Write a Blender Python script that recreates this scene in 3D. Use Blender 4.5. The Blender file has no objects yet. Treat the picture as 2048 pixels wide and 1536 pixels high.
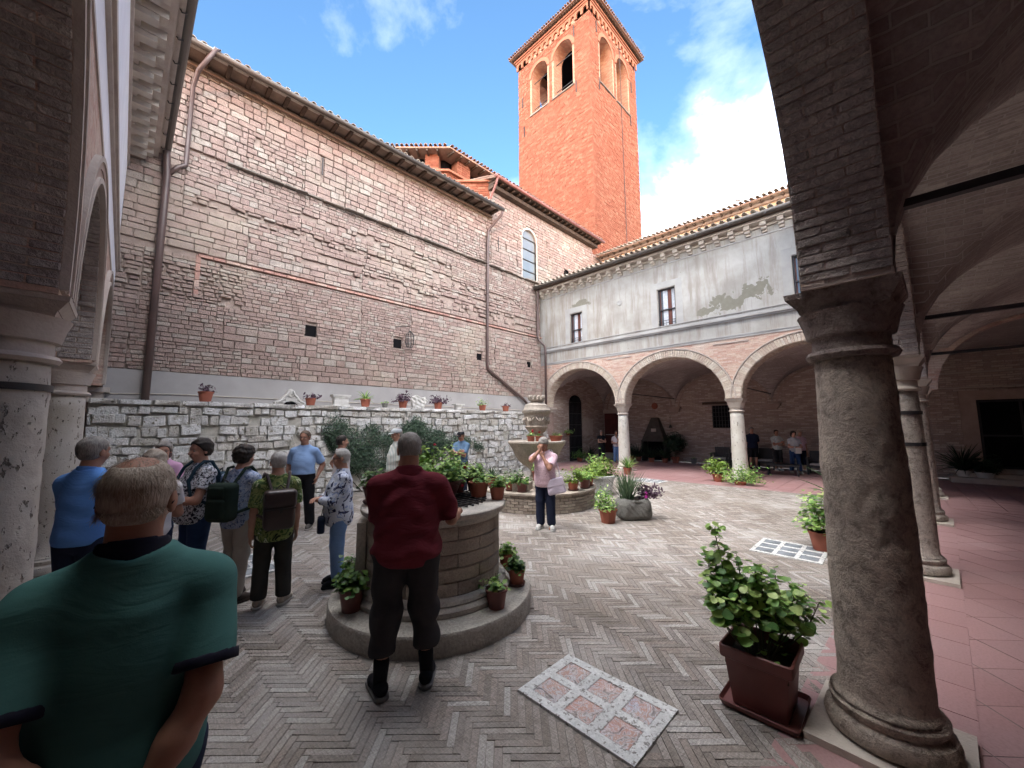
import bpy, math, random
import numpy as np
from mathutils import Matrix, Vector, Euler
C = bpy.context; D = bpy.data; SC = C.scene; COL = SC.collection
rad = math.radians
RNG = np.random.RandomState(7); random.seed(7)

# ------------------------------------------------------------ camera
EYE = 1.88
FPX, PITCH, ROLL, YAW = 771.1, 0.1068, -0.0041, 0.7820
_F = Vector((math.cos(YAW)*math.cos(PITCH), math.sin(YAW)*math.cos(PITCH), math.sin(PITCH)))
_R = Vector((math.sin(YAW), -math.cos(YAW), 0.0)); _U = _R.cross(_F)
_R2 = _R*math.cos(ROLL)+_U*math.sin(ROLL); _U2 = _U*math.cos(ROLL)-_R*math.sin(ROLL)
camd = D.cameras.new('camera'); cam = D.objects.new('camera', camd); COL.objects.link(cam)
cam.matrix_world = Matrix(((_R2.x,_U2.x,-_F.x,0),(_R2.y,_U2.y,-_F.y,0),(_R2.z,_U2.z,-_F.z,EYE),(0,0,0,1)))
camd.sensor_width = 36.0; camd.lens = 36.0*FPX/2048.0
camd.clip_start = 0.05; camd.clip_end = 2000
SC.camera = cam

# ------------------------------------------------------------ light
SUN_EL, SUN_A = 5.0, 40.0          # the sun stands low behind the camera (towards -X -Y)
world = D.worlds.new('World'); SC.world = world; world.use_nodes = True
CLOUD = 48.0  # cloud radiance raised to brighten the shaded court
wn, wl = world.node_tree.nodes, world.node_tree.links; wn.clear()
wo = wn.new('ShaderNodeOutputWorld'); bg = wn.new('ShaderNodeBackground'); sky = wn.new('ShaderNodeTexSky')
sky.sky_type = 'NISHITA'; sky.sun_disc = False; sky.sun_elevation = rad(SUN_EL)
sky.sun_rotation = math.atan2(-math.cos(rad(SUN_A)), -math.sin(rad(SUN_A)))
sky.altitude = 400; sky.air_density = .85; sky.dust_density = 0.7; sky.ozone_density = 2.5
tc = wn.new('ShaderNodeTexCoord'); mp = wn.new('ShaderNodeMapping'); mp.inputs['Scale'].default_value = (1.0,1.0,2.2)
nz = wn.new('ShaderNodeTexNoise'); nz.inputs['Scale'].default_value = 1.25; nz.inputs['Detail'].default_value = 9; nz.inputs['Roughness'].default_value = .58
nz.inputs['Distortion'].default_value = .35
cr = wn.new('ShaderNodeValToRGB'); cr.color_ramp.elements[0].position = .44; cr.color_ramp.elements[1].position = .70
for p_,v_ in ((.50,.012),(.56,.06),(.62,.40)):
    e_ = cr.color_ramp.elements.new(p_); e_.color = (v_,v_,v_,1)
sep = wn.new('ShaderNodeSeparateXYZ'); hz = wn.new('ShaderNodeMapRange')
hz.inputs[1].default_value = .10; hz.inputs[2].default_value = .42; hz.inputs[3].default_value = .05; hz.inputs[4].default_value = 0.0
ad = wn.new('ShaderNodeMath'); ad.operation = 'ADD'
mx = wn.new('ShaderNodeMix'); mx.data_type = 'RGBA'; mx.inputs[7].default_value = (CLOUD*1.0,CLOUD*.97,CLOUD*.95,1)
wl.new(tc.outputs['Generated'], mp.inputs[0]); mp.inputs['Location'].default_value = (6.01,10.86,2.69)  # cloud pattern shifted so bright clouds out of view add fill light
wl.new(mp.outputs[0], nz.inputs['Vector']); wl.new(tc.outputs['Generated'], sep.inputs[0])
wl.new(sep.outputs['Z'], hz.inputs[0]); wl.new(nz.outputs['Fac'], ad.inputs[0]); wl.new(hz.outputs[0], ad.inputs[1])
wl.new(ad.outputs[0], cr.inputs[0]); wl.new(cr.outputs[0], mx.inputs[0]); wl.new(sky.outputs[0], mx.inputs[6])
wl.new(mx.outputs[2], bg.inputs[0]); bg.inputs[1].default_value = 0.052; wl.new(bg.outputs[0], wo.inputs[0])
sund = D.lights.new('sun', 'SUN'); sun = D.objects.new('sun', sund); COL.objects.link(sun)
sund.energy = .14; sund.angle = rad(.5); sund.color = (1.0, .40, .15)
_sd = Vector((-math.cos(rad(SUN_A))*math.cos(rad(SUN_EL)), -math.sin(rad(SUN_A))*math.cos(rad(SUN_EL)), math.sin(rad(SUN_EL))))
sun.rotation_euler = _sd.to_track_quat('Z','Y').to_euler(); sun.location = (0,0,40)
SC.view_settings.view_transform = 'Standard'; SC.view_settings.look = 'None'
SC.view_settings.gamma = 1; SC.view_settings.use_curve_mapping = False
SC.view_settings.exposure = 4.0
SC.render.engine = 'CYCLES'; SC.cycles.max_bounces = 10; SC.cycles.diffuse_bounces = 8

# ------------------------------------------------------------ object helpers
def tag(o, label=None, cat=None, group=None, kind=None):
    if label: o['label'] = label
    if cat: o['category'] = cat
    if group: o['group'] = group
    if kind: o['kind'] = kind
    return o
def setpar(o, parent):
    if parent is not None:
        o.parent = parent; o.matrix_parent_inverse = WINV.get(parent.name, Matrix.Identity(4))
WINV = {}
def empty(name, loc, label=None, cat=None, group=None, rz=0.0, local=False):
    o = D.objects.new(name, None); COL.objects.link(o); o.location = loc; o.rotation_euler = (0,0,rz)
    o.empty_display_size = .2
    if not local:      # children are given in world coordinates
        WINV[o.name] = (Matrix.Translation(Vector(loc)) @ Matrix.Rotation(rz,4,'Z')).inverted()
    return tag(o, label, cat, group)
def mesh_np(name, V, F, mat=None, smooth=False):
    """V (n,3); F (m,4) or (m,3) array, or list of lists"""
    me = D.meshes.new(name)
    V = np.asarray(V, dtype=np.float32)
    if isinstance(F, np.ndarray):
        k = F.shape[1]; m = F.shape[0]
        me.vertices.add(len(V)); me.vertices.foreach_set('co', V.ravel())
        me.loops.add(m*k); me.loops.foreach_set('vertex_index', F.astype(np.int32).ravel())
        me.polygons.add(m); me.polygons.foreach_set('loop_start', np.arange(0,m*k,k,dtype=np.int32))
        me.polygons.foreach_set('loop_total', np.full(m,k,dtype=np.int32))
        me.update(calc_edges=True); me.validate()
    else:
        me.from_pydata([tuple(v) for v in V], [], F); me.update()
    me.polygons.foreach_set('use_smooth', [bool(smooth)]*len(me.polygons)); me.update()
    if mat: me.materials.append(mat)
    return me
def link(name, me, parent=None, kind=None, label=None):
    o = D.objects.new(name, me); COL.objects.link(o); setpar(o, parent)
    if kind: o['kind'] = kind
    if label: o['label'] = label
    return o
class MB:
    def __init__(s): s.V = []; s.F = []; s.n = 0
    def add(s, V, F):
        V = [tuple(map(float,v)) for v in V]; s.V += V; s.F += [[int(i)+s.n for i in f] for f in F]; s.n += len(V); return s
    def box(s, c, d, rz=0.0, M=None):
        x,y,z = [q*.5 for q in d]; P = [(a*x,b*y,e*z) for a in (-1,1) for b in (-1,1) for e in (-1,1)]
        R = Matrix.Rotation(rz,3,'Z') if M is None else M
        V = [R@Vector(q)+Vector(c) for q in P]
        return s.add(V, [(0,1,3,2),(4,6,7,5),(0,4,5,1),(2,3,7,6),(0,2,6,4),(1,5,7,3)])
    def b2(s, x0,x1,y0,y1,z0,z1): return s.box(((x0+x1)/2,(y0+y1)/2,(z0+z1)/2),(x1-x0,y1-y0,z1-z0))
    def tube(s, pts, r, n=8, cap=True):
        pts = [Vector(q) for q in pts]; rs = r if hasattr(r,'__len__') else [r]*len(pts); V = []; up = None
        for i,q in enumerate(pts):
            t = (pts[min(i+1,len(pts)-1)]-pts[max(i-1,0)]).normalized()
            if up is None: up = Vector((0,0,1)) if abs(t.z) < .9 else Vector((1,0,0))
            a = t.cross(up).normalized(); b = a.cross(t).normalized(); up = b
            for k in range(n):
                an = 2*math.pi*k/n; V.append(q+a*math.cos(an)*rs[i]+b*math.sin(an)*rs[i])
        F = [(i*n+k, i*n+(k+1)%n, (i+1)*n+(k+1)%n, (i+1)*n+k) for i in range(len(pts)-1) for k in range(n)]
        if cap: F += [tuple(range(n))[::-1], tuple((len(pts)-1)*n+k for k in range(n))]
        return s.add(V, F)
    def lathe(s, prof, c=(0,0,0), n=32, cap=True, wob=0.0, rot=0.0):
        V = []; 
        for (r,z) in prof:
            for k in range(n):
                a = 2*math.pi*k/n+rot; rr = r*(1+wob*math.sin(3*a+z*5)*.5+wob*math.sin(7*a+1.3+z*9)*.3)
                V.append((c[0]+rr*math.cos(a), c[1]+rr*math.sin(a), c[2]+z))
        m = len(prof); F = [(i*n+k, i*n+(k+1)%n, (i+1)*n+(k+1)%n, (i+1)*n+k) for i in range(m-1) for k in range(n)]
        if cap: F += [tuple(range(n))[::-1], tuple((m-1)*n+k for k in range(n))]
        return s.add(V, F)
    def prism(s, poly, z0, z1):
        n = len(poly); V = [(x,y,z0) for x,y in poly]+[(x,y,z1) for x,y in poly]
        return s.add(V, [tuple(range(n))[::-1], tuple(range(n,2*n))]+[(k,(k+1)%n,(k+1)%n+n,k+n) for k in range(n)])
    def strip(s, A, B, flip=False):
        n = len(A); V = list(A)+list(B)
        return s.add(V, [((k,n+k,n+k+1,k+1) if flip else (k,k+1,n+k+1,n+k)) for k in range(n-1)])
    def build(s, name, mat, parent=None, smooth=False, kind=None, label=None):
        me = D.meshes.new(name); me.from_pydata(s.V, [], s.F); me.update()
        if smooth: me.polygons.foreach_set('use_smooth', [True]*len(me.polygons))
        if mat: me.materials.append(mat)
        return link(name, me, parent, kind, label)
def autosmooth(o, ang=35):
    try:
        me = o.data
        me.polygons.foreach_set('use_smooth',[True]*len(me.polygons)); me.set_sharp_from_angle(angle=rad(ang))
    except Exception: pass
    return o
def copy_tree(o, parent=None):
    c = o.copy(); COL.objects.link(c)
    if parent is not None: c.parent = parent
    for ch in list(o.children): copy_tree(ch, c)
    return c

# ------------------------------------------------------------ pieces (stones, bricks, tiles)
def block_rough(rs, n=4, rough=.16, corner=.10, edge=.055):
    g = np.linspace(-.5,.5,n); g[0]+=0; inner = [.5-.085]
    us = np.array([-.5,-.42,.42,.5]) if n == 4 else g
    V = []; idx = {}
    for j,v in enumerate(us):
        for i,u in enumerate(us):
            e = (i in (0,n-1)) + (j in (0,n-1))
            w = 1+rs.uniform(-rough,rough)*.6 if e == 0 else (1-edge*e-rs.uniform(0,.07))
            uu,vv = u,v
            if e == 2: uu *= 1-corner*rs.uniform(.2,1.0); vv *= 1-corner*1.6*rs.uniform(.2,1.0)
            elif e == 1:
                if i in (0,n-1): uu *= 1-rs.uniform(0,.035)
                else: vv *= 1-rs.uniform(0,.08)
                if i in (1,2): uu += rs.uniform(-.03,.03)
            idx[(i,j)] = len(V); V.append((uu,vv,w))
    F = [(idx[(i,j)],idx[(i+1,j)],idx[(i+1,j+1)],idx[(i,j+1)]) for j in range(n-1) for i in range(n-1)]
    ring = [(i,0) for i in range(n-1)]+[(n-1,j) for j in range(n-1)]+[(i,n-1) for i in range(n-1,0,-1)]+[(0,j) for j in range(n-1,0,-1)]
    b = len(V)
    for q in ring: V.append((V[idx[q]][0],V[idx[q]][1],0.0))
    m = len(ring)
    for k in range(m): F.append((idx[ring[(k+1)%m]], idx[ring[k]], b+k, b+(k+1)%m))
    return np.array(V,dtype=np.float32), np.array(F)
def block_chamfer(rs, ch=.06, jit=.05):
    V = []
    a = [(-.5+ch*.6,-.5+ch),(.5-ch*.6,-.5+ch),(.5-ch*.6,.5-ch),(-.5+ch*.6,.5-ch)]
    for (u,v) in a: V.append((u,v,1+rs.uniform(-jit,jit)))
    for (u,v) in [(-.5,-.5),(.5,-.5),(.5,.5),(-.5,.5)]: V.append((u*(1-rs.uniform(0,.02)),v*(1-rs.uniform(0,.04)),.80))
    for (u,v) in [(-.5,-.5),(.5,-.5),(.5,.5),(-.5,.5)]: V.append((u,v,0))
    F = [(0,1,2,3)]+[(4+k,4+(k+1)%4,(k+1)%4,k) for k in range(4)]+[(8+k,8+(k+1)%4,4+(k+1)%4,4+k) for k in range(4)]
    return np.array(V,dtype=np.float32), np.array(F)
ROUGH = [block_rough(RNG) for _ in range(14)]
RUBBLE = [block_rough(RNG, rough=.30, corner=.24, edge=.09) for _ in range(14)]
CHAMF = [block_chamfer(RNG) for _ in range(10)]
TILE = [block_chamfer(RNG, .010, .02) for _ in range(6)]
_cF = np.array(_F); _cR = np.array(_R2); _cU = np.array(_U2); _cE = np.array([0,0,EYE])
def px_size(P, w, h):
    d = P-_cE; z = d@_cF; x = (d@_cR)/np.maximum(z,1e-3)*FPX; y = (d@_cU)/np.maximum(z,1e-3)*FPX
    ok = (z > .3)&(np.abs(x) < 1060)&(np.abs(y) < 800)
    return np.where(ok, w*h/np.maximum((d**2).sum(1),.1), 0)
def join_pieces(name, pl, variants, mat, parent=None, kind='stuff', smooth=False):
    """pl: array (n,15): P U V N (scaled axes given as w,h,d)"""
    if not len(pl): return None
    vi = RNG.randint(0,len(variants),len(pl)); Vs=[];Fs=[];off=0
    for k,(bv,bf) in enumerate(variants):
        q = pl[vi==k]
        if not len(q): continue
        P,U,V,N = q[:,0:3],q[:,3:6],q[:,6:9],q[:,9:12]; w,h,d = q[:,12],q[:,13],q[:,14]
        W = P[:,None,:]+bv[None,:,0:1]*(U*w[:,None])[:,None,:]+bv[None,:,1:2]*(V*h[:,None])[:,None,:]+bv[None,:,2:3]*(N*d[:,None])[:,None,:]
        n = len(bv); Vs.append(W.reshape(-1,3)); Fs.append((bf[None]+(np.arange(len(q))*n)[:,None,None]).reshape(-1,4)+off); off += n*len(q)
    me = mesh_np(name, np.concatenate(Vs), np.concatenate(Fs), mat, smooth)
    return link(name, me, parent, kind)
def pieces(name, pl, variants, mat, parent, single=300, fudge=None):
    pl = np.array(pl, dtype=np.float64)
    if not len(pl): return
    sz = px_size(pl[:,0:3], pl[:,12], pl[:,13]); order = np.argsort(-sz)
    ns = min(single, int((sz > 0).sum())); top, rest = order[:ns], order[ns:]
    pool = [mesh_np(name, v, f, mat) for v,f in variants]
    inv = WINV.get(parent.name) if parent is not None else None
    for i in top:
        q = pl[i]; U,V,N = q[3:6]*q[12],q[6:9]*q[13],q[9:12]*q[14]
        o = D.objects.new(name, pool[RNG.randint(len(pool))]); COL.objects.link(o); setpar(o, parent)
        o.matrix_basis = Matrix(((U[0],V[0],N[0],q[0]),(U[1],V[1],N[1],q[1]),(U[2],V[2],N[2],q[2]),(0,0,0,1)))
    if len(rest): join_pieces(name+'s_beyond' if False else name, pl[rest], variants, mat, parent, 'stuff')
def course_wall(O, U, N, u0, u1, v0, v1, hr, lr, gap=.012, d=.06, dj=.02, mask=None, rs=RNG, tilt=0.0):
    """stones in courses on the plane O + U*u + Z*v, front along N; mask(u0,u1,v0,v1) -> False to drop, or a list of u-ranges"""
    O,U,N = map(np.array,(O,U,N)); Z = np.array([0,0,1.0]); out = []
    v = v0
    while v < v1-.02:
        h = min(rs.uniform(*hr), v1-v)
        if v1-v-h < hr[0]*.5: h = v1-v
        u = u0-rs.uniform(0,lr[1])*.6
        while u < u1:
            l = rs.uniform(*lr); a,b = max(u,u0),min(u+l,u1); u += l
            if b-a < .05: continue
            segs = [(a,b)]
            if mask is not None:
                r = mask(a,b,v,v+h)
                if r is False: continue
                if r is not True: segs = r
            for a,b in segs:
                if b-a < .04: continue
                dd = d+rs.uniform(-dj,dj); t = rs.normal()*tilt
                c = O+U*((a+b)/2)+Z*(v+h/2)+N*(-.04)
                UU = U*math.cos(t)+Z*math.sin(t); VV = Z*math.cos(t)-U*math.sin(t)
                out.append(np.concatenate([c,UU,VV,N,[b-a-gap,h-gap,dd+.04]]))
        v += h
    return out
def patch_wall(O, U, N, u0, u1, v0, v1, hr, lr, rs=RNG, **k):
    """a wall put up and mended in stretches, each with its own size of stone"""
    out = []; v = v0
    while v < v1-.05:
        h = min(rs.uniform(.5,1.3), v1-v); h = v1-v if v1-v-h < .3 else h; u = u0
        while u < u1-.05:
            l = min(rs.uniform(1.2,4.5), u1-u); l = u1-u if u1-u-l < .6 else l; f = rs.uniform(.72,1.22); g = rs.uniform(.8,1.2)*f
            n_ = max(1,round(h/((hr[0]+hr[1])/2*f)))
            out += course_wall(O,U,N,u,u+l+rs.uniform(-.1,.1)*0,v,v+h,(hr[0]*f,hr[1]*f),(lr[0]*g,lr[1]*g),rs=rs,**k); u += l
        v += h
    return out
def cutter(rects):
    """mask that trims stones around rectangles (u0,u1,v0,v1)"""
    def m(a,b,c,d):
        segs = [(a,b)]
        for (x0,x1,z0,z1) in rects:
            if d > z0+.02 and c < z1-.02:
                ns = []
                for (p,q) in segs:
                    if q <= x0 or p >= x1: ns.append((p,q)); continue
                    if p < x0: ns.append((p,x0))
                    if q > x1: ns.append((x1,q))
                segs = ns
        return segs
    return m
# ------------------------------------------------------------ materials
class NT:
    def __init__(s, name):
        s.m = D.materials.new(name); s.m.use_nodes = True; s.t = s.m.node_tree; s.t.nodes.clear()
        s.o = s.n('ShaderNodeOutputMaterial'); s.b = s.n('ShaderNodeBsdfPrincipled'); s.l(s.b.outputs[0], s.o.inputs[0])
        s.b.inputs['Roughness'].default_value = .85; s.b.inputs['Specular IOR Level'].default_value = .3
        s.tc = s.n('ShaderNodeTexCoord').outputs['Object']
    def n(s, k, **kw):
        x = s.t.nodes.new(k)
        for a,b in kw.items(): setattr(x,a,b)
        return x
    def l(s, a, b): s.t.links.new(a, b)
    def val(s, sock, v):
        if hasattr(v,'is_output') or hasattr(v,'links'): s.l(v, sock)
        else: sock.default_value = v
    def noise(s, scale, detail=4, rough=.55, vec=None, dist=0.0, out='Fac'):
        x = s.n('ShaderNodeTexNoise'); x.inputs['Scale'].default_value = scale; x.inputs['Detail'].default_value = detail
        x.inputs['Roughness'].default_value = rough; x.inputs['Distortion'].default_value = dist; s.l(vec or s.tc, x.inputs['Vector']); return x.outputs[out]
    def voro(s, scale, feat='F1', vec=None, out='Distance', rnd=1.0):
        x = s.n('ShaderNodeTexVoronoi'); x.feature = feat; x.inputs['Scale'].default_value = scale; x.inputs['Randomness'].default_value = rnd
        s.l(vec or s.tc, x.inputs['Vector']); return x.outputs[out]
    def ramp(s, fac, stops, interp='LINEAR'):
        x = s.n('ShaderNodeValToRGB'); r = x.color_ramp; r.interpolation = interp
        while len(r.elements) < len(stops): r.elements.new(.5)
        for e,(p,c) in zip(r.elements, stops):
            e.position = p; e.color = (c,c,c,1) if not hasattr(c,'__len__') else (*c,1)
        s.l(fac, x.inputs[0]); return x.outputs[0]
    def math(s, op, a, b=0.0, clamp=False):
        x = s.n('ShaderNodeMath', operation=op, use_clamp=clamp); s.val(x.inputs[0], a); s.val(x.inputs[1], b); return x.outputs[0]
    def mix(s, f, a, b, blend='MIX'):
        x = s.n('ShaderNodeMix', data_type='RGBA', blend_type=blend); s.val(x.inputs[0], f)
        for k,v in ((6,a),(7,b)):
            if isinstance(v,(tuple,list)): x.inputs[k].default_value = (*v,1)
            elif isinstance(v,(int,float)): x.inputs[k].default_value = (v,v,v,1)
            else: s.l(v, x.inputs[k])
        return x.outputs[2]
    def mapv(s, scale=(1,1,1), rot=(0,0,0), loc=(0,0,0), vec=None):
        x = s.n('ShaderNodeMapping'); x.inputs['Scale'].default_value = scale; x.inputs['Rotation'].default_value = rot; x.inputs['Location'].default_value = loc
        s.l(vec or s.tc, x.inputs[0]); return x.outputs[0]
    def rand(s):
        a = s.n('ShaderNodeNewGeometry').outputs['Random Per Island']; b = s.n('ShaderNodeObjectInfo').outputs['Random']
        return s.math('FRACT', s.math('ADD', a, b))
    def wpos(s): return s.n('ShaderNodeNewGeometry').outputs['Position']
    def bump(s, h, strength=.5, dist=.01, prev=None):
        x = s.n('ShaderNodeBump'); x.inputs['Strength'].default_value = strength; x.inputs['Distance'].default_value = dist
        s.l(h, x.inputs['Height'])
        if prev is not None: s.l(prev, x.inputs['Normal'])
        return x.outputs[0]
    def fin(s, col=None, rough=None, nrm=None, spec=None):
        if col is not None:
            if isinstance(col,(tuple,list)): s.b.inputs['Base Color'].default_value = (*col,1)
            else: s.l(col, s.b.inputs['Base Color'])
        if rough is not None: s.val(s.b.inputs['Roughness'], rough)
        if nrm is not None: s.l(nrm, s.b.inputs['Normal'])
        if spec is not None: s.b.inputs['Specular IOR Level'].default_value = spec
        return s.m
def M_plain(name, c, c2=None, sc=6, rough=.8, bump=.2, bd=.005, spec=.3, detail=5, metal=0.0):
    t = NT(name); w = t.wpos(); n = t.noise(sc, detail, vec=w)
    c2 = c2 or tuple(x*.75 for x in c)
    col = t.mix(t.ramp(n,[(.3,0),(.7,1)]), c, c2); n2 = t.noise(sc*9, 4, vec=w)
    m = t.fin(col, rough, t.bump(n2, bump, bd), spec)
    t.b.inputs['Metallic'].default_value = metal; return m
def M_stones(name, cols, big=None, grain=40, bump=.7, bd=.012, vary=.25, rough=.9, spots=None, coord='w'):
    """colour picked per piece out of cols, broken up by noise"""
    t = NT(name); w = t.wpos(); r = t.rand(); k = len(cols)
    base = t.ramp(r, [((i+.0)/k, c) for i,c in enumerate(cols)], 'CONSTANT')
    n1 = t.noise(5, 6, .65, vec=w); n2 = t.noise(grain, 5, .7, vec=w)
    base = t.mix(1.0, base, t.ramp(n1,[(.25,1-vary),(.75,1+vary*.3)]), 'MULTIPLY')
    base = t.mix(1.0, base, t.ramp(n2,[(.3,.72),(.6,1.06)]), 'MULTIPLY')
    if big: # large stains: (scale, colour, lo, hi)
        for (s,c,lo,hi) in big:
            base = t.mix(t.ramp(t.noise(s,5,.6,vec=w,dist=.6),[(lo,0),(hi,1)]), base, t.mix(.55, base, c))
    if spots: base = t.mix(t.ramp(t.noise(spots[0],3,.6,vec=w),[(spots[2],0),(spots[2]+.06,1)]), base, spots[1])
    h = t.math('ADD', n2, t.math('MULTIPLY', t.noise(grain*.3,6,.7,vec=w), 1.6))
    return t.fin(base, rough, t.bump(h, bump, bd), .25)
def M_brick(name, cols, mortar, bw=.27, bh=.062, mo=.006, axis='xy', bump=.8, bd=.008, stain=None, sq=1.0):
    t = NT(name); w = t.wpos(); s = t.n('ShaderNodeSeparateXYZ'); t.l(w, s.inputs[0])
    X,Y,Z = s.outputs; cb = t.n('ShaderNodeCombineXYZ')
    u = {'xy':t.math('ADD',X,Y),'x':X,'y':Y,'z':Z}[axis if axis in('xy','x','y','z') else 'xy']
    nn = t.noise(3,3,vec=w); 
    vv = Z if axis != 'floor' else Y
    if axis == 'floor': u = X
    if axis == 'vx': u, vv = Y, X
    if axis == 'vy': u, vv = X, Y
    t.l(u, cb.inputs[0]); t.l(t.math('ADD', vv, t.math('MULTIPLY', nn, .05)), cb.inputs[1])
    b = t.n('ShaderNodeTexBrick'); b.inputs['Scale'].default_value = 1; b.inputs['Brick Width'].default_value = bw; b.inputs['Row Height'].default_value = bh
    b.inputs['Mortar Size'].default_value = mo; b.inputs['Mortar Smooth'].default_value = .3; b.inputs['Bias'].default_value = 0
    b.inputs['Color1'].default_value = (0,0,0,1); b.inputs['Color2'].default_value = (1,1,1,1); b.inputs['Mortar'].default_value = (.5,.5,.5,1)
    t.l(cb.outputs[0], b.inputs['Vector'])
    k = len(cols); base = t.ramp(t.math('FRACT', t.math('ADD', b.outputs['Color'], t.math('MULTIPLY', t.noise(1.2,4,vec=w), 1.4))), [(i/k,c) for i,c in enumerate(cols)])
    n2 = t.noise(30,5,.7,vec=w); base = t.mix(1.0, base, t.ramp(n2,[(.3,.7),(.65,1.08)]), 'MULTIPLY')
    if stain: base = t.mix(t.ramp(t.noise(stain[0],5,.6,vec=w,dist=.5),[(stain[2],0),(stain[3],1)]), base, t.mix(.6, base, stain[1]))
    base = t.mix(b.outputs['Fac'], base, mortar)
    h = t.math('ADD', t.math('MULTIPLY', t.math('SUBTRACT', 1.0, b.outputs['Fac']), 1.0), t.math('MULTIPLY', n2, .8))
    return t.fin(base, .92, t.bump(h, bump, bd), .2)

PINK = [(0.369,0.271,0.237),(0.386,0.305,0.263),(0.356,0.258,0.225),(0.375,0.28,0.244),(0.409,0.34,0.294),(0.364,0.264,0.23),(0.381,0.295,0.254),(0.347,0.252,0.217),(0.421,0.359,0.314),(0.373,0.283,0.247)]
m_church = M_stones('church_stone', PINK, big=[(.22,(.45,.40,.31),.55,.70),(.6,(.30,.22,.18),.62,.78)], vary=.3, bump=.9, bd=.02)
m_church_up = M_stones('upper_stone', [(.30,.22,.165),(.36,.30,.225),(.32,.24,.18),(.37,.31,.245),(.29,.22,.17),(.33,.27,.20)], big=[(.5,(.26,.22,.17),.55,.7)], vary=.3, bump=.9, bd=.02)
m_mortar = M_plain('lime_mortar', (0.396,0.312,0.270),(0.264,0.204,0.174), 8, .95, .8, .02)
m_dark_mortar = M_plain('dark_mortar', (.17,.13,.11),(.10,.08,.07), 8, .95, .8, .02)
m_rubble = M_stones('white_rubble', [(.76,.75,.74),(.68,.66,.63),(.80,.79,.78),(.62,.59,.55),(.76,.75,.73),(.66,.62,.57),(.77,.75,.73)], big=[(.9,(.42,.39,.34),.56,.72),(4,(.24,.22,.17),.56,.66)], vary=.35, bump=1, bd=.03, spots=(11,(.24,.22,.17),.60))
m_rubmortar = M_plain('mossy_mortar', (.56,.54,.50),(.36,.34,.29), 6, .95, .9, .03)
m_plaster_band = M_plain('grey_render', (.36,.345,.34),(.29,.275,.27), 1.3, .9, .3, .008)
m_tower = M_stones('tower_brick', [(0.280,0.096,0.056),(0.308,0.120,0.072),(0.264,0.086,0.050),(0.324,0.140,0.086),(0.288,0.104,0.061),(0.304,0.116,0.069),(0.272,0.092,0.053)], big=[(.3,(0.240,0.072,0.040),.5,.7)], vary=.25, bump=.9, bd=.02, grain=25)
m_tower_mortar = M_plain('tower_mortar', (0.224,0.088,0.052),(0.168,0.064,0.036), 5, .95, .8, .02)
m_archband = M_plain('arch_band', (0.327,0.132,0.078),(0.289,0.111,0.066), 5, .9, .3, .01)
m_tile = M_stones('roof_tile', [(.36,.20,.14),(.30,.19,.14),(.42,.26,.19),(.33,.24,.19),(.27,.17,.13)], big=[(1.5,(.20,.18,.15),.5,.7)], vary=.3, bump=.5, bd=.01)
m_tile_pale = M_stones('lichen_roof_tile', [(.50,.44,.36),(.42,.33,.26),(.55,.50,.43),(.38,.29,.23),(.46,.40,.33)], big=[(1.5,(.24,.22,.18),.5,.7)], vary=.3, bump=.5, bd=.01)
m_wood = M_plain('dark_eave_wood', (.10,.065,.045),(.05,.035,.028), 5, .8, .4)
m_eave = M_plain('eave_boards', (.30,.22,.17),(.17,.12,.09), 3, .85, .4)
m_gutter = M_plain('gutter_metal', (.075,.065,.055),(.05,.04,.035), 2, .45, .1, spec=.5)
m_pipe = M_plain('copper_brown_pipe', (.11,.065,.058),(.075,.05,.045), 1.5, .4, .1, spec=.5)
m_redpipe = M_plain('red_brown_pipe', (.26,.10,.08),(.18,.07,.06), 1.5, .45, .1, spec=.5)
m_iron = M_plain('black_iron', (.02,.02,.024),(.035,.03,.03), 12, .5, .3, spec=.5)
m_dark = M_plain('painted_shade', (.006,.006,.008),(.01,.009,.01), 2, .9, .0, spec=.05)  # near-black colour stands in for the shade inside openings
m_brick_sp = M_brick('pink_spandrel_brick', [(.52,.32,.26),(.58,.42,.34),(.46,.27,.22),(.60,.46,.38)], (.50,.38,.31), .28,.060,.007, stain=(.8,(.62,.55,.48),.5,.62))
m_brick_in = M_brick('portico_wall_brick', [(0.493,0.392,0.336),(0.426,0.330,0.286),(0.370,0.280,0.241),(0.560,0.470,0.414)], (0.336,0.274,0.246), .30,.075,.009, bd=.014, stain=(.5,(0.493,0.403,0.325),.56,.70))
m_vault = M_brick('vault_brick', [(0.506,0.451,0.418),(0.418,0.363,0.341),(0.352,0.303,0.281)], (0.440,0.402,0.380), .28,.062,.007, axis='vx', bd=.014, stain=(.6,(0.242,0.209,0.187),.5,.65))
m_vault_y = M_brick('vault_brick_along', [(.46,.41,.38),(.38,.33,.31),(.32,.275,.255)], (.40,.365,.345), .28,.062,.007, axis='vy', bd=.014, stain=(.6,(.22,.19,.17),.5,.65))
m_soffit = M_stones('soffit_brick', [(.46,.40,.375),(.50,.44,.41),(.42,.36,.335),(.47,.41,.38),(.53,.47,.44)], vary=.3, bump=1, bd=.02, grain=28)
m_vous = M_stones('pale_voussoir', [(.56,.48,.39),(.52,.43,.35),(.60,.53,.45),(.50,.40,.33),(.58,.50,.42)], vary=.15, bump=.4, grain=25)
m_mould = M_plain('stone_moulding', (.50,.44,.39),(.40,.33,.29), 4, .85, .5, .01)
m_mould_red = M_plain('worn_moulding', (.44,.34,.29),(.34,.25,.21), 3, .9, .7, .015)
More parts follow.
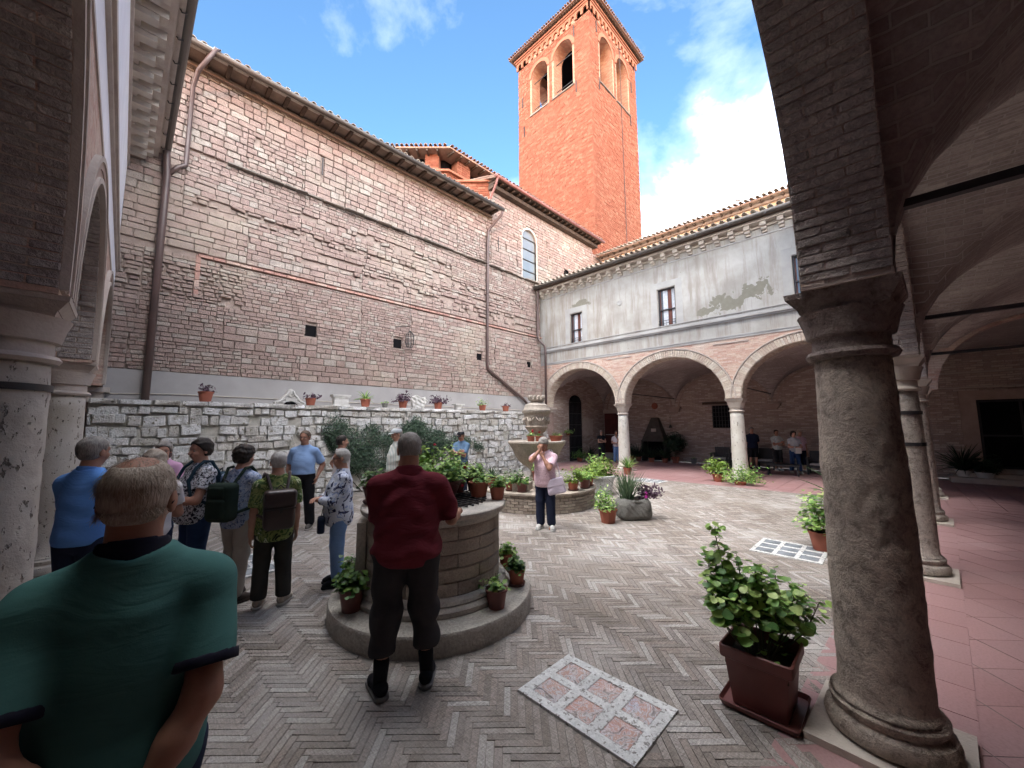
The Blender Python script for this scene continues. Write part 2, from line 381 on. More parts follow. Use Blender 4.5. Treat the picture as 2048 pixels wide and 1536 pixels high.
def M_facade():
    t = NT('aged_white_plaster'); w = t.wpos()
    c = t.mix(t.ramp(t.noise(1.4,6,.6,vec=w),[(.35,0),(.7,1)]), (0.450,0.436,0.410), (0.324,0.302,0.270))
    st = t.noise(1.0,6,.7,vec=t.mapv((5,5,.55),vec=w))
    c = t.mix(t.ramp(st,[(.47,0),(.66,.85)]), c, (.27,.235,.20))
    # streaked darkening towards the church end, flaked patches where the render has come off
    s = t.n('ShaderNodeSeparateXYZ'); t.l(w, s.inputs[0]); X,Y,Z = s.outputs
    far = t.math('MULTIPLY', t.ramp(t.math('MULTIPLY', Y, .08),[(.62,0),(1.0,1)]), t.ramp(st,[(.4,0),(.62,1)]))
    c = t.mix(t.math('MULTIPLY', far, .6), c, (.30,.25,.20))
    cn = t.noise(2.3,6,.55,vec=w,dist=.2)
    def blob(y,z,ry,rz):
        a = t.math('DIVIDE', t.math('SUBTRACT', Y, y), ry); b = t.math('DIVIDE', t.math('SUBTRACT', Z, z), rz)
        return t.math('SUBTRACT', 1.0, t.math('SQRT', t.math('ADD', t.math('MULTIPLY',a,a), t.math('MULTIPLY',b,b))))
    m = t.math('MAXIMUM', t.math('MAXIMUM', blob(3.9,6.10,.95,.42), blob(2.95,6.35,.75,.45)), t.math('MAXIMUM', blob(9.9,7.45,.7,.25), blob(4.6,5.95,.45,.25)))
    cn2 = t.noise(3.2,5,.6,vec=w)
    mk = t.ramp(t.math('ADD', m, t.math('MULTIPLY', t.math('SUBTRACT', cn2, .5), 2.6)),[(.42,0),(.46,1)])
    mk = t.math('MAXIMUM', t.math('MULTIPLY', mk, t.ramp(m,[(.0,0),(.05,1)])), t.ramp(t.noise(3.1,4,.5,vec=w,dist=.3),[(.735,0),(.745,1)]))
    c = t.mix(mk, c, t.mix(t.noise(9,4,vec=w), (.27,.255,.205),(.19,.18,.145)))
    return t.fin(c, .9, t.bump(t.math('SUBTRACT', t.noise(40,5,vec=w), t.math('MULTIPLY', mk, 2.0)), .35, .006), .2)
m_facade = M_facade()
m_facade_band = M_plain('plaster_band', (0.441,0.432,0.423),(0.324,0.306,0.288), 1.5, .85, .3, .006)
m_lfacade = M_plain('pale_blue_white_plaster', (.80,.80,.84),(.72,.71,.74), 2, .85, .4, .006)
m_grey_frame = M_plain('grey_window_surround', (.34,.33,.32),(.42,.41,.39), 2.4, .9, .3, .006)
m_attic = M_plain('ochre_plaster', (.60,.36,.20),(.44,.28,.18), 1.8, .9, .5, .01)
def M_trav(name, a, b, hole, sc=26, lean=1.0):
    t = NT(name); w = t.wpos(); n = t.noise(2.2,6,.6,vec=w); c = t.mix(t.ramp(n,[(.35,0),(.65,1)]), a, b)
    v = t.noise(sc,5,.62,vec=t.mapv((1,1,.55*lean),vec=w)); hm = t.ramp(v,[(.60,0),(.66,1)])
    v2 = t.noise(sc*.33,4,.6,vec=w); hm2 = t.math('MULTIPLY', t.ramp(v2,[(.66,0),(.74,1)]), .35); hm = t.math('MAXIMUM', hm, hm2)
    c = t.mix(t.math('MULTIPLY', hm, .85), c, hole)
    h = t.math('SUBTRACT', t.math('MULTIPLY', t.noise(55,5,.65,vec=w), .35), hm)
    return t.fin(c, .88, t.bump(h, .9, .012), .25)
m_trav = M_trav('travertine', (.52,.48,.43),(.42,.37,.31),(.13,.10,.08))
def M_tuff(name, a, b, c_):
    t = NT(name); w = t.wpos(); n1 = t.noise(2.0,7,.68,vec=w); n2 = t.noise(13,8,.72,vec=w,dist=.4); n3 = t.noise(75,4,.7,vec=w)
    c = t.mix(t.ramp(n1,[(.36,0),(.62,1)]), a, b); c = t.mix(t.ramp(n2,[(.50,0),(.66,.75)]), c, c_); c = t.mix(1.0, c, t.ramp(n2,[(.30,1.18),(.5,1.0),(.62,.80)]), 'MULTIPLY')
    c = t.mix(1.0, c, t.ramp(n3,[(.3,.8),(.65,1.12)]), 'MULTIPLY')
    h = t.math('ADD', t.math('MULTIPLY', n2, -2.2), t.math('MULTIPLY', n3, .6)); return t.fin(c, .93, t.bump(h, 1.0, .03), .2)
m_sand = M_tuff('weathered_sandstone', (.62,.53,.44),(.48,.40,.34),(.32,.26,.215))
m_sand2 = M_tuff('worn_column_stone', (.60,.53,.47),(.48,.42,.37),(.34,.28,.24))
m_white_col = M_trav('pale_column_stone', (.60,.58,.53),(.50,.46,.40),(.22,.19,.16), 18)
m_cap = M_tuff('capital_stone', (.44,.36,.32),(.35,.28,.25),(.25,.19,.17))
m_capw = M_plain('pale_capital_stone', (.52,.47,.41),(.42,.36,.31), 5, .85, .5, .01)
def M_paver():
    t = NT('herringbone_brick'); w = t.wpos(); r = t.rand()
    base = t.ramp(r,[(0,(.27,.237,.210)),(.15,(.33,.294,.266)),(.3,(.23,.202,.180)),(.45,(.385,.350,.322)),(.6,(.31,.265,.235)),(.75,(.26,.233,.214)),(.9,(.44,.418,.398))],'CONSTANT')
    base = t.mix(t.ramp(t.noise(.33,6,.65,vec=w,dist=.8),[(.42,0),(.62,.75)]), base, t.mix(1.0, base, (.62,.58,.53), 'MULTIPLY'))
    g = t.noise(1,6,.75,vec=t.mapv((16,90,16),(0,0,rad(45)),vec=w)); g2 = t.noise(1,6,.75,vec=t.mapv((90,16,16),(0,0,rad(45)),vec=w))
    gg = t.math('MULTIPLY', t.math('ADD',g,g2), .5)
    base = t.mix(1.0, base, t.ramp(gg,[(.37,.42),(.49,.90),(.60,1.45)]),'MULTIPLY')
    n = t.noise(.5,5,.6,vec=w); base = t.mix(t.ramp(n,[(.45,0),(.65,.45)]), base, (.26,.225,.19))
    n3 = t.noise(.9,5,.6,vec=t.mapv(loc=(5,3,0),vec=w)); base = t.mix(t.ramp(n3,[(.50,0),(.70,.5)]), base, (.50,.48,.46))
    h = t.math('ADD', gg, t.math('MULTIPLY', t.noise(60,4,vec=w), .5))
    return t.fin(base, t.ramp(n3,[(.3,.62),(.7,.85)]), t.bump(h, .9, .014), .35)
m_paver = M_paver()
m_pave_mortar = M_plain('paving_mortar', (.24,.215,.195),(.17,.15,.135), 9, .95, .6, .01)
def M_redfloor():
    t = NT('red_floor_tile'); w = t.wpos(); r = t.rand()
    base = t.ramp(r,[(0,(.31,.175,.172)),(1,(.34,.192,.188))])
    n = t.noise(1.1,6,.6,vec=w); base = t.mix(t.ramp(n,[(.4,0),(.7,.55)]), base, (.36,.24,.236))
    base = t.mix(1.0, base, t.ramp(t.noise(60,3,.6,vec=w),[(.3,.86),(.6,1.05)]),'MULTIPLY')
    return t.fin(base, t.ramp(n,[(.3,.38),(.7,.6)]), t.bump(t.noise(30,4,vec=w), .12, .004), .45)
m_redfloor = M_redfloor(); m_grout = M_plain('floor_grout', (.33,.21,.205),(.28,.175,.17), 5, .9, .2)
m_slab = M_stones('mottled_slab', [(.66,.67,.66),(.62,.63,.62)], vary=.25, bump=.5, grain=45, spots=(34,(.20,.19,.18),.56))
m_gran = M_stones('grey_granite', [(.20,.195,.18),(.24,.23,.21)], vary=.25, bump=1, bd=.02, grain=60)
m_wellstone = M_stones('well_stone', [(0.488,0.403,0.329),(0.537,0.451,0.378),(0.439,0.354,0.293),(0.573,0.488,0.403),(0.464,0.390,0.329)], big=[(1.6,(0.244,0.183,0.146),.58,.7)], vary=.2, bump=1.0, bd=.022, grain=55)
m_wellsmooth = M_stones('well_rim_stone', [(0.515,0.470,0.414),(0.560,0.515,0.459)], big=[(1.8,(0.291,0.280,0.246),.5,.68)], vary=.25, bump=.5, grain=50)
m_wellstep = M_stones('well_step_stone', [(0.460,0.425,0.380),(0.506,0.471,0.414)], big=[(1.2,(0.230,0.218,0.196),.5,.65)], vary=.25, bump=.9, bd=.015, grain=40)
m_fount = M_stones('fountain_stone', [(.42,.36,.30),(.46,.40,.34)], big=[(1.6,(.20,.19,.17),.5,.66)], vary=.3, bump=.7, grain=30)
m_fbrick = M_stones('basin_brick', [(.34,.28,.23),(.38,.32,.26),(.30,.25,.21),(.42,.36,.30)], vary=.25, bump=.7, grain=35)
m_ledge = M_stones('slate_ledge', [(.25,.22,.19),(.32,.27,.23),(.21,.18,.16)], vary=.3, bump=.8, grain=20)
m_string = M_stones('string_brick', [(.46,.27,.22),(.50,.36,.30),(.42,.24,.20)], vary=.25)
m_marble = M_plain('carved_white_stone', (.60,.59,.57),(.45,.43,.40), 9, .7, .6, .01)
m_terra = M_plain('terracotta', (.33,.105,.065),(.26,.085,.055), 4, .7, .15)
m_plast = M_plain('brown_plastic_pot', (.16,.050,.042),(.13,.042,.036), 3, .5, .05, spec=.45)
m_saucer = M_plain('saucer_plastic', (.13,.052,.045),(.10,.04,.036), 3, .55, .05, spec=.4)
m_whitepot = M_plain('white_pot', (.62,.62,.60),(.5,.5,.48), 3, .5, .05)
m_soil = M_plain('potting_soil', (.035,.025,.018),(.06,.045,.03), 30, .95, .8, .02)
def M_leaf(name, cols, rough=.45, trans=.12):
    t = NT(name); r = t.rand(); k = len(cols)
    base = t.ramp(r,[(i/max(k-1,1),c) for i,c in enumerate(cols)]); w = t.wpos()
    base = t.mix(1.0, base, t.ramp(t.noise(18,4,vec=w),[(.3,.75),(.7,1.15)]),'MULTIPLY')
    m = t.fin(base, rough, None, .4)
    tr = t.n('ShaderNodeBsdfTranslucent'); t.l(base, tr.inputs[0]); ms = t.n('ShaderNodeMixShader'); ms.inputs[0].default_value = trans*2
    t.l(t.b.outputs[0], ms.inputs[1]); t.l(tr.outputs[0], ms.inputs[2]); t.l(ms.outputs[0], t.o.inputs[0]); return m
m_leaf = M_leaf('geranium_leaf', [(0.037,0.094,0.030),(0.069,0.156,0.037),(0.106,0.213,0.044),(0.188,0.312,0.062)])
m_leafy = M_leaf('yellow_green_leaf', [(.10,.19,.03),(.20,.32,.05),(.30,.42,.08)])
m_leafmix = M_leaf('bright_leaf', [(0.084,0.192,0.054),(0.144,0.300,0.072),(0.240,0.420,0.096),(0.396,0.576,0.156),(0.528,0.672,0.240)])
m_leafd = M_leaf('dark_leaf', [(.018,.035,.018),(.03,.06,.028),(.05,.085,.04)])
m_ivy = M_leaf('wall_climber_leaf', [(.020,.045,.028),(.035,.07,.040),(.055,.10,.055),(.085,.13,.075)])
m_purple = M_leaf('purple_leaf', [(.05,.025,.05),(.09,.045,.075),(.13,.07,.10)])
m_blade = M_leaf('blade_leaf', [(.06,.11,.06),(.10,.17,.09),(.17,.24,.13)])
m_stem = M_plain('plant_stem', (.10,.12,.05),(.07,.06,.035), 8, .7, .1)
m_twig = M_plain('woody_stem', (.09,.065,.045),(.06,.045,.03), 8, .8, .3)
m_pinkfl = M_plain('magenta_petal', (.62,.06,.42),(.50,.04,.34), 9, .5, .05)
m_redfl = M_plain('red_petal', (.60,.02,.06),(.45,.02,.05), 9, .5, .05)
m_skin = M_plain('skin', (.50,.28,.20),(.42,.22,.155), 14, .55, .12, .003)
m_skin2 = M_plain('tanned_skin', (.40,.21,.145),(.33,.165,.11), 14, .55, .12, .003)
def M_hair(name, a, b):
    t = NT(name); n = t.noise(1,5,.7,vec=t.mapv((160,160,24),vec=t.tc)); n0 = t.noise(14,4,vec=t.tc)
    c = t.mix(t.ramp(t.math('MULTIPLY',t.math('ADD',n,n0),.5),[(.38,0),(.62,1)]), a, b)
    return t.fin(c, .6, t.bump(n, .8, .006), .3)
m_hw = M_hair('white_hair',(.34,.32,.30),(.60,.58,.55)); m_hg = M_hair('grey_hair',(.14,.125,.115),(.36,.33,.30))
m_hb = M_hair('dark_hair',(.012,.009,.008),(.05,.035,.028)); m_hbr = M_hair('brown_hair',(.05,.032,.022),(.15,.10,.07))
m_hbl = M_hair('fair_grey_hair',(.26,.20,.15),(.52,.45,.37))
def M_cloth(name, c, c2=None, sc=5, wr=.18):
    t = NT(name); n = t.noise(sc,4,.6,vec=t.tc,dist=.5); c2 = c2 or tuple(x*.8 for x in c)
    col = t.mix(t.ramp(n,[(.35,0),(.65,1)]), c, c2)
    h = t.math('ADD', t.noise(1,3,.5,vec=t.mapv((5,5,16),(.3,.2,0),vec=t.tc),dist=1.2), t.math('MULTIPLY', t.noise(220,2,vec=t.tc), .06))
    return t.fin(col, .88, t.bump(h, wr, .03), .15)
def M_print(name, cols, sc, kind='voro', base=None, thr=.5):
    t = NT(name); v = t.noise(sc*.5,3,vec=t.tc,out='Color'); vec = t.mix(.06, t.tc, v)
    if kind == 'leaf':
        x = t.noise(sc,3,.55,vec=t.tc,dist=2.2); k = len(cols); col = t.ramp(x,[(.28+.44*i/max(k-1,1),c) for i,c in enumerate(cols)],'CONSTANT')
    elif kind == 'stripe':
        s = t.n('ShaderNodeTexWave'); s.inputs['Scale'].default_value = sc; s.bands_direction='X'; t.l(t.tc, s.inputs[0]); col = t.mix(t.ramp(s.outputs['Fac'],[(.45,0),(.55,1)]), cols[0], cols[1])
    else:
        x = t.noise(sc,2,.5,vec=t.tc,dist=1.0); col = t.mix(t.ramp(x,[(thr,0),(thr+.04,1)]), cols[0], cols[1])
        if len(cols) > 2: col = t.mix(t.ramp(t.noise(sc*1.4,2,.5,vec=t.mapv(loc=(3,1,2),vec=t.tc),dist=1.5),[(thr+.02,0),(thr+.06,1)]), col, cols[2])
    h = t.noise(1,3,.5,vec=t.mapv((5,5,15),(.3,.2,0),vec=t.tc),dist=1.2)
    return t.fin(col, .85, t.bump(h, .25, .03), .15)
m_glass = NT('window_glass'); m_glass.b.inputs['Roughness'].default_value = .03; m_glass = m_glass.fin((.10,.12,.14), .04, None, 1.0)

def M_gblock():
    t = NT('glass_block_reflections'); w = t.wpos(); n = t.noise(9,4,.6,vec=w,dist=2.5)
    c = t.ramp(n,[(.30,(.07,.07,.075)),(.42,(.30,.27,.26)),(.47,(.55,.56,.60)),(.50,(.36,.30,.28)),(.56,(.36,.20,.16)),(.60,(.5,.47,.47)),(.68,(.16,.15,.15))])  # white and pinkish reflections in the glass put into the colour
    t.b.inputs['Coat Weight'].default_value = .8; t.b.inputs['Coat Roughness'].default_value = .05
    return t.fin(c, .18, t.bump(t.noise(7,3,vec=w,dist=2.5), .6, .02), .8)
m_gblock = M_gblock()
m_gblock2 = M_plain('grey_glass_block',(.16,.18,.20),(.30,.33,.36),7,.2,.3,.01,spec=.8)
m_wstile = M_plain('brown_window_stile',(.15,.055,.04),None,6,.5,.1)
# ------------------------------------------------------------ bodies by smooth distance fields
def surface_nets(fn, lo, hi, h):
    lo = np.array(lo,dtype=np.float32); n = np.maximum(np.ceil((np.array(hi)-lo)/h).astype(int)+1, 4)
    X = (lo[0]+h*np.arange(n[0],dtype=np.float32))[:,None,None]; Y = (lo[1]+h*np.arange(n[1],dtype=np.float32))[None,:,None]; Z = (lo[2]+h*np.arange(n[2],dtype=np.float32))[None,None,:]
    d = fn(X,Y,Z); d = np.broadcast_to(d, tuple(n)).astype(np.float32).copy()
    d[0]=d[-1]=.05; d[:,0]=d[:,-1]=.05; d[:,:,0]=d[:,:,-1]=.05
    s = d < 0; nx,ny,nz_ = n; c = np.zeros((nx-1,ny-1,nz_-1),dtype=np.int8)
    for i in (0,1):
        for j in (0,1):
            for k in (0,1): c += s[i:nx-1+i, j:ny-1+j, k:nz_-1+k]
    act = (c > 0)&(c < 8); ii = np.argwhere(act); m = len(ii)
    if m == 0: return np.zeros((0,3)), np.zeros((0,4),dtype=int)
    idx = -np.ones(act.shape, dtype=np.int64); idx[act] = np.arange(m)
    acc = np.zeros((m,3),dtype=np.float32); cnt = np.zeros(m,dtype=np.float32)
    for ax in range(3):
        o = [a for a in range(3) if a != ax]
        for a in (0,1):
            for b in (0,1):
                p = ii.copy(); p[:,o[0]] += a; p[:,o[1]] += b; q = p.copy(); q[:,ax] += 1
                d0 = d[p[:,0],p[:,1],p[:,2]]; d1 = d[q[:,0],q[:,1],q[:,2]]; w = (d0<0)!=(d1<0)
                t = np.where(w, d0/np.where(w,d0-d1,1), 0); pt = p.astype(np.float32); pt[:,ax] += t
                acc[w] += pt[w]; cnt[w] += 1
    V = lo+h*(acc/cnt[:,None]); Fs = []
    for ax in range(3):
        o = [a for a in range(3) if a != ax]; sl0=[slice(None)]*3; sl1=[slice(None)]*3
        sl0[ax]=slice(0,-1); sl1[ax]=slice(1,None)
        for a in o:
            sl0[a]=slice(1,-1); sl1[a]=slice(1,-1)
        s0,s1 = s[tuple(sl0)], s[tuple(sl1)]; e = np.argwhere(s0!=s1)
        if not len(e): continue
        base = e.copy(); base[:,o[0]] += 1; base[:,o[1]] += 1
        ins = s0[e[:,0],e[:,1],e[:,2]]
        def cell(da,db):
            q = base.copy(); q[:,o[0]] -= da; q[:,o[1]] -= db; return idx[q[:,0],q[:,1],q[:,2]]
        A,B,C_,D_ = cell(1,1),cell(0,1),cell(0,0),cell(1,0)
        f = np.stack([A,B,C_,D_],1); fl = ins if ax != 1 else ~ins
        f[~fl] = f[~fl][:,::-1]; Fs.append(f)
    return V, np.concatenate(Fs)
def smin(a,b,k):
    h = np.maximum(k-np.abs(a-b),0)/k; return np.minimum(a,b)-h*h*k*.25
class Cone:      # tapered capsule
    def __init__(s,a,b,ra,rb): s.a,s.b,s.ra,s.rb = np.array(a,float),np.array(b,float),ra,rb
    def d(s,X,Y,Z,g=0.0):
        ab = s.b-s.a; L = (ab**2).sum()+1e-9; x,y,z = X-s.a[0],Y-s.a[1],Z-s.a[2]
        t = np.clip((x*ab[0]+y*ab[1]+z*ab[2])/L,0,1)
        return np.sqrt((x-t*ab[0])**2+(y-t*ab[1])**2+(z-t*ab[2])**2)-(s.ra+(s.rb-s.ra)*t)-g
    def box(s): m = max(s.ra,s.rb); return np.minimum(s.a,s.b)-m, np.maximum(s.a,s.b)+m
class Ell:
    def __init__(s,c,r,R=None): s.c,s.r,s.R = np.array(c,float),np.array(r,float),(np.eye(3) if R is None else np.array(R))
    def d(s,X,Y,Z,g=0.0):
        x,y,z = X-s.c[0],Y-s.c[1],Z-s.c[2]; R = s.R; r = s.r+g
        u = (x*R[0,0]+y*R[1,0]+z*R[2,0])/r[0]; v = (x*R[0,1]+y*R[1,1]+z*R[2,1])/r[1]; w = (x*R[0,2]+y*R[1,2]+z*R[2,2])/r[2]
        k0 = np.sqrt(u*u+v*v+w*w); k1 = np.sqrt((u/r[0])**2+(v/r[1])**2+(w/r[2])**2)+1e-6
        return k0*(k0-1)/k1
    def box(s): m = max(s.r); return s.c-m, s.c+m
def union(prims, k, g=0.0):
    def f(X,Y,Z):
        d = None
        for p in prims:
            q = p.d(X,Y,Z,g); d = q if d is None else smin(d,q,k)
        return d
    return f
def bounds(prims, m=.05):
    lo = np.min([p.box()[0] for p in prims],0)-m; hi = np.max([p.box()[1] for p in prims],0)+m; return lo, hi
def rotm(yaw=0,pitch=0,roll=0):
    return np.array(Matrix.Rotation(yaw,3,'Z')@Matrix.Rotation(pitch,3,'Y')@Matrix.Rotation(roll,3,'X'))
def folds(seed, amp, horiz=1.0):
    r = np.random.RandomState(seed); ks = [(r.uniform(-14,14),r.uniform(-14,14),r.uniform(25,55)*horiz,r.uniform(0,6)) for _ in range(3)]
    k2 = [(r.uniform(-18,18),r.uniform(-18,18),r.uniform(-10,10),r.uniform(0,6)) for _ in range(2)]
    def f(X,Y,Z):
        w = 0
        for (a,b,c,p) in k2: w = w+np.sin(a*X+b*Y+c*Z+p)
        s = 0
        for (a,b,c,p) in ks: s = s+np.sin(a*X+b*Y+c*Z+p+1.3*w)
        return amp*s/3
    return f
def lumps(seed, amp, f):
    a,b,c = np.random.RandomState(seed).uniform(0,6,3)
    return lambda X,Y,Z: amp*(np.sin(f*X+a+1.5*np.sin(f*.6*Z))*np.sin(f*Y+b+1.4*np.sin(f*.7*X))+np.sin(f*1.1*Z+c+1.6*np.sin(f*.5*Y)))*.6
def ik(S, T, l1, l2, pole):
    S,T,pole = np.array(S,float),np.array(T,float),np.array(pole,float); v = T-S; L = np.linalg.norm(v); L2 = min(L,(l1+l2)*.999); v = v/L
    a = (l1*l1-l2*l2+L2*L2)/(2*L2); h = math.sqrt(max(l1*l1-a*a,0)); p = pole-v*(pole@v); p /= np.linalg.norm(p)+1e-9
    return S+v*a+p*h, S+v*L2
def hand_prims(W, d, n, side, curl=.5, s=1.0, thumbdir=None):
    """wrist point, finger direction d, palm normal n"""
    d = np.array(d,float); d/=np.linalg.norm(d); n = np.array(n,float); n -= d*(n@d); n/=np.linalg.norm(n); w = np.cross(d,n)*side
    P = []
    for o in (-.024,-.008,.008,.024): P.append(Cone(W+d*.012*s+w*o*.75*s, W+d*.085*s+w*o*1.15*s, .0135*s, .0125*s))
    ends = []
    for o,l in ((-.030,.060),(-.010,.074),(.011,.078),(.031,.070)):
        b = W+d*.088*s+w*o*s; a1 = curl*.7; a2 = curl*1.7; l*=s
        d1 = d*math.cos(a1)+n*math.sin(a1); m = b+d1*l*.52; d2 = d*math.cos(a2)+n*math.sin(a2); e = m+d2*l*.48
        ends += [Cone(b-d*.01,m,.0095*s,.0088*s), Cone(m,e,.0088*s,.0072*s)]
    tb = W+d*.03*s+w*.028*s; t1 = tb+(w*.8+d*.62+n*.25)*.036*s; t2 = t1+(d*.85+w*.25+n*.35)*.032*s
    ends += [Cone(tb,t1,.013*s,.0105*s), Cone(t1,t2,.0105*s,.008*s)]
    return P, ends
SKIN_MATS = {}
def garment(name, prims, k, g, h, mat, root, cuts=(), fold=None, smooth=True, extra=None, lo=None, hi=None):
    f0 = union(prims, k, g)
    def f(X,Y,Z):
        d = f0(X,Y,Z)
        if fold is not None: d = d+fold(X,Y,Z)
        for c in cuts: d = np.maximum(d, c(X,Y,Z))
        return d
    a,b = bounds(prims, g+.03)
    if lo is not None: a = np.maximum(a,lo)
    if hi is not None: b = np.minimum(b,hi)
    V,F = surface_nets(f, a, b, h)
    if not len(V): return None
    me = mesh_np(name, V, F, mat, smooth); o = D.objects.new(name, me); COL.objects.link(o); o.parent = root; return o
def person(label, x, y, face, H=1.7, z0=0.0, b=1.0, belly=0.0, lean=0.0, head=(0,0), armL='down', armR='down', stance=.10, step=0.0,
           skin=None, hair='short', hairm=None, top=None, sleeve=.55, hem=.90, bottom=None, legend=.06, shoe=None, sole=None, sock=None, fine=1, group=None,
           collar=None, glasses=False, dress=False, cap=None, watch=False, belt=None, cuffm=None, bald=False, necklace=False, skirt_len=None, bust=0.0, footdir=(0,0), collar_h=.03, longhair=False, seed=None, lh=None, rh=None, folda=.004):
    seed = seed if seed is not None else int(abs(x*131+y*37))%1000
    root = D.objects.new('person', None); COL.objects.link(root); root.empty_display_size = .2
    s = H/1.75; root.location = (x,y,z0); root.rotation_euler = (0,0,rad(face)); root.scale = (s,s,s)
    tag(root, label, 'person', group)
    skin = skin or m_skin; hairm = hairm or m_hg
    hip = np.array([0,0,.93]); Rl = np.array(Matrix.Rotation(lean,3,'Y'))
    def up(p): p = np.array(p,float); return hip+Rl@(p-hip) if p[2] > .93 else p
    sh = .142*b+.026
    SH = {1:up((-.008,sh,1.365)), -1:up((-.008,-sh,1.365))}
    HJ = {1:np.array([0,.085*b**.6,.92]), -1:np.array([0,-.085*b**.6,.92])}
    AN = {1:np.array([step,stance,.085]), -1:np.array([-step,-stance,.085])}
    KN = {}
    for q in (1,-1): KN[q] = (HJ[q]+AN[q])/2+np.array([.025,0,.03])
    neckb = up((-.012,0,1.46)); HC0 = up((.012,0,1.60))
    yw,pt = head; HR = Rl@rotm(rad(yw), rad(pt)) if True else None
    HR = rotm(rad(yw), 0)@np.array(Matrix.Rotation(lean*.5+rad(pt),3,'Y'))
    def hp(p): return HC0+HR@np.array(p,float)
    el,wr,hd,hn = {},{},{},{}
    presets = {'down':((.03,.05,.80),(-1,.3,0),(0,0,-1),(0,-1,0)), 'front':((.25,.035,1.10),(-.4,.9,-.6),(.5,-.8,.1),(-.2,-.3,-1)),
      'back':((-.18,.05,.93),(-.2,1,-.1),(-.2,-.9,-.5),(1,0,0)), 'pocket':((.02,.06,.92),(-1,.5,0),(.15,-.2,-1),(0,-1,0)),
      'hip':((-.02,.02,1.02),(-.3,1,0),(-.2,-.9,-.2),(0,-.3,-1)), 'face':((.17,.05,1.50),(.2,.8,-1),(.05,-.25,1),(-1,-.2,0)),
      'chin':((.17,.02,1.38),(.2,.7,-1),(.1,-.5,.9),(-1,-.2,0)), 'chest':((.22,-.06,1.20),(-.1,.9,-.7),(.2,-1,.3),(-1,0,0)),
      'reach':((.47,.02,1.10),(-.2,.6,-.7),(.9,-.15,-.25),(0,0,-1))}
    for q,a in ((1,armL),(-1,armR)):
        if isinstance(a,str): T,pole,d_,n_ = presets[a]; T = np.array([T[0],(sh+T[1] if a in('down','pocket','hip','reach') else T[1]),T[2]])
        else: T,pole,d_,n_ = a; T = np.array(T,float)
        m = np.array([1,q,1]); 
        if isinstance(a,str): T = T*m
        if isinstance(a,str) and a in ('front','face','chin','chest','back') : T[0] += (belly*.05 if a!='back' else 0)
        if not isinstance(a,str): m = np.ones(3)
        pole = np.array(pole,float)*m; d_ = np.array(d_,float)*m; n_ = np.array(n_,float)*m
        el[q],wr[q] = ik(SH[q], T, .295, .255, pole); hd[q] = d_; hn[q] = n_
    # ---- body
    torso = [Ell(up((0,0,.97)),(.118+.02*belly,.148*b,.125),Rl), Ell(up((.02+.03*belly,0,1.12)),(.115+.055*belly,.132*b+.02*belly,.15),Rl), Ell(up((.005,0,1.265)),(.112+.01*b,.148*b,.165),Rl),
             Cone(SH[1]*[1,.80,1],SH[-1]*[1,.80,1],.060,.060), Cone(neckb,SH[1]*[1,.85,1],.048,.056), Cone(neckb,SH[-1]*[1,.85,1],.048,.056), Cone(neckb,up((-.01,0,1.34)),.066,.11)]
    if bust: torso += [Ell(up((.085,.07*b,1.26)),(.065*bust,.07,.07),Rl), Ell(up((.085,-.07*b,1.26)),(.065*bust,.07,.07),Rl)]
    neck = [Cone(neckb-[0,0,.02],hp((-.012,0,-.02)),.060*b**.7,.054*b**.7)]
    skull = [Ell(hp((-.008,0,.062)),(.097,.076,.084),HR), Ell(hp((.022,0,-.005)),(.066,.058,.085),HR), Ell(hp((.052,0,-.055)),(.026,.030,.026),HR)]
    face_ = [Cone(hp((.088,0,.028)),hp((.112,0,-.008)),.009,.0135), Cone(hp((.078,.030,.044)),hp((.078,-.030,.044)),.016,.016), Ell(hp((.068,.033,-.012)),(.020,.022,.022),HR), Ell(hp((.068,-.033,-.012)),(.020,.022,.022),HR), Cone(hp((.083,.016,-.040)),hp((.083,-.016,-.040)),.0085,.0085)]
    ears = [Ell(hp((-.008,q*.079,.015)),(.020,.009,.032),HR) for q in (1,-1)]
    arms = []; 
    for q in (1,-1):
        arms += [Cone(SH[q],el[q],.052*b**.4,.042), Cone(el[q],el[q]*.6+wr[q]*.4,.042,.041), Cone(el[q]*.6+wr[q]*.4,wr[q],.041,.027)]
    legs = []
    for q in (1,-1):
        legs += [Cone(HJ[q],KN[q],.084*b**.5,.056), Cone(KN[q],KN[q]*.65+AN[q]*.35,.054,.056), Cone(KN[q]*.65+AN[q]*.35,AN[q],.055,.036), Cone(AN[q]+[0,0,-.03],AN[q]+[.11,0,-.05],.032,.026)]
    hv = .016 if fine >= 1 else .020
    body_all = torso+neck+skull+arms+legs
    f = union(body_all, .03); lo,hi = bounds(body_all, .03)
    mp_, fg = [],[]
    for q in (1,-1):
        a_,b_ = hand_prims(wr[q], hd[q], hn[q], q*(-1), {1:lh,-1:rh}[q] if ({1:lh,-1:rh}[q] is not None) else .5); mp_ += a_; fg.append((a_,b_,q))
    if fine < 1:
        allp = body_all+mp_+[e for t in fg for e in t[1]]; f2 = union(allp,.02); V,F = surface_nets(f2,*bounds(allp,.03),.017)
        parts = [(V,F)]
    else:
        V,F = surface_nets(f, lo, hi, hv); parts = [(V,F)]
        hd_pr = skull+face_+ears+neck; ph = bounds(skull+face_+ears,.02)
        fs = union(skull+face_+neck,.018); fe = union(ears,.006)
        def fh(X,Y,Z):
            d = np.minimum(fs(X,Y,Z), fe(X,Y,Z)-.001)
            for q in (1,-1):   # eye sockets and mouth line
                e = hp((.098,q*.031,.022)); d = np.maximum(d, -(np.sqrt((X-e[0])**2+(Y-e[1])**2+(Z-e[2])**2)-.0145))
            return d-.0012
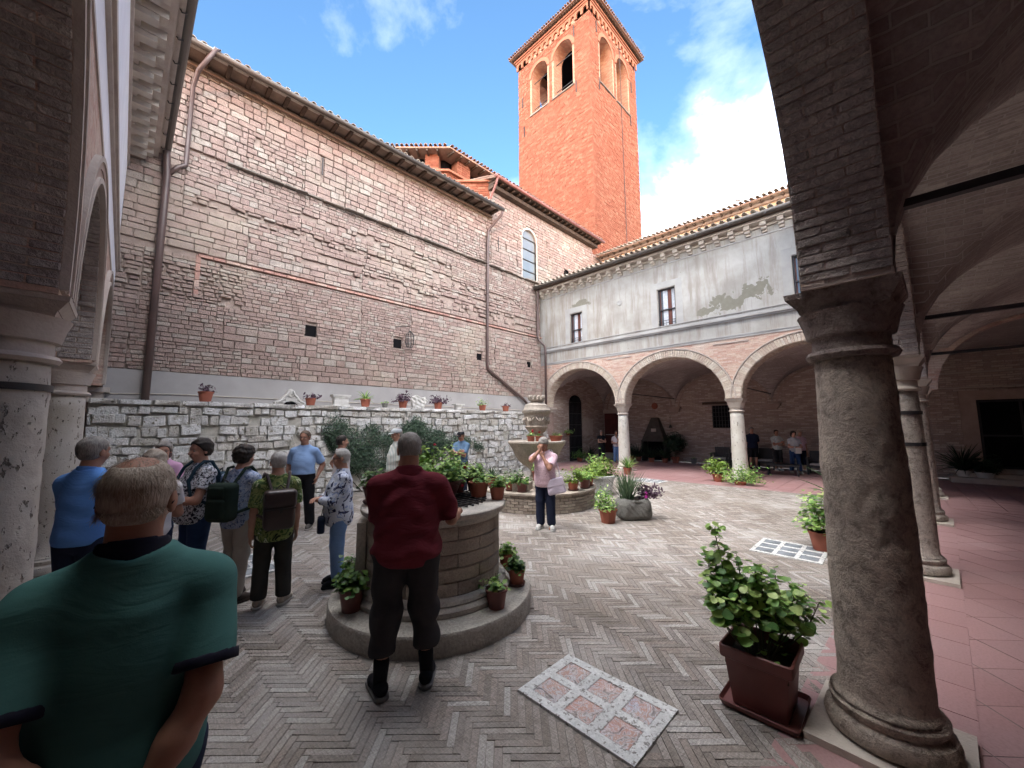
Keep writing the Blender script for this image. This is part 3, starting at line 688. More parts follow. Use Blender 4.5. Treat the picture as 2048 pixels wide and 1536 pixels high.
        parts.append(surface_nets(fh, ph[0]-[0,0,.03], ph[1], .0075 if fine == 1 else .005))
        for (a_,b_,q) in fg:
            fore = [Cone(el[q]*.45+wr[q]*.55, wr[q], .036,.0285)]
            fp,ff = union(a_+fore,.012), union(b_,.004)
            parts.append(surface_nets(lambda X,Y,Z: smin(fp(X,Y,Z),ff(X,Y,Z),.008)-.0006, *bounds(a_+b_,.012), .0065 if fine==1 else .005))
    off=0; VV=[];FF=[]
    for v,f_ in parts: VV.append(v); FF.append(f_+off); off+=len(v)
    me = mesh_np('body', np.concatenate(VV), np.concatenate(FF), skin, True)
    body = D.objects.new('body', me); COL.objects.link(body); body.parent = root
    # ---- eyes
    if fine >= 1:
        for q in (1,-1):
            mb = MB(); e = hp((.0785,q*.031,.020)); mb.lathe([(.001,-.011),(.008,-.008),(.0115,0),(.008,.008),(.001,.011)], e, 10); 
            ob = mb.build('eye', m_eye, None, True); ob.parent = root
        mb = MB(); mb.tube([hp((.092,.022,-.041)),hp((.0945,0,-.039)),hp((.092,-.022,-.041))], .0035, 6); o = mb.build('lips', m_lip, None, True); o.parent = root
    # ---- hair
    if cap is None or hair != 'none':
        ha = np.array({'short':.009,'curly':.030,'bob':.020,'fluffy':.020,'thin':.005}.get(hair,.009)); nf = lumps(seed+3, .0075, 105) if hair == 'curly' else lumps(seed+3,.004,80) if hair in ('fluffy','bob') else lumps(seed+3,.0016,120)
        hpr = [Ell(hp((-.014,0,.060)),(.096,.078,.086),HR)]
        if hair in ('bob',) or longhair: hpr += [Ell(hp((-.045,0,-.01)),(.062,.078,.10),HR)]
        else: hpr += [Ell(hp((-.040,0,.008)),(.052,.062,.058),HR)]
        fr = np.array(HR)
        fl = .026 if hair not in ('bob','thin') else (.030 if hair == 'bob' else .045)
        def facecut(X,Y,Z):
            dx,dy,dz = X-HC0[0],Y-HC0[1],Z-HC0[2]; u = dx*fr[0,0]+dy*fr[1,0]+dz*fr[2,0]; w = dx*fr[0,2]+dy*fr[1,2]+dz*fr[2,2]
            a = (u-.018)*.75-(w-fl)*.65                       # keep what lies behind/above the hairline
            b2 = np.maximum(u-.005, -(w-.075))                # sideburn line
            return np.minimum(a, np.maximum(a-.02, u+.002)) if hair!='bob' else a-.012
        cuts = [facecut]
        if hair in ('short','thin') and not longhair:
            for q in (1,-1):
                ec = hp((.004,q*.088,.008)); cuts.append(lambda X,Y,Z,ec=ec: .030-np.sqrt(((X-ec[0]))**2+(Y-ec[1])**2+((Z-ec[2])*.8)**2))
        lowz = (-.040 if hair not in('curly',) else -.06) if hair != 'bob' else -.10
        cuts.append(lambda X,Y,Z: -(((X-HC0[0])*fr[0,2]+(Y-HC0[1])*fr[1,2]+(Z-HC0[2])*fr[2,2])-lowz))
        if bald:
            cc = hp((-.045,0,.150)); cuts.append(lambda X,Y,Z: .050-np.sqrt((X-cc[0])**2+(Y-cc[1])**2+((Z-cc[2])*1.0)**2))
        garment('hair', hpr, .03, float(ha), .008 if fine>=1 else .014, hairm, root, cuts, nf)
        if fine == 2:      # single strands over the cap of hair
            rs = np.random.RandomState(seed); mb = MB()
            for _ in range(2200):
                v = rs.normal(size=3); v /= np.linalg.norm(v)
                if v[2] < -.35 or (v[0] > .25 and v[2] < .55) : continue
                if bald and v[2] > .55 and v[0] < .5 and rs.rand() < .35: continue
                pz = hp((-.014+.101*v[0], .083*v[1], .060+.091*v[2]) if v[2] > -.1 else (-.045+.064*v[0],.072*v[1],.01+.07*v[2]))
                tdir = HR@np.array([-.5*v[0]-.35, v[1]*.15+rs.normal()*.25, -.75+.5*max(v[2],0)]); tdir /= np.linalg.norm(tdir)
                nv = HR@v; L = rs.uniform(.012,.026); p1 = pz+nv*.003+tdir*L*.5; p2 = pz+nv*.0015+tdir*L
                mb.tube([pz-nv*.003, p1, p2], [.0006,.0005,.00015], 3, False)
            o = mb.build('hair_strands', hairm, None, True, 'stuff'); o.parent = root
    if cap is not None:
        kind,cm = cap; cuts=[lambda X,Y,Z: -((Z-HC0[2])-(.055))-(X-HC0[0])*.10]
        pr = [Ell(hp((.0,0,.072)),(.106,.086,.070),HR)]
        o = garment('cap', pr, .02, .008, .009, cm, root, cuts)
        garment('cap_brim', [Ell(hp((.10,0,.060)),(.065,.062,.010),HR)], .02, .002, .008, cm, root)
    if glasses:
        mb = MB()
        for q in (1,-1):
            cpt = [hp((.101, q*(.032+.021*math.cos(a)), .022+.016*math.sin(a))) for a in np.linspace(0,2*math.pi,13)]
            mb.tube(cpt, .0014, 5, False); mb.tube([hp((.099,q*.053,.028)),hp((.05,q*.080,.030)),hp((-.01,q*.088,.026)),hp((-.03,q*.085,.010))], .0020, 5)
        mb.tube([hp((.103,.011,.026)),hp((.103,-.011,.026))], .0014, 5)
        o = mb.build('glasses', m_iron, None, True); o.parent = root
    # ---- clothes
    gv = .013 if fine >= 1 else .018
    if fine == 2: gv = .010
    if top is not None:
        hz = hem; zc = up((0,0,1.0))
        wz = .136*b+.022*belly
        tp = list(torso)
        drape_r = (.128+.060*belly, wz+.008)
        # hanging part of the shirt: stacked ellipsoids from chest to hem
        for zz,kx in ((1.20,.98),(1.10,1.0),(1.0,1.02),(.94,1.03)): tp.append(Ell(up((.012+.025*belly,0,zz)),(drape_r[0]*kx,drape_r[1]*kx,.13),Rl))
        if hem < .90 or dress: 
            for zz in np.arange(hem+.06,.93,.07): tp.append(Ell(np.array([.012,0,zz]),(drape_r[0]*1.02,drape_r[1]*1.05,.11)))
        slv = []; cuts = [lambda X,Y,Z: hem-Z-.0*X]
        for q in (1,-1):
            if sleeve > 1: e1 = el[q]*(2-sleeve)+wr[q]*(sleeve-1); slv += [Cone(SH[q],el[q],.056*b**.5,.052), Cone(el[q],e1,.052,.044)]; end,dirv = e1,(wr[q]-el[q])
            else: e1 = SH[q]+(el[q]-SH[q])*(sleeve+.12); slv += [Cone(SH[q],e1,.055*b**.6,.062*b**.6)]; end,dirv = SH[q]+(el[q]-SH[q])*sleeve, el[q]-SH[q]
            dirv = dirv/np.linalg.norm(dirv)
            def cut(X,Y,Z,end=end,dirv=dirv,q=q):
                a = (X-end[0])*dirv[0]+(Y-end[1])*dirv[1]+(Z-end[2])*dirv[2]
                r = np.sqrt((X-end[0])**2+(Y-end[1])**2+(Z-end[2])**2)-.115
                # only near the arm and clear of the trunk
                bod = Ell(up((.02,0,1.15)),(drape_r[0]+.012,drape_r[1]+.010,.42),Rl).d(X,Y,Z)
                return np.minimum(a, np.minimum(-r, bod) if sleeve <= 1 else -r)
            cuts.append(cut)
            if cuffm is not None and sleeve <= 1:
                o = None
                garment('cuff', [Cone(end-dirv*.022,end+dirv*.001,.062*b**.6,.062*b**.6)], .01, .0155, gv*.8, cuffm, root, [lambda X,Y,Z,end=end,dirv=dirv: np.abs((X-end[0]+dirv[0]*.010)*dirv[0]+(Y-end[1]+dirv[1]*.010)*dirv[1]+(Z-end[2]+dirv[2]*.010)*dirv[2])-.014])
        nk = hp((-.012,0,-.05)); 
        nkp = Cone(neckb+[.012,0,.0],neckb+[.03,0,.12],.052*b**.6,.085*b**.6)
        cuts.append(lambda X,Y,Z: -nkp.d(X,Y,Z))
        fo = folds(seed, folda)
        fcut = lambda X,Y,Z: fo(X,Y,Z)
        # sleeve cuts must apply to sleeves only: build trunk and sleeves as one field
        ft,fsl = union(tp,.05,.013), union(slv,.02,.010)
        def fshirt(X,Y,Z):
            a = fsl(X,Y,Z)
            for c in cuts[1:-1]:
                a = np.maximum(a, c(X,Y,Z))
            d = smin(ft(X,Y,Z), a, .03)+fo(X,Y,Z)
            d = np.maximum(d, cuts[0](X,Y,Z)); return np.maximum(d, cuts[-1](X,Y,Z))
        # fields cut per sleeve
        def sl_field(q):
            fq = union([p_ for i_,p_ in enumerate(slv) if (i_ < len(slv)/2) == (q == 1)], .02, .010)
            end = (SH[q]+(el[q]-SH[q])*sleeve) if sleeve <= 1 else (el[q]*(2-sleeve)+wr[q]*(sleeve-1)); dv = (el[q]-SH[q]) if sleeve <= 1 else (wr[q]-el[q]); dv = dv/np.linalg.norm(dv)
            return lambda X,Y,Z: np.maximum(fq(X,Y,Z), (X-end[0])*dv[0]+(Y-end[1])*dv[1]+(Z-end[2])*dv[2])
        fL,fR = sl_field(1), sl_field(-1)
        def fshirt(X,Y,Z):
            d = smin(smin(ft(X,Y,Z), fL(X,Y,Z), .03), fR(X,Y,Z), .03)+fo(X,Y,Z)
            return np.maximum(np.maximum(np.maximum(d, hem-Z), -nkp.d(X,Y,Z)), Z-(neckb[2]+.018)-.25*np.abs(Y))
        lo,hi = bounds(tp+slv,.03); lo[2] = max(lo[2],hem-.03)
        V,F = surface_nets(fshirt, lo, hi, gv)
        o = D.objects.new('dress' if dress else 'shirt', mesh_np('shirt',V,F,top,True)); COL.objects.link(o); o.parent = root
        if collar is not None:
            garment('collar', [Cone(neckb+[.004,0,-.012],neckb+[.012,0,.045+collar_h*.3],.079*b**.6,.067*b**.6)], .02, .007, .008, collar, root, [lambda X,Y,Z: -Cone(neckb-[0,0,.05],neckb+[.02,0,.12],.062*b**.6,.062*b**.6).d(X,Y,Z), lambda X,Y,Z: Z-(neckb[2]+collar_h+.012)-(X-neckb[0])*-.25])
    if bottom is not None:
        pr = [Ell(up((.005,0,.97)),(.122+.02*belly,.158*b,.11),Rl), Ell(np.array([0,0,.92]),(.118,.158*b,.10))]
        le = legend
        if skirt_len is None:
            for q in (1,-1):
                A,K,H_ = AN[q],KN[q],HJ[q]; bot = A+[-.005,0,0]
                pr += [Cone(H_,K,.094*b**.85,.072*b**.7), Cone(K,bot*.9+K*.1,.072*b**.7,.068*b**.5)]
                if le < .05: pr += [Cone(bot,bot+[0,0,-.05],.064,.066)]
        else:
            for zz in np.arange(skirt_len+.05,.93,.06): pr.append(Ell(np.array([0,0,zz]),(.13+.03*(.93-zz),.165*b+.05*(.93-zz),.09)))
            le = skirt_len
        ztop = min(up((0,0,1.035))[2], hem+.09) if top is not None else up((0,0,1.035))[2]
        garment('skirt' if skirt_len is not None else 'trousers', pr, .025, .010, gv, bottom, root, [lambda X,Y,Z: le-Z, lambda X,Y,Z: Z-ztop], folds(seed+9, folda*(1.1 if fine < 2 else 1.5), .6))
    if belt is not None:
        garment('belt', [Ell(up((.005,0,.985)),(.130+.02*belly,.162*b,.10),Rl)], .02, .012, .011, belt, root, [lambda X,Y,Z: np.abs(Z-up((0,0,1.0))[2])-.02])
    for q,fd in ((1,footdir[0]),(-1,footdir[1])):
        A = AN[q]; R2 = np.array(Matrix.Rotation(rad(fd)*1.0,3,'Z')); fv = R2@np.array([1,0,0])
        if shoe is not None:
            sp = [Cone(A+[0,0,-.020]-fv*.035,A+[0,0,-.035]+fv*.10,.043,.036), Cone(A+[0,0,-.035]+fv*.10,A+[0,0,-.045]+fv*.145,.038,.030)]
            garment('shoe', sp, .02, .004, .009 if fine>=1 else .014, shoe, root, [lambda X,Y,Z: .018-Z])
            so = [Cone(A*[1,1,0]+[0,0,.018]-fv*.04,A*[1,1,0]+[0,0,.018]+fv*.145,.047,.041)]
            garment('sole', so, .01, .004, .009 if fine>=1 else .014, sole or m_sole, root, [lambda X,Y,Z: np.abs(Z-.015)-.015])
        if sock is not None:
            garment('sock', [Cone(AN[q]+[0,0,-.03],AN[q]*.72+KN[q]*.28,.042,.050)], .01, .003, .011, sock, root)
    if watch:
        q = 1; d_ = (wr[q]-el[q]); d_ /= np.linalg.norm(d_); garment('wristwatch', [Cone(wr[q]-d_*.035,wr[q]-d_*.01,.030,.029)], .01, .004, .007, m_iron, root, [lambda X,Y,Z: np.abs((X-wr[q][0]+d_[0]*.022)*d_[0]+(Y-wr[q][1]+d_[1]*.022)*d_[1]+(Z-wr[q][2]+d_[2]*.022)*d_[2])-.009])
    root['_sh'] = [float(v) for v in SH[1]]; del root['_sh']
    return root, dict(SH=SH,el=el,wr=wr,up=up,hp=hp,s=s,b=b,belly=belly,neckb=neckb)
m_eye = M_plain('eye_white',(.35,.33,.32),(.10,.08,.07),60,.3,0.0); m_lip = M_plain('lip',(.36,.14,.12),None,20,.5,.05)
m_sole = M_plain('rubber_sole',(.45,.43,.40),(.35,.33,.30),20,.8,.2)
def worn(root, name, label, cat, builder):
    """a thing carried by a person: top-level, in the person's own frame"""
    e = D.objects.new(name, None); COL.objects.link(e); e.location = root.location; e.rotation_euler = root.rotation_euler; e.scale = root.scale
    e.empty_display_size=.1; tag(e, label, cat); builder(e); return e
def rbox_prims_field(c, d, r, R=None):
    c = np.array(c,float); d = np.array(d,float)/2-r; R = np.eye(3) if R is None else R
    def f(X,Y,Z):
        x,y,z = X-c[0],Y-c[1],Z-c[2]
        u = np.abs(x*R[0,0]+y*R[1,0]+z*R[2,0])-d[0]; v = np.abs(x*R[0,1]+y*R[1,1]+z*R[2,1])-d[1]; w = np.abs(x*R[0,2]+y*R[1,2]+z*R[2,2])-d[2]
        return np.sqrt(np.maximum(u,0)**2+np.maximum(v,0)**2+np.maximum(w,0)**2)+np.minimum(np.maximum(u,np.maximum(v,w)),0)-r
    return f, (c-np.linalg.norm(d)-r-.02, c+np.linalg.norm(d)+r+.02)
def soft_box(name, c, d, r, mat, parent, R=None, h=.012, fold=None, taper=None):
    f,(lo,hi) = rbox_prims_field(c,d,r,R)
    g = f if fold is None else (lambda X,Y,Z: f(X,Y,Z)+fold(X,Y,Z))
    V,F = surface_nets(g, lo, hi, h); o = D.objects.new(name, mesh_np(name,V,F,mat,True)); COL.objects.link(o); o.parent = parent; return o
import mathutils.noise as mnoise
# ------------------------------------------------------------ structure
def arch_half(v, o):
    """half width of opening o=(uc,ru,rz,z0,zs) at height v"""
    uc,ru,rz,z0,zs = o
    if v < z0: return 0
    if v <= zs: return ru
    if rz <= 0 or v >= zs+rz: return 0
    return ru*math.sqrt(1-((v-zs)/rz)**2)
def arch_mask(ops, ring=0.0, rects=()):
    cm = cutter(rects)
    def m(a,b,c,d):
        segs = cm(a,b,c,d) if rects else [(a,b)]
        for o in ops:
            oo = (o[0],o[1]+ring,(o[2]+ring if o[2] > 0 else 0),o[3],o[4]+(ring if o[2] <= 0 else 0))
            hw = max(arch_half(v,oo) for v in (c+.001,(c+d)/2,d-.001))
            if hw <= 0: continue
            x0,x1 = o[0]-hw,o[0]+hw; ns=[]
            for p,q in segs:
                if q <= x0 or p >= x1: ns.append((p,q)); continue
                if p < x0: ns.append((p,x0))
                if q > x1: ns.append((x1,q))
            segs = ns
        return segs
    return m
def band(mb, O, U, N, th, u0, u1, z0, z1, ops=(), back=True, seg=20, soffit=True):
    """wall between z0 and z1 with openings that start at z0: (uc,ru,rz,z0,zs)"""
    O,U,N = Vector(O),Vector(U),Vector(N); P = lambda u,z,d: O+U*u+Vector((0,0,z))-N*d
    us = [(u0,None)]
    cur = []
    for o in sorted(ops, key=lambda q:q[0]):
        uc,ru,rz,_,zs = o
        cur.append((uc-ru,z0,0))
        if rz > 0: pts = [(uc-ru*math.cos(t), zs+rz*math.sin(t)) for t in np.linspace(0,math.pi,seg+1)]
        else: pts = [(uc-ru,zs),(uc+ru,zs)]
        cur.append(('arch',pts)); cur.append((uc+ru,z0,0))
    line = [(u0,z0)]
    for o in sorted(ops, key=lambda q:q[0]):
        uc,ru,rz,_,zs = o
        line.append((uc-ru,z0))
        pts = [(uc-ru*math.cos(t), zs+rz*math.sin(t)) for t in np.linspace(0,math.pi,seg+1)] if rz > 0 else [(uc-ru,zs),(uc+ru,zs)]
        line += pts; line.append((uc+ru,z0))
    line.append((u1,z0))
    L = [line[0]]
    for q in line[1:]:
        if abs(q[0]-L[-1][0]) > 1e-5 or abs(q[1]-L[-1][1]) > 1e-5: L.append(q)
    for d,fl in ((0,False),(th,True)):
        if d and not back: continue
        mb.strip([P(u,z,d) for u,z in L],[P(u,z1,d) for u,z in L], fl)
    if soffit: mb.strip([P(u,z,th) for u,z in L],[P(u,z,0) for u,z in L])
    mb.add([P(u0,z1,0),P(u1,z1,0),P(u1,z1,th),P(u0,z1,th)],[(0,1,2,3)])
    mb.add([P(u0,z0,0),P(u0,z1,0),P(u0,z1,th),P(u0,z0,th)],[(0,1,2,3)]); mb.add([P(u1,z0,0),P(u1,z1,0),P(u1,z1,th),P(u1,z0,th)],[(3,2,1,0)])
    return mb
def ring(mb, O, U, N, o, r0, r1, d0, d1, seg=28, legs=0.0):
    """arch ring on the wall face between offsets r0..r1 outside the intrados, from -d0 (in) to d1 (proud)"""
    O,U,N = Vector(O),Vector(U),Vector(N); uc,ru,rz,_,zs = o
    P = lambda r,t,d: O+U*(uc-(ru+r)*math.cos(t))+Vector((0,0,zs+(rz+r)*math.sin(t)))+N*d
    ts = np.linspace(0,math.pi,seg+1)
    a = [P(r0,t,d1) for t in ts]; b = [P(r1,t,d1) for t in ts]; c = [P(r1,t,-d0) for t in ts]; e = [P(r0,t,-d0) for t in ts]
    mb.strip(a,b); mb.strip(b,c); mb.strip(e,a)
    mb.add([a[0],b[0],c[0],e[0]],[(0,1,2,3)]); mb.add([a[-1],b[-1],c[-1],e[-1]],[(3,2,1,0)])
def voussoirs(O,U,N,o,r0,r1,n,proud=.02,gap=.006):
    O,U,N = map(np.array,(O,U,N)); Z = np.array([0,0,1.0]); uc,ru,rz,_,zs = o; out=[]
    per = math.pi*(ru+rz)/2; w = per/n
    for k in range(n):
        t = math.pi*(k+.5)/n; rr = (r0+r1)/2
        c = O+U*(uc-(ru+rr)*math.cos(t))+Z*(zs+(rz+rr)*math.sin(t)); R_ = -U*math.cos(t)+Z*math.sin(t); T = U*math.sin(t)+Z*math.cos(t)
        out.append(np.concatenate([c-N*.02,T,R_,N,[w*(1+ (rr)/ru)-gap,(r1-r0),proud+.02]]))
    return out
def soffit_bricks(O,U,N,th,o,d=.035,bl=.29,bh=.068,gap=.008,t0=0,t1=math.pi):
    """bricks on the underside of an arch, laid across its thickness"""
    O,U,N = map(np.array,(O,U,N)); Z = np.array([0,0,1.0]); uc,ru,rz,_,zs = o; out=[]; n = int((t1-t0)*ru/bh)
    for k in range(n):
        t = t0+(t1-t0)*(k+.5)/n; c0 = O+U*(uc-ru*math.cos(t))+Z*(zs+rz*math.sin(t)); T = U*math.sin(t)+Z*math.cos(t); R_ = U*math.cos(t)-Z*math.sin(t)
        v = 0.0; first = bl*(.5 if k%2 else 1.0)*RNG.uniform(.9,1.05)
        while v < th-.01:
            l = min(first if v == 0 else bl*RNG.uniform(.9,1.1), th-v)
            if th-v-l < .05: l = th-v
            cc = c0-N*(v+l/2)+R_*(-.03)
            out.append(np.concatenate([cc,N,T,R_,[l-gap,bh-gap,.03+d*RNG.uniform(.35,1.0)]])); v += l
    return out
def vault(mb, O, U, W, lu, lw, z0, ru_rise, seg=16, inset=.12):
    """groin vault over a bay: O corner, U/W unit dirs"""
    O,U,W = Vector(O),Vector(U),Vector(W); n = seg; V=[]; 
    f = lambda s: math.sqrt(max(0,1-(2*s-1)**2))
    ts = [(1-math.cos(math.pi*i/n))/2 for i in range(n+1)]
    for i in range(n+1):
        for j in range(n+1):
            z = z0+ru_rise*max(f(ts[i]), f(ts[j])); V.append(O+U*(ts[i]*lu)+W*(ts[j]*lw)+Vector((0,0,z)))
    mb.add(V,[(i*(n+1)+j,i*(n+1)+j+1,(i+1)*(n+1)+j+1,(i+1)*(n+1)+j) for i in range(n) for j in range(n)])
def tile_row(mb_list, O, U, Dn, n, sp, r, L, tilt=.0):
    pass
def eave_tiles(name, O, U, S, length, rows, parent, mat, sp=.235, r=.085, L=.42, single=0):
    """barrel tiles along an eave: U along, S up the slope (unit vector); half pipes"""
    k = 7; bv=[]; bf=[]
    for j,(v,rr,lift) in enumerate(((0.0,1.0,.012),(1.0,.80,0.0))):
        for q,sc in ((0,1.0),(1,.80)):
            for i in range(k): a = math.pi*i/(k-1); bv.append((-math.cos(a)*rr*sc, v, math.sin(a)*rr*sc+lift/r))
    A = lambda j,q,i: (j*2+q)*k+i
    for i in range(k-1):
        bf += [(A(0,0,i),A(0,0,i+1),A(1,0,i+1),A(1,0,i)),(A(0,1,i+1),A(0,1,i),A(1,1,i),A(1,1,i+1)),(A(0,0,i+1),A(0,0,i),A(0,1,i),A(0,1,i+1))]
    bv = np.array(bv,dtype=np.float32); bf = np.array(bf); O,U,S = map(np.array,(O,U,S)); Nn = np.cross(U,S); Nn = Nn*np.sign(Nn[2]); pl=[]
    for rr_ in range(rows):
        n = int(length/sp)
        for i in range(n):
            c = O+U*((i+.5)*sp+RNG.normal()*.008)+S*(rr_*(L-.08)-.05+RNG.uniform(-.02,.02))+Nn*RNG.uniform(0,.012)
            j_ = RNG.normal()*.03; UU = U*math.cos(j_)+S*math.sin(j_); SS = S*math.cos(j_)-U*math.sin(j_)
            pl.append(np.concatenate([c,UU,SS,Nn,[r,L,r]]))
    pieces(name, pl, [(bv,bf)], mat, parent, single)
def slab_roof(mb, O, U, S, length, run, th=.06):
    O,U,S = map(Vector,(O,U,S)); n = U.cross(S); n = n if n.z > 0 else -n
    P = [O,O+U*length,O+U*length+S*run,O+S*run]; Q = [p-n*th for p in P]
    mb.add(P+Q,[(0,1,2,3),(7,6,5,4),(0,4,5,1),(1,5,6,2),(2,6,7,3),(3,7,4,0)])
S20 = math.tan(rad(19)); 
def slope(dx,dy,t=S20):
    v = np.array([dx,dy,t]); return v/np.linalg.norm(v)

# ---- ground
gd = MB(); gd.box((0,0,-.06),(900,900,.02)); g0 = gd.build('ground', m_pave_mortar); tag(g0, kind='structure')
court = MB(); court.b2(-.45,13.2,-.6,12.4,-.04,-.006); court_o = court.build('courtyard_paving', m_pave_mortar); tag(court_o, kind='structure')
WINV[court_o.name] = Matrix.Identity(4)
# light wells of glass blocks let into the paving: (x0,x1,y0,y1,nx,ny)
WELLS = [(2.12,2.72,1.17,2.06,2,3),(6.76,7.62,.86,1.72,3,3),(12.3,13.05,5.6,6.5,3,3),(1.12,1.62,5.9,6.9,2,3),(.75,1.35,10.1,10.9,2,3)]
FCUT = [(2.49,3.67,1.02),(7.37,6.45,1.38)]
def herring():
    w,n = .048,6; L = w*n; a = rad(45); ca,sa = math.cos(a),math.sin(a); out=[]
    R = 270
    for i in range(-R,R):
        for j in range(-R,R):
            m = (i-j)%(2*n)
            if m == 0: cx,cy,du,dv,ori = i+n/2,j+.5,L,w,0
            elif m == 2*n-1: cx,cy,du,dv,ori = i+.5,j+n/2,w,L,1
            else: continue
            x,y = cx*w,cy*w; X = x*ca-y*sa+6.4; Y = x*sa+y*ca+5.8
            if X < -.30 or X > 13.08 or Y < .50-.056*X*.9 or Y > 12.3: continue
            if any(x0+.05 < X < x1-.05 and y0+.05 < Y < y1-.05 for (x0,x1,y0,y1,_,_) in WELLS): continue
            if any((X-px)**2+(Y-py)**2 < r*r for px,py,r in FCUT): continue
            t = RNG.normal()*.012; u = np.array([math.cos(a+t),math.sin(a+t),RNG.normal()*.003]); v = np.array([-math.sin(a+t),math.cos(a+t),RNG.normal()*.005])
            if ori: u,v = v,-u; 
            nn = np.cross(u,v); gp = .0016+RNG.uniform(0,.0025); 
            out.append(np.concatenate([[X,Y,-.04],u,v,nn,[L-gp,w-gp,.040+RNG.normal()*.0011]]))
    return out
def paver_variant(rs):
    V,F = block_chamfer(rs,.014,.012); V = V.copy(); V[4:8,2] = .975; return V,F
PAV = [paver_variant(RNG) for _ in range(8)]
pieces('paving_brick', herring(), PAV, m_paver, court_o, 300)
# stone edging between brick and red floor
pf = MB(); pf.b2(13.2,20.2,-6,12.38,-.05,-.012)
pf.add([(-6,-.1,-.04),(13.2,-.82,-.04),(13.2,-6,-.04),(-6,-6,-.04),(-6,-.1,-.006),(13.2,-.82,-.006),(13.2,-6,-.006),(-6,-6,-.006)],[(4,7,6,5),(0,1,2,3),(0,4,5,1)])
pf.b2(-6,-.95,-.1,12.3,-.05,-.012)
pfo = pf.build('portico_floor', m_grout); tag(pfo, kind='structure'); WINV[pfo.name] = Matrix.Identity(4)
tl=[]; U0 = np.array([math.cos(rad(-3.24)),math.sin(rad(-3.24)),0]); V0 = np.array([-U0[1],U0[0],0]); ZZ = np.array([0,0,1.0]); O0 = np.array([3.36,.18,0])
for i in range(-10,44):       # border strip under the arcade and the field of diagonal tiles behind it
    for k in range(2):
        c = O0+U0*(i*.42)+V0*(.02+.34-.42*k-.10)
        if c[0] < 13.3: tl.append(np.concatenate([c+[0,0,-.02],U0,V0,ZZ,[.415,.415,.020+RNG.uniform(-.0006,.0006)]]))
du = (U0+V0)/math.sqrt(2); dv = (V0-U0)/math.sqrt(2)
for i in range(-70,70):
    for j in range(-70,70):
        c = O0+du*(i*.42)+dv*(j*.42)-V0*1.0; w_ = (c-O0)@V0; u_ = (c-O0)@U0
        if w_ < .0 and w_ > -4.6 and -6 < c[0] < 13.6: tl.append(np.concatenate([c+[0,0,-.0235],du,dv,ZZ,[.4185,.4185,.020+RNG.uniform(-.0008,.0008)]]))
for i in range(0,17):
    for j in range(-10,32):
        c = np.array([13.4+i*.42,j*.42-.9,-.02])
        if c[0] < 20.1 and -4.6 < c[1] < 12.2: tl.append(np.concatenate([c,[1,0,0],[0,1,0],ZZ,[.415,.415,.021+RNG.uniform(-.0008,.0008)]]))
pieces('floor_tile', tl, TILE, m_redfloor, pfo, 200)

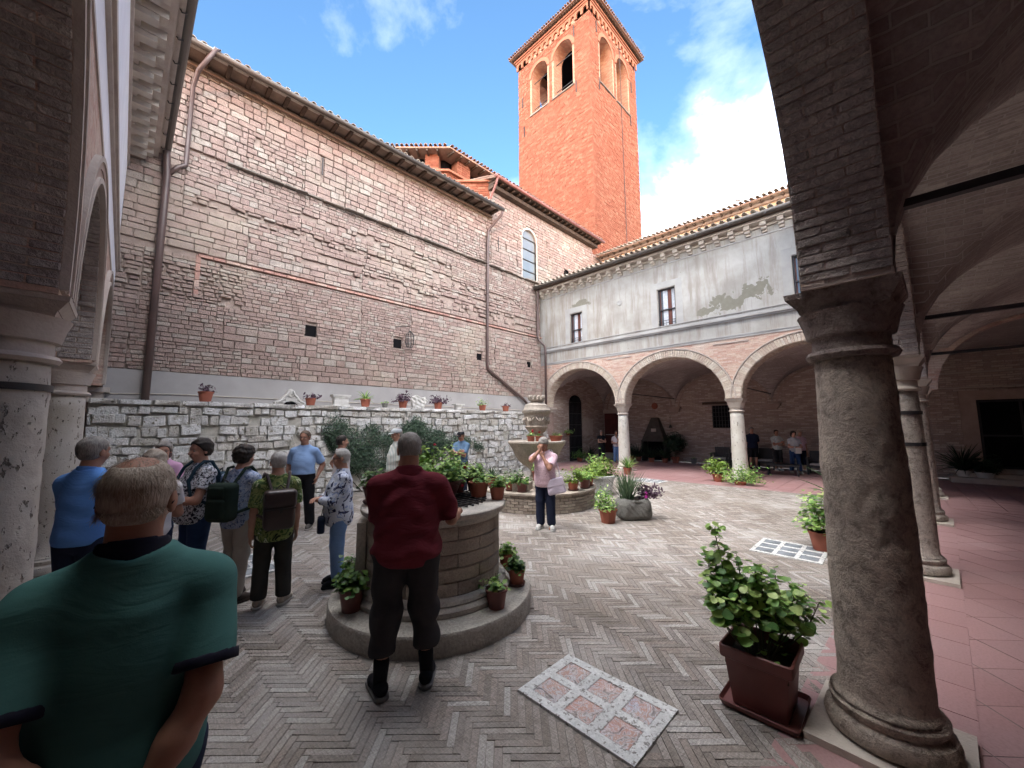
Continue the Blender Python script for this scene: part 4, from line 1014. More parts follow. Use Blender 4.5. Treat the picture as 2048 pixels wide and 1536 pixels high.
# ---- columns
def column(name, x, y, parent, mat, rt=.205, rb=.245, cap=m_cap, rz=0.0, straps=(), H=2.74, aba=.28, strapz=None, ell=None, seg=40):
    z1 = H-.44; prof=[]
    for i in range(13):
        t = i/12; prof.append((rb+(rt-rb)*t+.006*math.sin(math.pi*t), .27+(z1-.27)*t))
    prof = [(rb+.035,.235),(rb+.02,.25)]+prof
    mb = MB()
    if seg >= 64:      # weathered surface: the shaft is really pitted and uneven
        prof = [(np.interp(z_,[q[1] for q in prof],[q[0] for q in prof]),z_) for z_ in np.linspace(prof[0][1],prof[-1][1],110)]; mb.lathe(prof,(x,y,0),120)
        for i_,v_ in enumerate(mb.V):
            dx,dy = v_[0]-x,v_[1]-y; r_ = math.hypot(dx,dy); p_ = Vector(v_)
            d_ = .010*mnoise.noise(p_*1.7)+.006*mnoise.noise(p_*6)+.0035*mnoise.noise(p_*19)-.014*max(0,mnoise.noise(p_*9+Vector((3,1,7)))-.38)*(1 if mat is m_trav else 2.2)
            if mat is m_sand: d_ -= .05*max(0,mnoise.noise(p_*Vector((2.2,2.2,1.2)) if False else Vector((p_.x*2.6,p_.y*2.6,p_.z*1.3)))-.42)
            mb.V[i_] = (x+dx*(1+d_/r_),y+dy*(1+d_/r_),v_[2])
    else: mb.lathe(prof,(x,y,0),seg)
    sh = mb.build(name, mat, parent, True); WINV[sh.name] = WINV.get(parent.name)
    def sub(mb,nm,m,smooth=True):
        o = mb.build(nm, m, None, smooth); o.parent = sh; o.matrix_parent_inverse = Matrix.Identity(4)
        if smooth: autosmooth(o, 40)
        return o
    mb = MB(); mb.box((x,y,.02),(.70,.70,.045),rz); sub(mb,'plinth',m_capw if mat is m_sand else cap,False)
    mb = MB(); R0_ = rb+.068
    mb.lathe([(R0_-.03,.043),(R0_+.005,.06),(R0_+.015,.10),(R0_,.145),(R0_-.035,.165),(rb+.045,.185),(rb+.05,.215),(rb+.03,.24)],(x,y,0),seg); sub(mb,'base',mat)
    mb = MB(); mb.lathe([(rt,z1),(rt+.03,z1+.005),(rt+.045,z1+.03),(rt+.03,z1+.055),(rt+.005,z1+.06),(rt+.004,z1+.14),(rt+.03,z1+.15),(rt+.035,z1+.17),(rt+.05,z1+.24),(rt+.075,z1+.31)],(x,y,0),seg); sub(mb,'neck',cap)
    mb = MB()
    for (h0,h1,a0,a1) in ((.31,.345,aba-.06,aba-.05),(.345,.405,aba-.045,aba-.005),(.405,.44,aba,aba+.005)):
        c_,s_ = math.cos(rz),math.sin(rz); P=[]
        for zz,aa in ((z1+h0,a0),(z1+h1,a1)):
            for (p,q) in ((-1,-1),(1,-1),(1,1),(-1,1)): P.append((x+(p*c_-q*s_)*aa,y+(p*s_+q*c_)*aa,zz))
        mb.add(P,[(3,2,1,0),(4,5,6,7)]+[(k,(k+1)%4,(k+1)%4+4,k+4) for k in range(4)])
    sub(mb,'capital',cap,False)
    for zz in straps:
        t = (zz-.27)/(z1-.27); r_ = rb+(rt-rb)*t+.012; mb = MB(); mb.lathe([(r_-.01,zz-.022),(r_+.004,zz-.022),(r_+.004,zz+.022),(r_-.01,zz+.022)],(x,y,0),seg,False); sub(mb,'iron_strap',m_iron)
    return sh

# ---- church
church = empty('church', (5,12.38,0), 'pink and white stone church flank with shallow tiled eaves and a tall arched window', 'church')
CY = 12.38
HOLES = [(3.66,3.98,4.58,4.92),(6.52,6.85,4.62,4.95),(10.33,10.62,4.64,4.92),(13.48,13.74,4.66,4.92)]
WIN = (13.72,.52,.52,8.95,11.1)      # tall window
WIN2 = (16.75,.19,.19,9.4,10.15)
put = [(2.1,2.22,9.9,10.0),(12.0,12.1,10.1,10.2),(15.2,15.32,10.6,10.7),(15.0,15.1,11.2,11.3),(17.9,18.02,10.9,11.0),(12.7,12.85,9.5,9.62)]
mb = MB(); mb.b2(-6,20.2,CY+.02,CY+.42,0,8.9)
wbk = mb.build('wall', m_mortar, church)
mb = MB(); band(mb,(0,CY+.02,0),(1,0,0),(0,-1,0),.4,-6,11.12,8.9,11.62); band(mb,(0,CY+.02,0),(1,0,0),(0,-1,0),.4,11.12,19.4,8.9,12.6,[WIN[:3]+(8.9,WIN[4])])
mb.build('wall', m_mortar, church)
for (a,b,c,d) in HOLES: mb = MB(); mb.b2(a,b,CY+.012,CY+.016,c,d); mb.build('niche_shade', m_dark, church)  # dark sheet in each hole paints the shade of its depth
wm = [(1.0,14.5,6.15,6.31)]
def erode(pl, bands):
    out=[]
    for q in pl:
        z=q[2]; x=q[0]
        for (x0,x1,za,zb,am,dr) in bands:
            if x0 < x < x1 and za < z < zb:
                if RNG.rand() < dr: q = None; break
                q = q.copy(); q[14] += RNG.uniform(-am,am*1.3); q[13] *= RNG.uniform(.6,1.0); q[12] *= RNG.uniform(.75,1); 
                t = RNG.normal()*.05; u,v = q[3:6].copy(),q[6:9].copy(); q[3:6] = u*math.cos(t)+v*math.sin(t); q[6:9] = v*math.cos(t)-u*math.sin(t)
        if q is not None: out.append(q)
    return out
m1 = arch_mask([], 0, HOLES+wm)
CU,CN = (1,0,0),(0,-1,0)
pl  = patch_wall((0,CY,0),CU,CN,-2,14.45,3.2,6.15,(.10,.175),(.15,.42),mask=m1,dj=.009,gap=.008,tilt=.006)
pl += patch_wall((0,CY,0),CU,CN,-2,14.45,6.31,8.92,(.10,.18),(.15,.42),mask=m1,dj=.011,gap=.009,tilt=.01)
pl = erode(pl, [(1,13,7.50,7.78,.05,.34),(2.5,14,6.75,7.00,.055,.36),(3,9,8.15,8.35,.05,.28),(9,14,6.45,6.62,.05,.34),(4,12,7.1,7.25,.04,.2),(-.5,2,5.0,5.9,.02,.04)])
pieces('stone', pl, ROUGH, m_church, church, 300)
WMASK = arch_mask([WIN,WIN2], .06, [(a,b,c,d) for a,b,c,d in put])
pl = patch_wall((0,CY,0),CU,CN,-2,11.12,9.0,11.1,(.13,.20),(.18,.40),gap=.016,dj=.014,mask=cutter(put+[(3.85,3.95,9.75,10.45)]),tilt=.015)
pl += course_wall((0,CY,0),CU,CN,11.12,19.4,9.0,12.55,(.12,.19),(.22,.46),gap=.011,dj=.010,mask=WMASK)
join_pieces('stone', np.array(pl), ROUGH, m_church_up if False else m_church, church)
pl = course_wall((0,CY,0),CU,CN,-6,11.12,11.1,11.6,(.055,.07),(.18,.30),gap=.010,dj=.008)
join_pieces('brick', np.array(pl), CHAMF, m_church_up, church)
# slate ledge, brick string course, grey render strip, low terrace wall
pl=[]; x=1.5
while x < 14.4:
    l = RNG.uniform(.25,.7); 
    if not (10.75 < x+l/2 < 11.2): pl.append(np.concatenate([[x+l/2,CY-.02,8.96+RNG.uniform(-.012,.012)],[1,0,RNG.normal()*.012],[0,0,1],[0,-1,-.12+RNG.normal()*.05],[l-.01,RNG.uniform(.03,.055),RNG.uniform(.12,.24)]]))
    x += l
pieces('ledge_slab', pl, ROUGH, m_ledge, church, 60)
pl=[]; x=1.05
while x < 14.4:
    l = RNG.uniform(.24,.34); pl.append(np.concatenate([[x+l/2,CY-.0,6.23],[1,0,0],[0,0,1],[0,-1,0],[l-.006,.075,.085+RNG.uniform(-.006,.012)]])); x += l
for z in np.arange(5.25,6.2,.22): pl.append(np.concatenate([[1.07,CY,z],[1,0,0],[0,0,1],[0,-1,0],[.10,.215,.075]]))
pieces('string_course_brick', pl, CHAMF, m_string, church, 60)
mb = MB(); mb.b2(-1,14.5,CY-.035,CY+.02,2.3,3.2); mb.build('render_strip', m_plaster_band, church)
# tall window
mb = MB(); O_=(0,CY,0)
for r0,r1,dd in ((.0,.12,.03),): ring(mb,O_,CU,CN,WIN,r0,r1,.1,dd)
for s in (-1,1): mb.b2(*sorted((WIN[0]+s*WIN[1],WIN[0]+s*(WIN[1]+.12))),CY-.03,CY+.1,8.92,WIN[4])
mb.b2(WIN[0]-.62,WIN[0]+.62,CY-.06,CY+.1,8.86,8.93)
wf = mb.build('window', m_capw, church)
def glass_arch(mb,yc,o):
    pts = [(o[0]-o[1]*math.cos(t),yc,o[4]+o[2]*math.sin(t)) for t in np.linspace(0,math.pi,17)]+[(o[0]+o[1],yc,o[3]),(o[0]-o[1],yc,o[3])]
    mb.add(pts+[(p[0],p[1]+.01,p[2]) for p in pts],[tuple(range(len(pts))),tuple(range(2*len(pts)-1,len(pts)-1,-1))])
def subp(mb,nm,m,par,smooth=False):
    o = mb.build(nm,m,None,smooth); o.parent = par; o.matrix_parent_inverse = Matrix.Identity(4); return o
mg = MB(); glass_arch(mg,CY+.09,WIN)
t = NT('leaded_glass'); t.b.inputs['Metallic'].default_value=.55; m_lead = t.fin(t.mix(t.noise(2.5,4,vec=t.wpos()),(.50,.50,.46),(.32,.34,.35)), .12, t.bump(t.noise(9,3,vec=t.wpos()),.25,.01), .8)
subp(mg,'pane',m_lead,wf)
mg = MB()
for z in (9.5,10.05,10.6,11.15): mg.b2(WIN[0]-.52,WIN[0]+.52,CY+.05,CY+.085,z-.02,z+.02)
subp(mg,'glazing_bar',m_iron,wf)
mb = MB(); ring(mb,O_,CU,CN,WIN2,0,.07,.02,.06); mb.b2(16.56,16.94,CY+.0,CY+.015,9.4,10.3); w2 = mb.build('window',m_dark,church); 
for nm_,x_,z0_,z1_ in (('wall_anchor',3.9,9.8,10.4),('wall_anchor',11.55,8.3+1.5,10.5)):
    mb = MB(); mb.b2(x_-.015,x_+.015,CY-.08,CY-.05,z0_,z1_); mb.build(nm_,m_iron,church)
# first roof
mb = MB(); slab_roof(mb,(-6,11.70,11.40),(1,0,0),slope(0,1),17.15,6.6); mb.build('roof',m_tile_pale,church)
eave_tiles('roof_tile',(-1,11.66,11.42),(1,0,0),slope(0,1),12.05,2,church,m_tile_pale,single=52)
eave_tiles('roof_tile',(5,12.35,11.67),(1,0,0),slope(0,1),6.1,14,church,m_tile_pale)
mb = MB(); mb.b2(-6,11.12,11.72,CY,11.40,11.43); o = mb.build('eave_board',m_eave,church)
for i in range(40):
    x = 11.0-i*.46
    if x < -1: break
    mb = MB(); mb.b2(x-.05,x+.05,11.76,CY+.02,11.29,11.40); mb.add([],[]); mb.build('rafter',m_wood,church)
mb = MB(); mb.b2(-6,11.12,CY-.16,CY-.0,11.2,11.29); mb.build('wall_plate',m_eave,church)
mb = MB(); mb.tube([(-1,11.64,11.40),(11.25,11.64,11.38)],.075,12); mb.build('gutter',m_gutter,church,True)
# second roof
mb = MB(); slab_roof(mb,(10.9,11.80,12.92),(1,0,0),slope(0,1),8.85,4.4); mb.build('roof',m_tile,church)
eave_tiles('roof_tile',(10.9,11.76,12.94),(1,0,0),slope(0,1),8.85,11,church,m_tile,single=38)
mb = MB(); mb.b2(10.95,19.7,11.84,CY+.0,12.86,12.89); mb.build('eave_board',m_wood,church)
mb = MB(); mb.b2(11.0,19.55,12.05,CY+.02,12.55,12.72); mb.build('wall_plate',m_wood,church)
for i in range(24):
    x = 11.05+i*.37; mb = MB(); mb.b2(x-.04,x+.04,11.86,CY,12.74,12.86); mb.build('rafter',m_wood,church)
mb = MB(); mb.tube([(10.85,11.74,12.90),(19.8,11.74,12.88)],.07,12); mb.build('gutter',m_redpipe,church,True)
mb = MB(); mb.tube([(10.98,11.74,12.86),(10.98,11.85,12.6),(10.95,12.15,12.1),(10.9,12.2,11.75)],.05,8); mb.build('downpipe',m_redpipe,church,True)
# 45 degree drum and loggia
def bwall(P,Q,z0,z1,th,nm,par,hr=(.09,.14),lr=(.24,.42),mat=None,gap=.010):
    P,Q = np.array([*P,0.0]),np.array([*Q,0.0]); L = np.linalg.norm(Q-P); U = (Q-P)/L; N = np.array([U[1],-U[0],0])
    mb = MB(); band(mb,P-N*.03,U,N,th,0,L,z0,z1); mb.build('wall',m_tower_mortar,par)
    join_pieces(nm,np.array(course_wall(P,U,N,0,L,z0,z1,hr,lr,gap=gap,d=.0,dj=.008)),CHAMF,mat or m_tower,par)
bwall((8.9,14.65),(11.15,12.40),11.6,12.98,.4,'brick',church); bwall((11.15,12.40),(11.45,12.40),12.5,12.98,.4,'brick',church)
mb = MB(); mb.add([(8.8,14.6,12.98),(11.12,12.28,12.98),(11.5,12.28,12.98),(11.5,12.7,12.98),(9.2,14.95,12.98),(8.8,14.6,13.07),(11.12,12.28,13.07),(11.5,12.28,13.07),(11.5,12.7,13.07),(9.2,14.95,13.07)],[(4,3,2,1,0),(5,6,7,8,9),(0,1,6,5),(1,2,7,6)]); mb.build('cornice',m_archband,church)
bwall((8.6,16.85),(10.55,14.9),12.0,14.42,.4,'brick',church); bwall((10.55,14.9),(19.0,14.9),12.0,14.42,.4,'brick',church)
mb = MB(); mb.add([(8.3,16.9,14.42),(10.48,14.75,14.42),(19,14.75,14.42),(19,15.3,14.42),(10.7,15.3,14.42),(8.7,17.3,14.42)]+[(8.3,16.9,14.52),(10.48,14.75,14.52),(19,14.75,14.52),(19,15.3,14.52),(10.7,15.3,14.52),(8.7,17.3,14.52)],[(0,1,7,6),(1,2,8,7),(6,7,10,11),(7,8,9,10),(5,4,1,0),(4,3,2,1)]); mb.build('cornice',m_archband,church)
bwall((9.72,15.73),(10.22,15.23),14.5,15.42,.5,'brick',church); bwall((11.12,14.9),(11.95,14.9),14.5,15.42,.5,'brick',church); bwall((8.6,16.85),(8.9,16.55),14.5,15.42,.4,'brick',church)
bwall((13.3,14.9),(14.0,14.9),14.5,15.42,.5,'brick',church)
mb = MB(); mb.prism([(8.6,17.2),(10.7,15.45),(16,15.5),(16,15.7),(10.8,15.7),(8.9,17.5)],14.4,15.5); mb.build('loggia_shade',m_dark,church)  # black mass behind the loggia openings, their shade put into the colour
ap = Vector((12.2,18.0,16.6)); E_ = [(7.6,17.25),(10.35,14.5),(19.3,14.5)]
mb = MB(); z_=15.50; R1_ = Vector((17.5,18.0,16.6))
mb.add([(7.6,17.25,z_),(10.35,14.5,z_),(19.3,14.5,z_),ap,(19.3,18,16.6),(7.6,20,z_),(7.6,17.25,z_-.08),(10.35,14.5,z_-.08),(19.3,14.5,z_-.08)],[(0,1,3),(1,2,4,3),(5,0,3),(6,7,1,0),(7,8,2,1)]); mb.add([(7.6,17.25,z_-.08),(10.35,14.5,z_-.08),(19.3,14.5,z_-.08),(19.3,15.6,z_-.08),(10.8,15.6,z_-.08),(8.2,18.2,z_-.08)],[(0,5,4,1),(1,4,3,2)])
mb.build('roof',m_tile,church)
for a_,b_ in (((7.6,17.25),(10.35,14.5)),((10.35,14.5),(19.3,14.5))):
    a_,b_ = np.array([*a_,z_]),np.array([*b_,z_]); L_=np.linalg.norm(b_-a_); u_=(b_-a_)/L_; n_=np.array([-u_[1],u_[0],0]); s_=n_+np.array([0,0,.30]); s_/=np.linalg.norm(s_)
    eave_tiles('roof_tile',a_+[0,0,.03],u_,s_,L_,8 if b_[1]==a_[1] else 4,church,m_tile)
    for i in range(int(L_/.5)):
        c_ = a_+u_*(i+.5)*.5+n_*.28-np.array([0,0,.14]); mb = MB(); mb.box(c_,(.08,.50,.10),math.atan2(u_[1],u_[0])); mb.build('rafter',m_wood,church)
# end of the flank beside the tower
mb = MB(); mb.b2(19.4,20.86,CY+.1,CY+.5,8,12.3); mb.build('wall',m_tower_mortar,church)
join_pieces('stone',np.array(course_wall((0,CY+.08,0),CU,CN,19.4,20.86,9,12.3,(.12,.19),(.22,.46),gap=.011,dj=.01)),ROUGH,m_church,church)

# ---- pipes and lamp on the church flank
dp = empty('downpipe',(10.83,12.2,0),'long dark drainpipe down the middle of the church wall, slanting right near the bottom','drainpipe')
mb = MB(); mb.tube([(11.2,11.66,11.36),(11.18,11.72,11.15),(10.98,12.05,10.75),(10.85,12.22,10.5),(10.84,12.24,10.0),(10.83,12.24,4.45),(10.9,12.24,4.25),(11.1,12.24,4.15),(13.0,12.2,3.1),(13.25,12.2,2.9)],.062,10); mb.build('pipe',m_pipe,dp,True)
for z in (9.4,7.6,5.6,4.6):
    mb = MB(); mb.lathe([(.07,-.015),(.075,0),(.07,.015)],(10.835,12.24,z),12,False); mb.build('pipe_clip',m_pipe,dp)
dp = empty('downpipe',(14.3,12.1,0),'dark drainpipe in the corner between the church and the white wing','drainpipe')
mb = MB(); mb.tube([(14.08,12.1,8.62),(14.12,12.2,8.3),(14.12,12.22,6.2),(14.15,12.15,6.0),(14.34,11.98,5.75),(14.36,11.95,5.5),(14.36,11.95,2.6)],.055,10); mb.build('pipe',m_pipe,dp,True)
dp = empty('downpipe',(.3,12.2,0),'thick brown drainpipe beside the left arcade, joined by a second pipe near its top','drainpipe')
DP1 = MB(); DP1.tube([(.27,12.1,8.7),(.30,12.2,8.4),(.33,12.22,8.0),(.33,12.24,0.0)],.075,12); DP1.build('pipe',m_pipe,dp,True)
mb = MB(); mb.tube([(1.02,11.64,11.36),(1.06,11.60,11.52),(1.0,11.56,11.45),(.72,11.9,10.9),(.66,12.2,10.6),(.66,12.24,8.75),(.66,12.24,8.45),(.5,12.22,8.30),(.36,12.22,8.05)],.052,10); mb.build('pipe',m_pipe,dp,True)
for z in (6.8,4.4,2.3):
    mb = MB(); mb.lathe([(.082,-.015),(.088,0),(.082,.015)],(.33,12.24,z),12,False); mb.build('pipe_clip',m_pipe,dp)
lp = empty('cage_lantern',(6.95,12.0,4.8),'small black iron cage lantern hung on a bracket high on the church wall','lantern')
mb = MB(); mb.tube([(6.55,12.3,5.35),(7.0,12.0,5.42)],.014,6); mb.tube([(6.96,12.02,6.9),(6.96,12.02,5.3)],.006,5); mb.build('bracket',m_iron,lp)
mb = MB()
for k in range(8):
    a = k*math.pi/4; mb.tube([(6.96+.02*math.cos(a),12.0+.02*math.sin(a),5.22),(6.96+.14*math.cos(a),12.0+.14*math.sin(a),5.08),(6.96+.15*math.cos(a),12.0+.15*math.sin(a),4.78),(6.96+.1*math.cos(a),12.0+.1*math.sin(a),4.64)],.009,5)
for z,r in ((5.05,.15),(4.9,.155),(4.75,.15),(4.64,.10)): mb.tube([(6.96+r*math.cos(a),12.0+r*math.sin(a),z) for a in np.linspace(0,2*math.pi,13)],.008,5,False)
mb.build('cage',m_iron,lp)
mb = MB(); mb.tube([(-.3,CY-.05,2.62),(.8,CY-.06,2.66),(4.2,CY-.06,2.63),(10.4,CY-.06,2.60),(13.0,CY-.06,2.58)],.012,5); cb = mb.build('cable',m_capw,None); tag(cb,'thin pale cable running along the foot of the grey render strip above the terrace','cable')

# ---- low rubble terrace wall
lw = empty('terrace_wall',(6,11.3,0),'rough white rubble terrace wall carrying plant pots along the foot of the church','wall')
LWY,LWT = 11.12,2.42
mb = MB(); mb.b2(-.5,13.4,LWY+.03,CY,0,LWT); mb.build('wall_core',m_rubmortar,lw)
pl = course_wall((0,LWY,0),CU,CN,-.5,13.4,0.0,LWT-.1,(.10,.26),(.12,.44),gap=.018,d=.05,dj=.03,tilt=.06)
pl = [q for q in pl if RNG.rand() > .05]
for q in pl: q[12] *= RNG.uniform(.90,1.08); q[13] *= RNG.uniform(.84,1.10); q[2] += RNG.normal()*.018; q[0] += RNG.normal()*.012
pieces('stone',pl,RUBBLE,m_rubble,lw,300)
pl = course_wall((0,LWY-.04,0),CU,CN,-.5,13.4,LWT-.09,LWT+.03,(.12,.121),(.35,.9),gap=.015,d=.05,dj=.02,tilt=.01); 
for q in pl: q[0:3] += [0,.35,0]; q[14] += .35
pieces('coping_stone',pl,ROUGH,m_rubble,lw,60)

# ---- bell tower
tower = empty('bell_tower',(24,16.5,0),'tall square brick bell tower glowing orange in the evening sun','bell tower')
TX,TY,TS,TT,ZB = 20.86,13.0,6.85,6.7,26.0
wA = [(15.35,.86,.86,ZB,29.15),(17.62,.80,.80,ZB,29.15)]      # -X face, u = Y
wB = [(23.02,.88,.88,ZB,29.15),(25.35,.88,.88,ZB,29.15)]      # -Y face, u = X
mb = MB()
mb.b2(TX+.03,TX+TT-.03,TY+.03,TY+TS-.03,6,ZB)
mb.build('wall',m_tower_mortar,tower)
mb = MB()
band(mb,(TX+.03,0,0),(0,1,0),(-1,0,0),1.0,TY+.03,TY+TS-.03,ZB,31.3,wA); band(mb,(0,TY+.03,0),(1,0,0),(0,-1,0),1.0,TX+.03,TX+TT-.03,ZB,31.3,wB)
band(mb,(TX+TT-.03,0,0),(0,1,0),(1,0,0),1.0,TY+.03,TY+TS-.03,ZB,31.3,wA); band(mb,(0,TY+TS-.03,0),(1,0,0),(0,1,0),1.0,TX+.03,TX+TT-.03,ZB,31.3,wB)
mb.build('belfry',M_brick('belfry_brick',[(.50,.26,.17),(.56,.33,.23),(.46,.22,.15)],(.40,.24,.17),.30,.085,.01,bd=.02),tower)
mb = MB(); mb.b2(TX+.9,TX+TT-.9,TY+.9,TY+TS-.9,30.9,31.2); mb.b2(TX+2.2,TX+TT-1.0,TY+1.0,TY+TS-1.0,26,28.6); mb.build('belfry_shade',m_dark,tower)  # dark blocks put the shade inside the belfry into colour
pl = course_wall((TX,0,0),(0,1,0),(-1,0,0),TY,TY+TS,9,30.7,(.12,.17),(.20,.42),gap=.010,d=.0,dj=.016,mask=arch_mask(wA,.16))
pl += course_wall((0,TY,0),(1,0,0),(0,-1,0),TX,TX+TT,9,30.7,(.12,.17),(.20,.42),gap=.010,d=.0,dj=.016,mask=arch_mask(wB,.16))
join_pieces('stone',np.array(pl),CHAMF,m_tower,tower)
for o in wA: mb = MB(); ring(mb,(TX,0,0),(0,1,0),(-1,0,0),o,0,.26,.03,.03); mb.build('window_arch',m_archband,tower)
for o in wB: mb = MB(); ring(mb,(0,TY,0),(1,0,0),(0,-1,0),o,0,.26,.03,.03); mb.build('window_arch',m_archband,tower)
for o in wA: mb = MB(); mb.b2(TX-.08,TX+.2,o[0]-o[1]-.12,o[0]+o[1]+.12,ZB-.08,ZB); mb.build('window_sill',m_ledge,tower)
for o in wB: mb = MB(); mb.b2(o[0]-o[1]-.12,o[0]+o[1]+.12,TY-.08,TY+.2,ZB-.08,ZB); mb.build('window_sill',m_ledge,tower)
for o in wA:
    for z in (26.7,28.9): mb = MB(); mb.b2(TX+.35,TX+.39,o[0]-o[1],o[0]+o[1],z,z+.04); mb.build('iron_tie',m_iron,tower)
for (y,z) in ((14.2,25.2),(19.2,24.6),(19.35,27.2),(14.3,29.6)): mb = MB(); mb.b2(TX-.05,TX,y-.03,y+.03,z,z+.9); mb.build('wall_anchor',m_iron,tower)
for (x,z) in ((21.9,25.3),(21.7,29.6),(26.4,25.2),(26.7,28.2)): mb = MB(); mb.b2(x-.03,x+.03,TY-.05,TY,z,z+.9); mb.build('wall_anchor',m_iron,tower)
# lombard band and eave
lo_ = [(TY+.30+.525*k,.17,.17,30.75,31.0) for k in range(13)]; lx_ = [(TX+.30+.515*k,.17,.17,30.75,31.0) for k in range(13)]
mb = MB(); band(mb,(TX-.10,0,0),(0,1,0),(-1,0,0),.10,TY-.1,TY+TS+.1,30.75,31.35,lo_,seg=8); band(mb,(0,TY-.10,0),(1,0,0),(0,-1,0),.10,TX-.1,TX+TT+.1,30.75,31.35,lx_,seg=8); mb.build('blind_arcade',m_archband,tower)
mb = MB(); mb.b2(TX-.16,TX+TT+.16,TY-.16,TY+TS+.16,31.35,31.47); mb.b2(TX-.24,TX+TT+.24,TY-.24,TY+TS+.24,31.5,31.62); mb.b2(TX-.12,TX+TT+.12,TY-.12,TY+TS+.12,31.47,31.5); mb.build('cornice',m_archband,tower)
mb = MB()
for i in range(38):
    mb.b2(TX-.42,TX-.1,TY-.3+i*.2,TY-.3+i*.2+.09,31.62,31.74); mb.b2(TX-.3+i*.195,TX-.3+i*.195+.09,TY-.42,TY-.1,31.62,31.74)
mb.build('eave_bracket',m_wood,tower,kind='stuff')
cx_,cy_ = TX+TT/2,TY+TS/2; e0 = .55
mb = MB(); mb.add([(TX-e0,TY-e0,31.78),(TX+TT+e0,TY-e0,31.78),(TX+TT+e0,TY+TS+e0,31.78),(TX-e0,TY+TS+e0,31.78),(cx_,cy_,33.2),(TX-e0,TY-e0,31.73),(TX+TT+e0,TY-e0,31.73),(TX+TT+e0,TY+TS+e0,31.73),(TX-e0,TY+TS+e0,31.73)],[(0,1,4),(1,2,4),(2,3,4),(3,0,4),(8,7,6,5),(0,5,6,1),(1,6,7,2),(2,7,8,3),(3,8,5,0)]); mb.build('roof',m_tile,tower)
eave_tiles('roof_tile',(TX-e0-.04,TY+TS+e0,31.80),(0,-1,0),slope(1,0,.37),TS+2*e0,2,tower,m_tile,single=0,sp=.22); eave_tiles('roof_tile',(TX-e0,TY-e0-.04,31.80),(1,0,0),slope(0,1,.37),TT+2*e0,2,tower,m_tile,sp=.22)
mb = MB(); mb.tube([(24.9,TY-.05,31.2),(24.95,TY-.05,22),(25.0,TY-.06,14),(25.6,TY-.06,12)],.02,5); mb.build('lightning_cable',m_iron,tower)

# ---- white wing with its arcade
wing = empty('cloister_wing',(16,6,0),'cloister wing with white flaking plaster, modillion cornice and three arches on pale columns','building')
WX = 14.5; WU,WN = (0,1,0),(-1,0,0); WO = (WX,0,0)
wops = [(10.18,1.88,1.68,2.74,2.76),(5.99,1.90,1.66,2.74,2.76),(1.72,1.90,1.66,2.74,2.76),(-2.7,1.90,1.66,2.74,2.76)]
mb = MB(); band(mb,WO,WU,WN,.55,-5,12.38,2.74,4.80,wops,seg=28); mb.build('arcade_wall',m_brick_sp,wing)
wwin = [(10.2,.33,0,5.66,7.07),(5.97,.34,0,5.66,7.16),(1.62,.34,0,5.66,7.16),(-2.6,.34,0,5.66,7.16)]
mb = MB(); mb.b2(WX,WX+.55,-5,12.38,4.80,5.66); band(mb,WO,WU,WN,.55,-5,12.38,5.66,8.7,wwin); mb.build('plaster_wall',m_facade,wing)
for o in wops[:3]: mb = MB(); ring(mb,WO,WU,WN,o,.29,.33,.02,.05); mb.build('arch_moulding',m_mould,wing)
pl=[]
for o in wops[:3]: pl += voussoirs(WO,WU,WN,o,0.0,.285,74,proud=.03)
for k,o in enumerate(wops[:3]):
    pl += soffit_bricks(WO,WU,WN,.55,o,d=.03,bl=.28,bh=.062)
join_pieces('voussoir_brick',np.array(pl),CHAMF,m_vous,wing)
mb = MB(); mb.b2(WX-.02,WX,-5,12.3,4.80,4.88); mb.b2(WX-.035,WX,-5,12.3,4.88,4.915); mb.build('plaster_fascia',m_facade_band,wing)
for z0,z1,d in ((5.40,5.46,.05),(5.46,5.53,.09),(5.53,5.58,.06),(5.70-.05,5.68,.03),(8.10,8.14,.035)):
    mb = MB(); mb.b2(WX-d,WX,-5,12.3,z0,z1); mb.build('string_moulding',m_facade_band,wing)
for (a,b) in ((11.72,11.2+.95),(7.55,8.65),(3.3,4.4)): mb = MB(); mb.b2(WX-.022,WX,min(a,b),max(a,b),4.66,4.70); mb.build('spandrel_moulding',m_mould,wing)
mb = MB(); mb.b2(WX-.36,WX,-5,12.3,8.46,8.56); mb.b2(WX-.08,WX,-5,12.3,8.36,8.46); mb.build('cornice_slab',m_capw,wing)
y = 12.1
while y > -.5:
    mb = MB(); mb.b2(WX-.30,WX,y-.085,y+.085,8.33,8.46); mb.b2(WX-.20,WX,y-.075,y+.075,8.24,8.33); mb.b2(WX-.09,WX,y-.07,y+.07,8.17,8.24); mb.build('modillion',m_capw,wing); y -= .475
mb = MB(); mb.b2(13.95,WX+.5,-5,12.3,8.60,8.63); mb.build('eave_board',m_eave,wing)
mb = MB(); mb.tube([(13.93,12.25,8.62),(13.93,-5,8.60)],.075,12); mb.build('gutter',m_gutter,wing,True)
y = 11.9
while y > 0: mb = MB(); mb.b2(13.86,13.90,y-.015,y+.015,8.52,8.66); mb.build('gutter_hook',m_iron,wing); y -= 1.05
mb = MB(); slab_roof(mb,(13.95,-5,8.66),(0,1,0),slope(1,0,.30),17.3,6.6); mb.build('roof',m_tile_pale,wing)
eave_tiles('roof_tile',(13.92,12.3,8.70),(0,-1,0),slope(1,0,.30),14,2,wing,m_tile_pale,single=40)
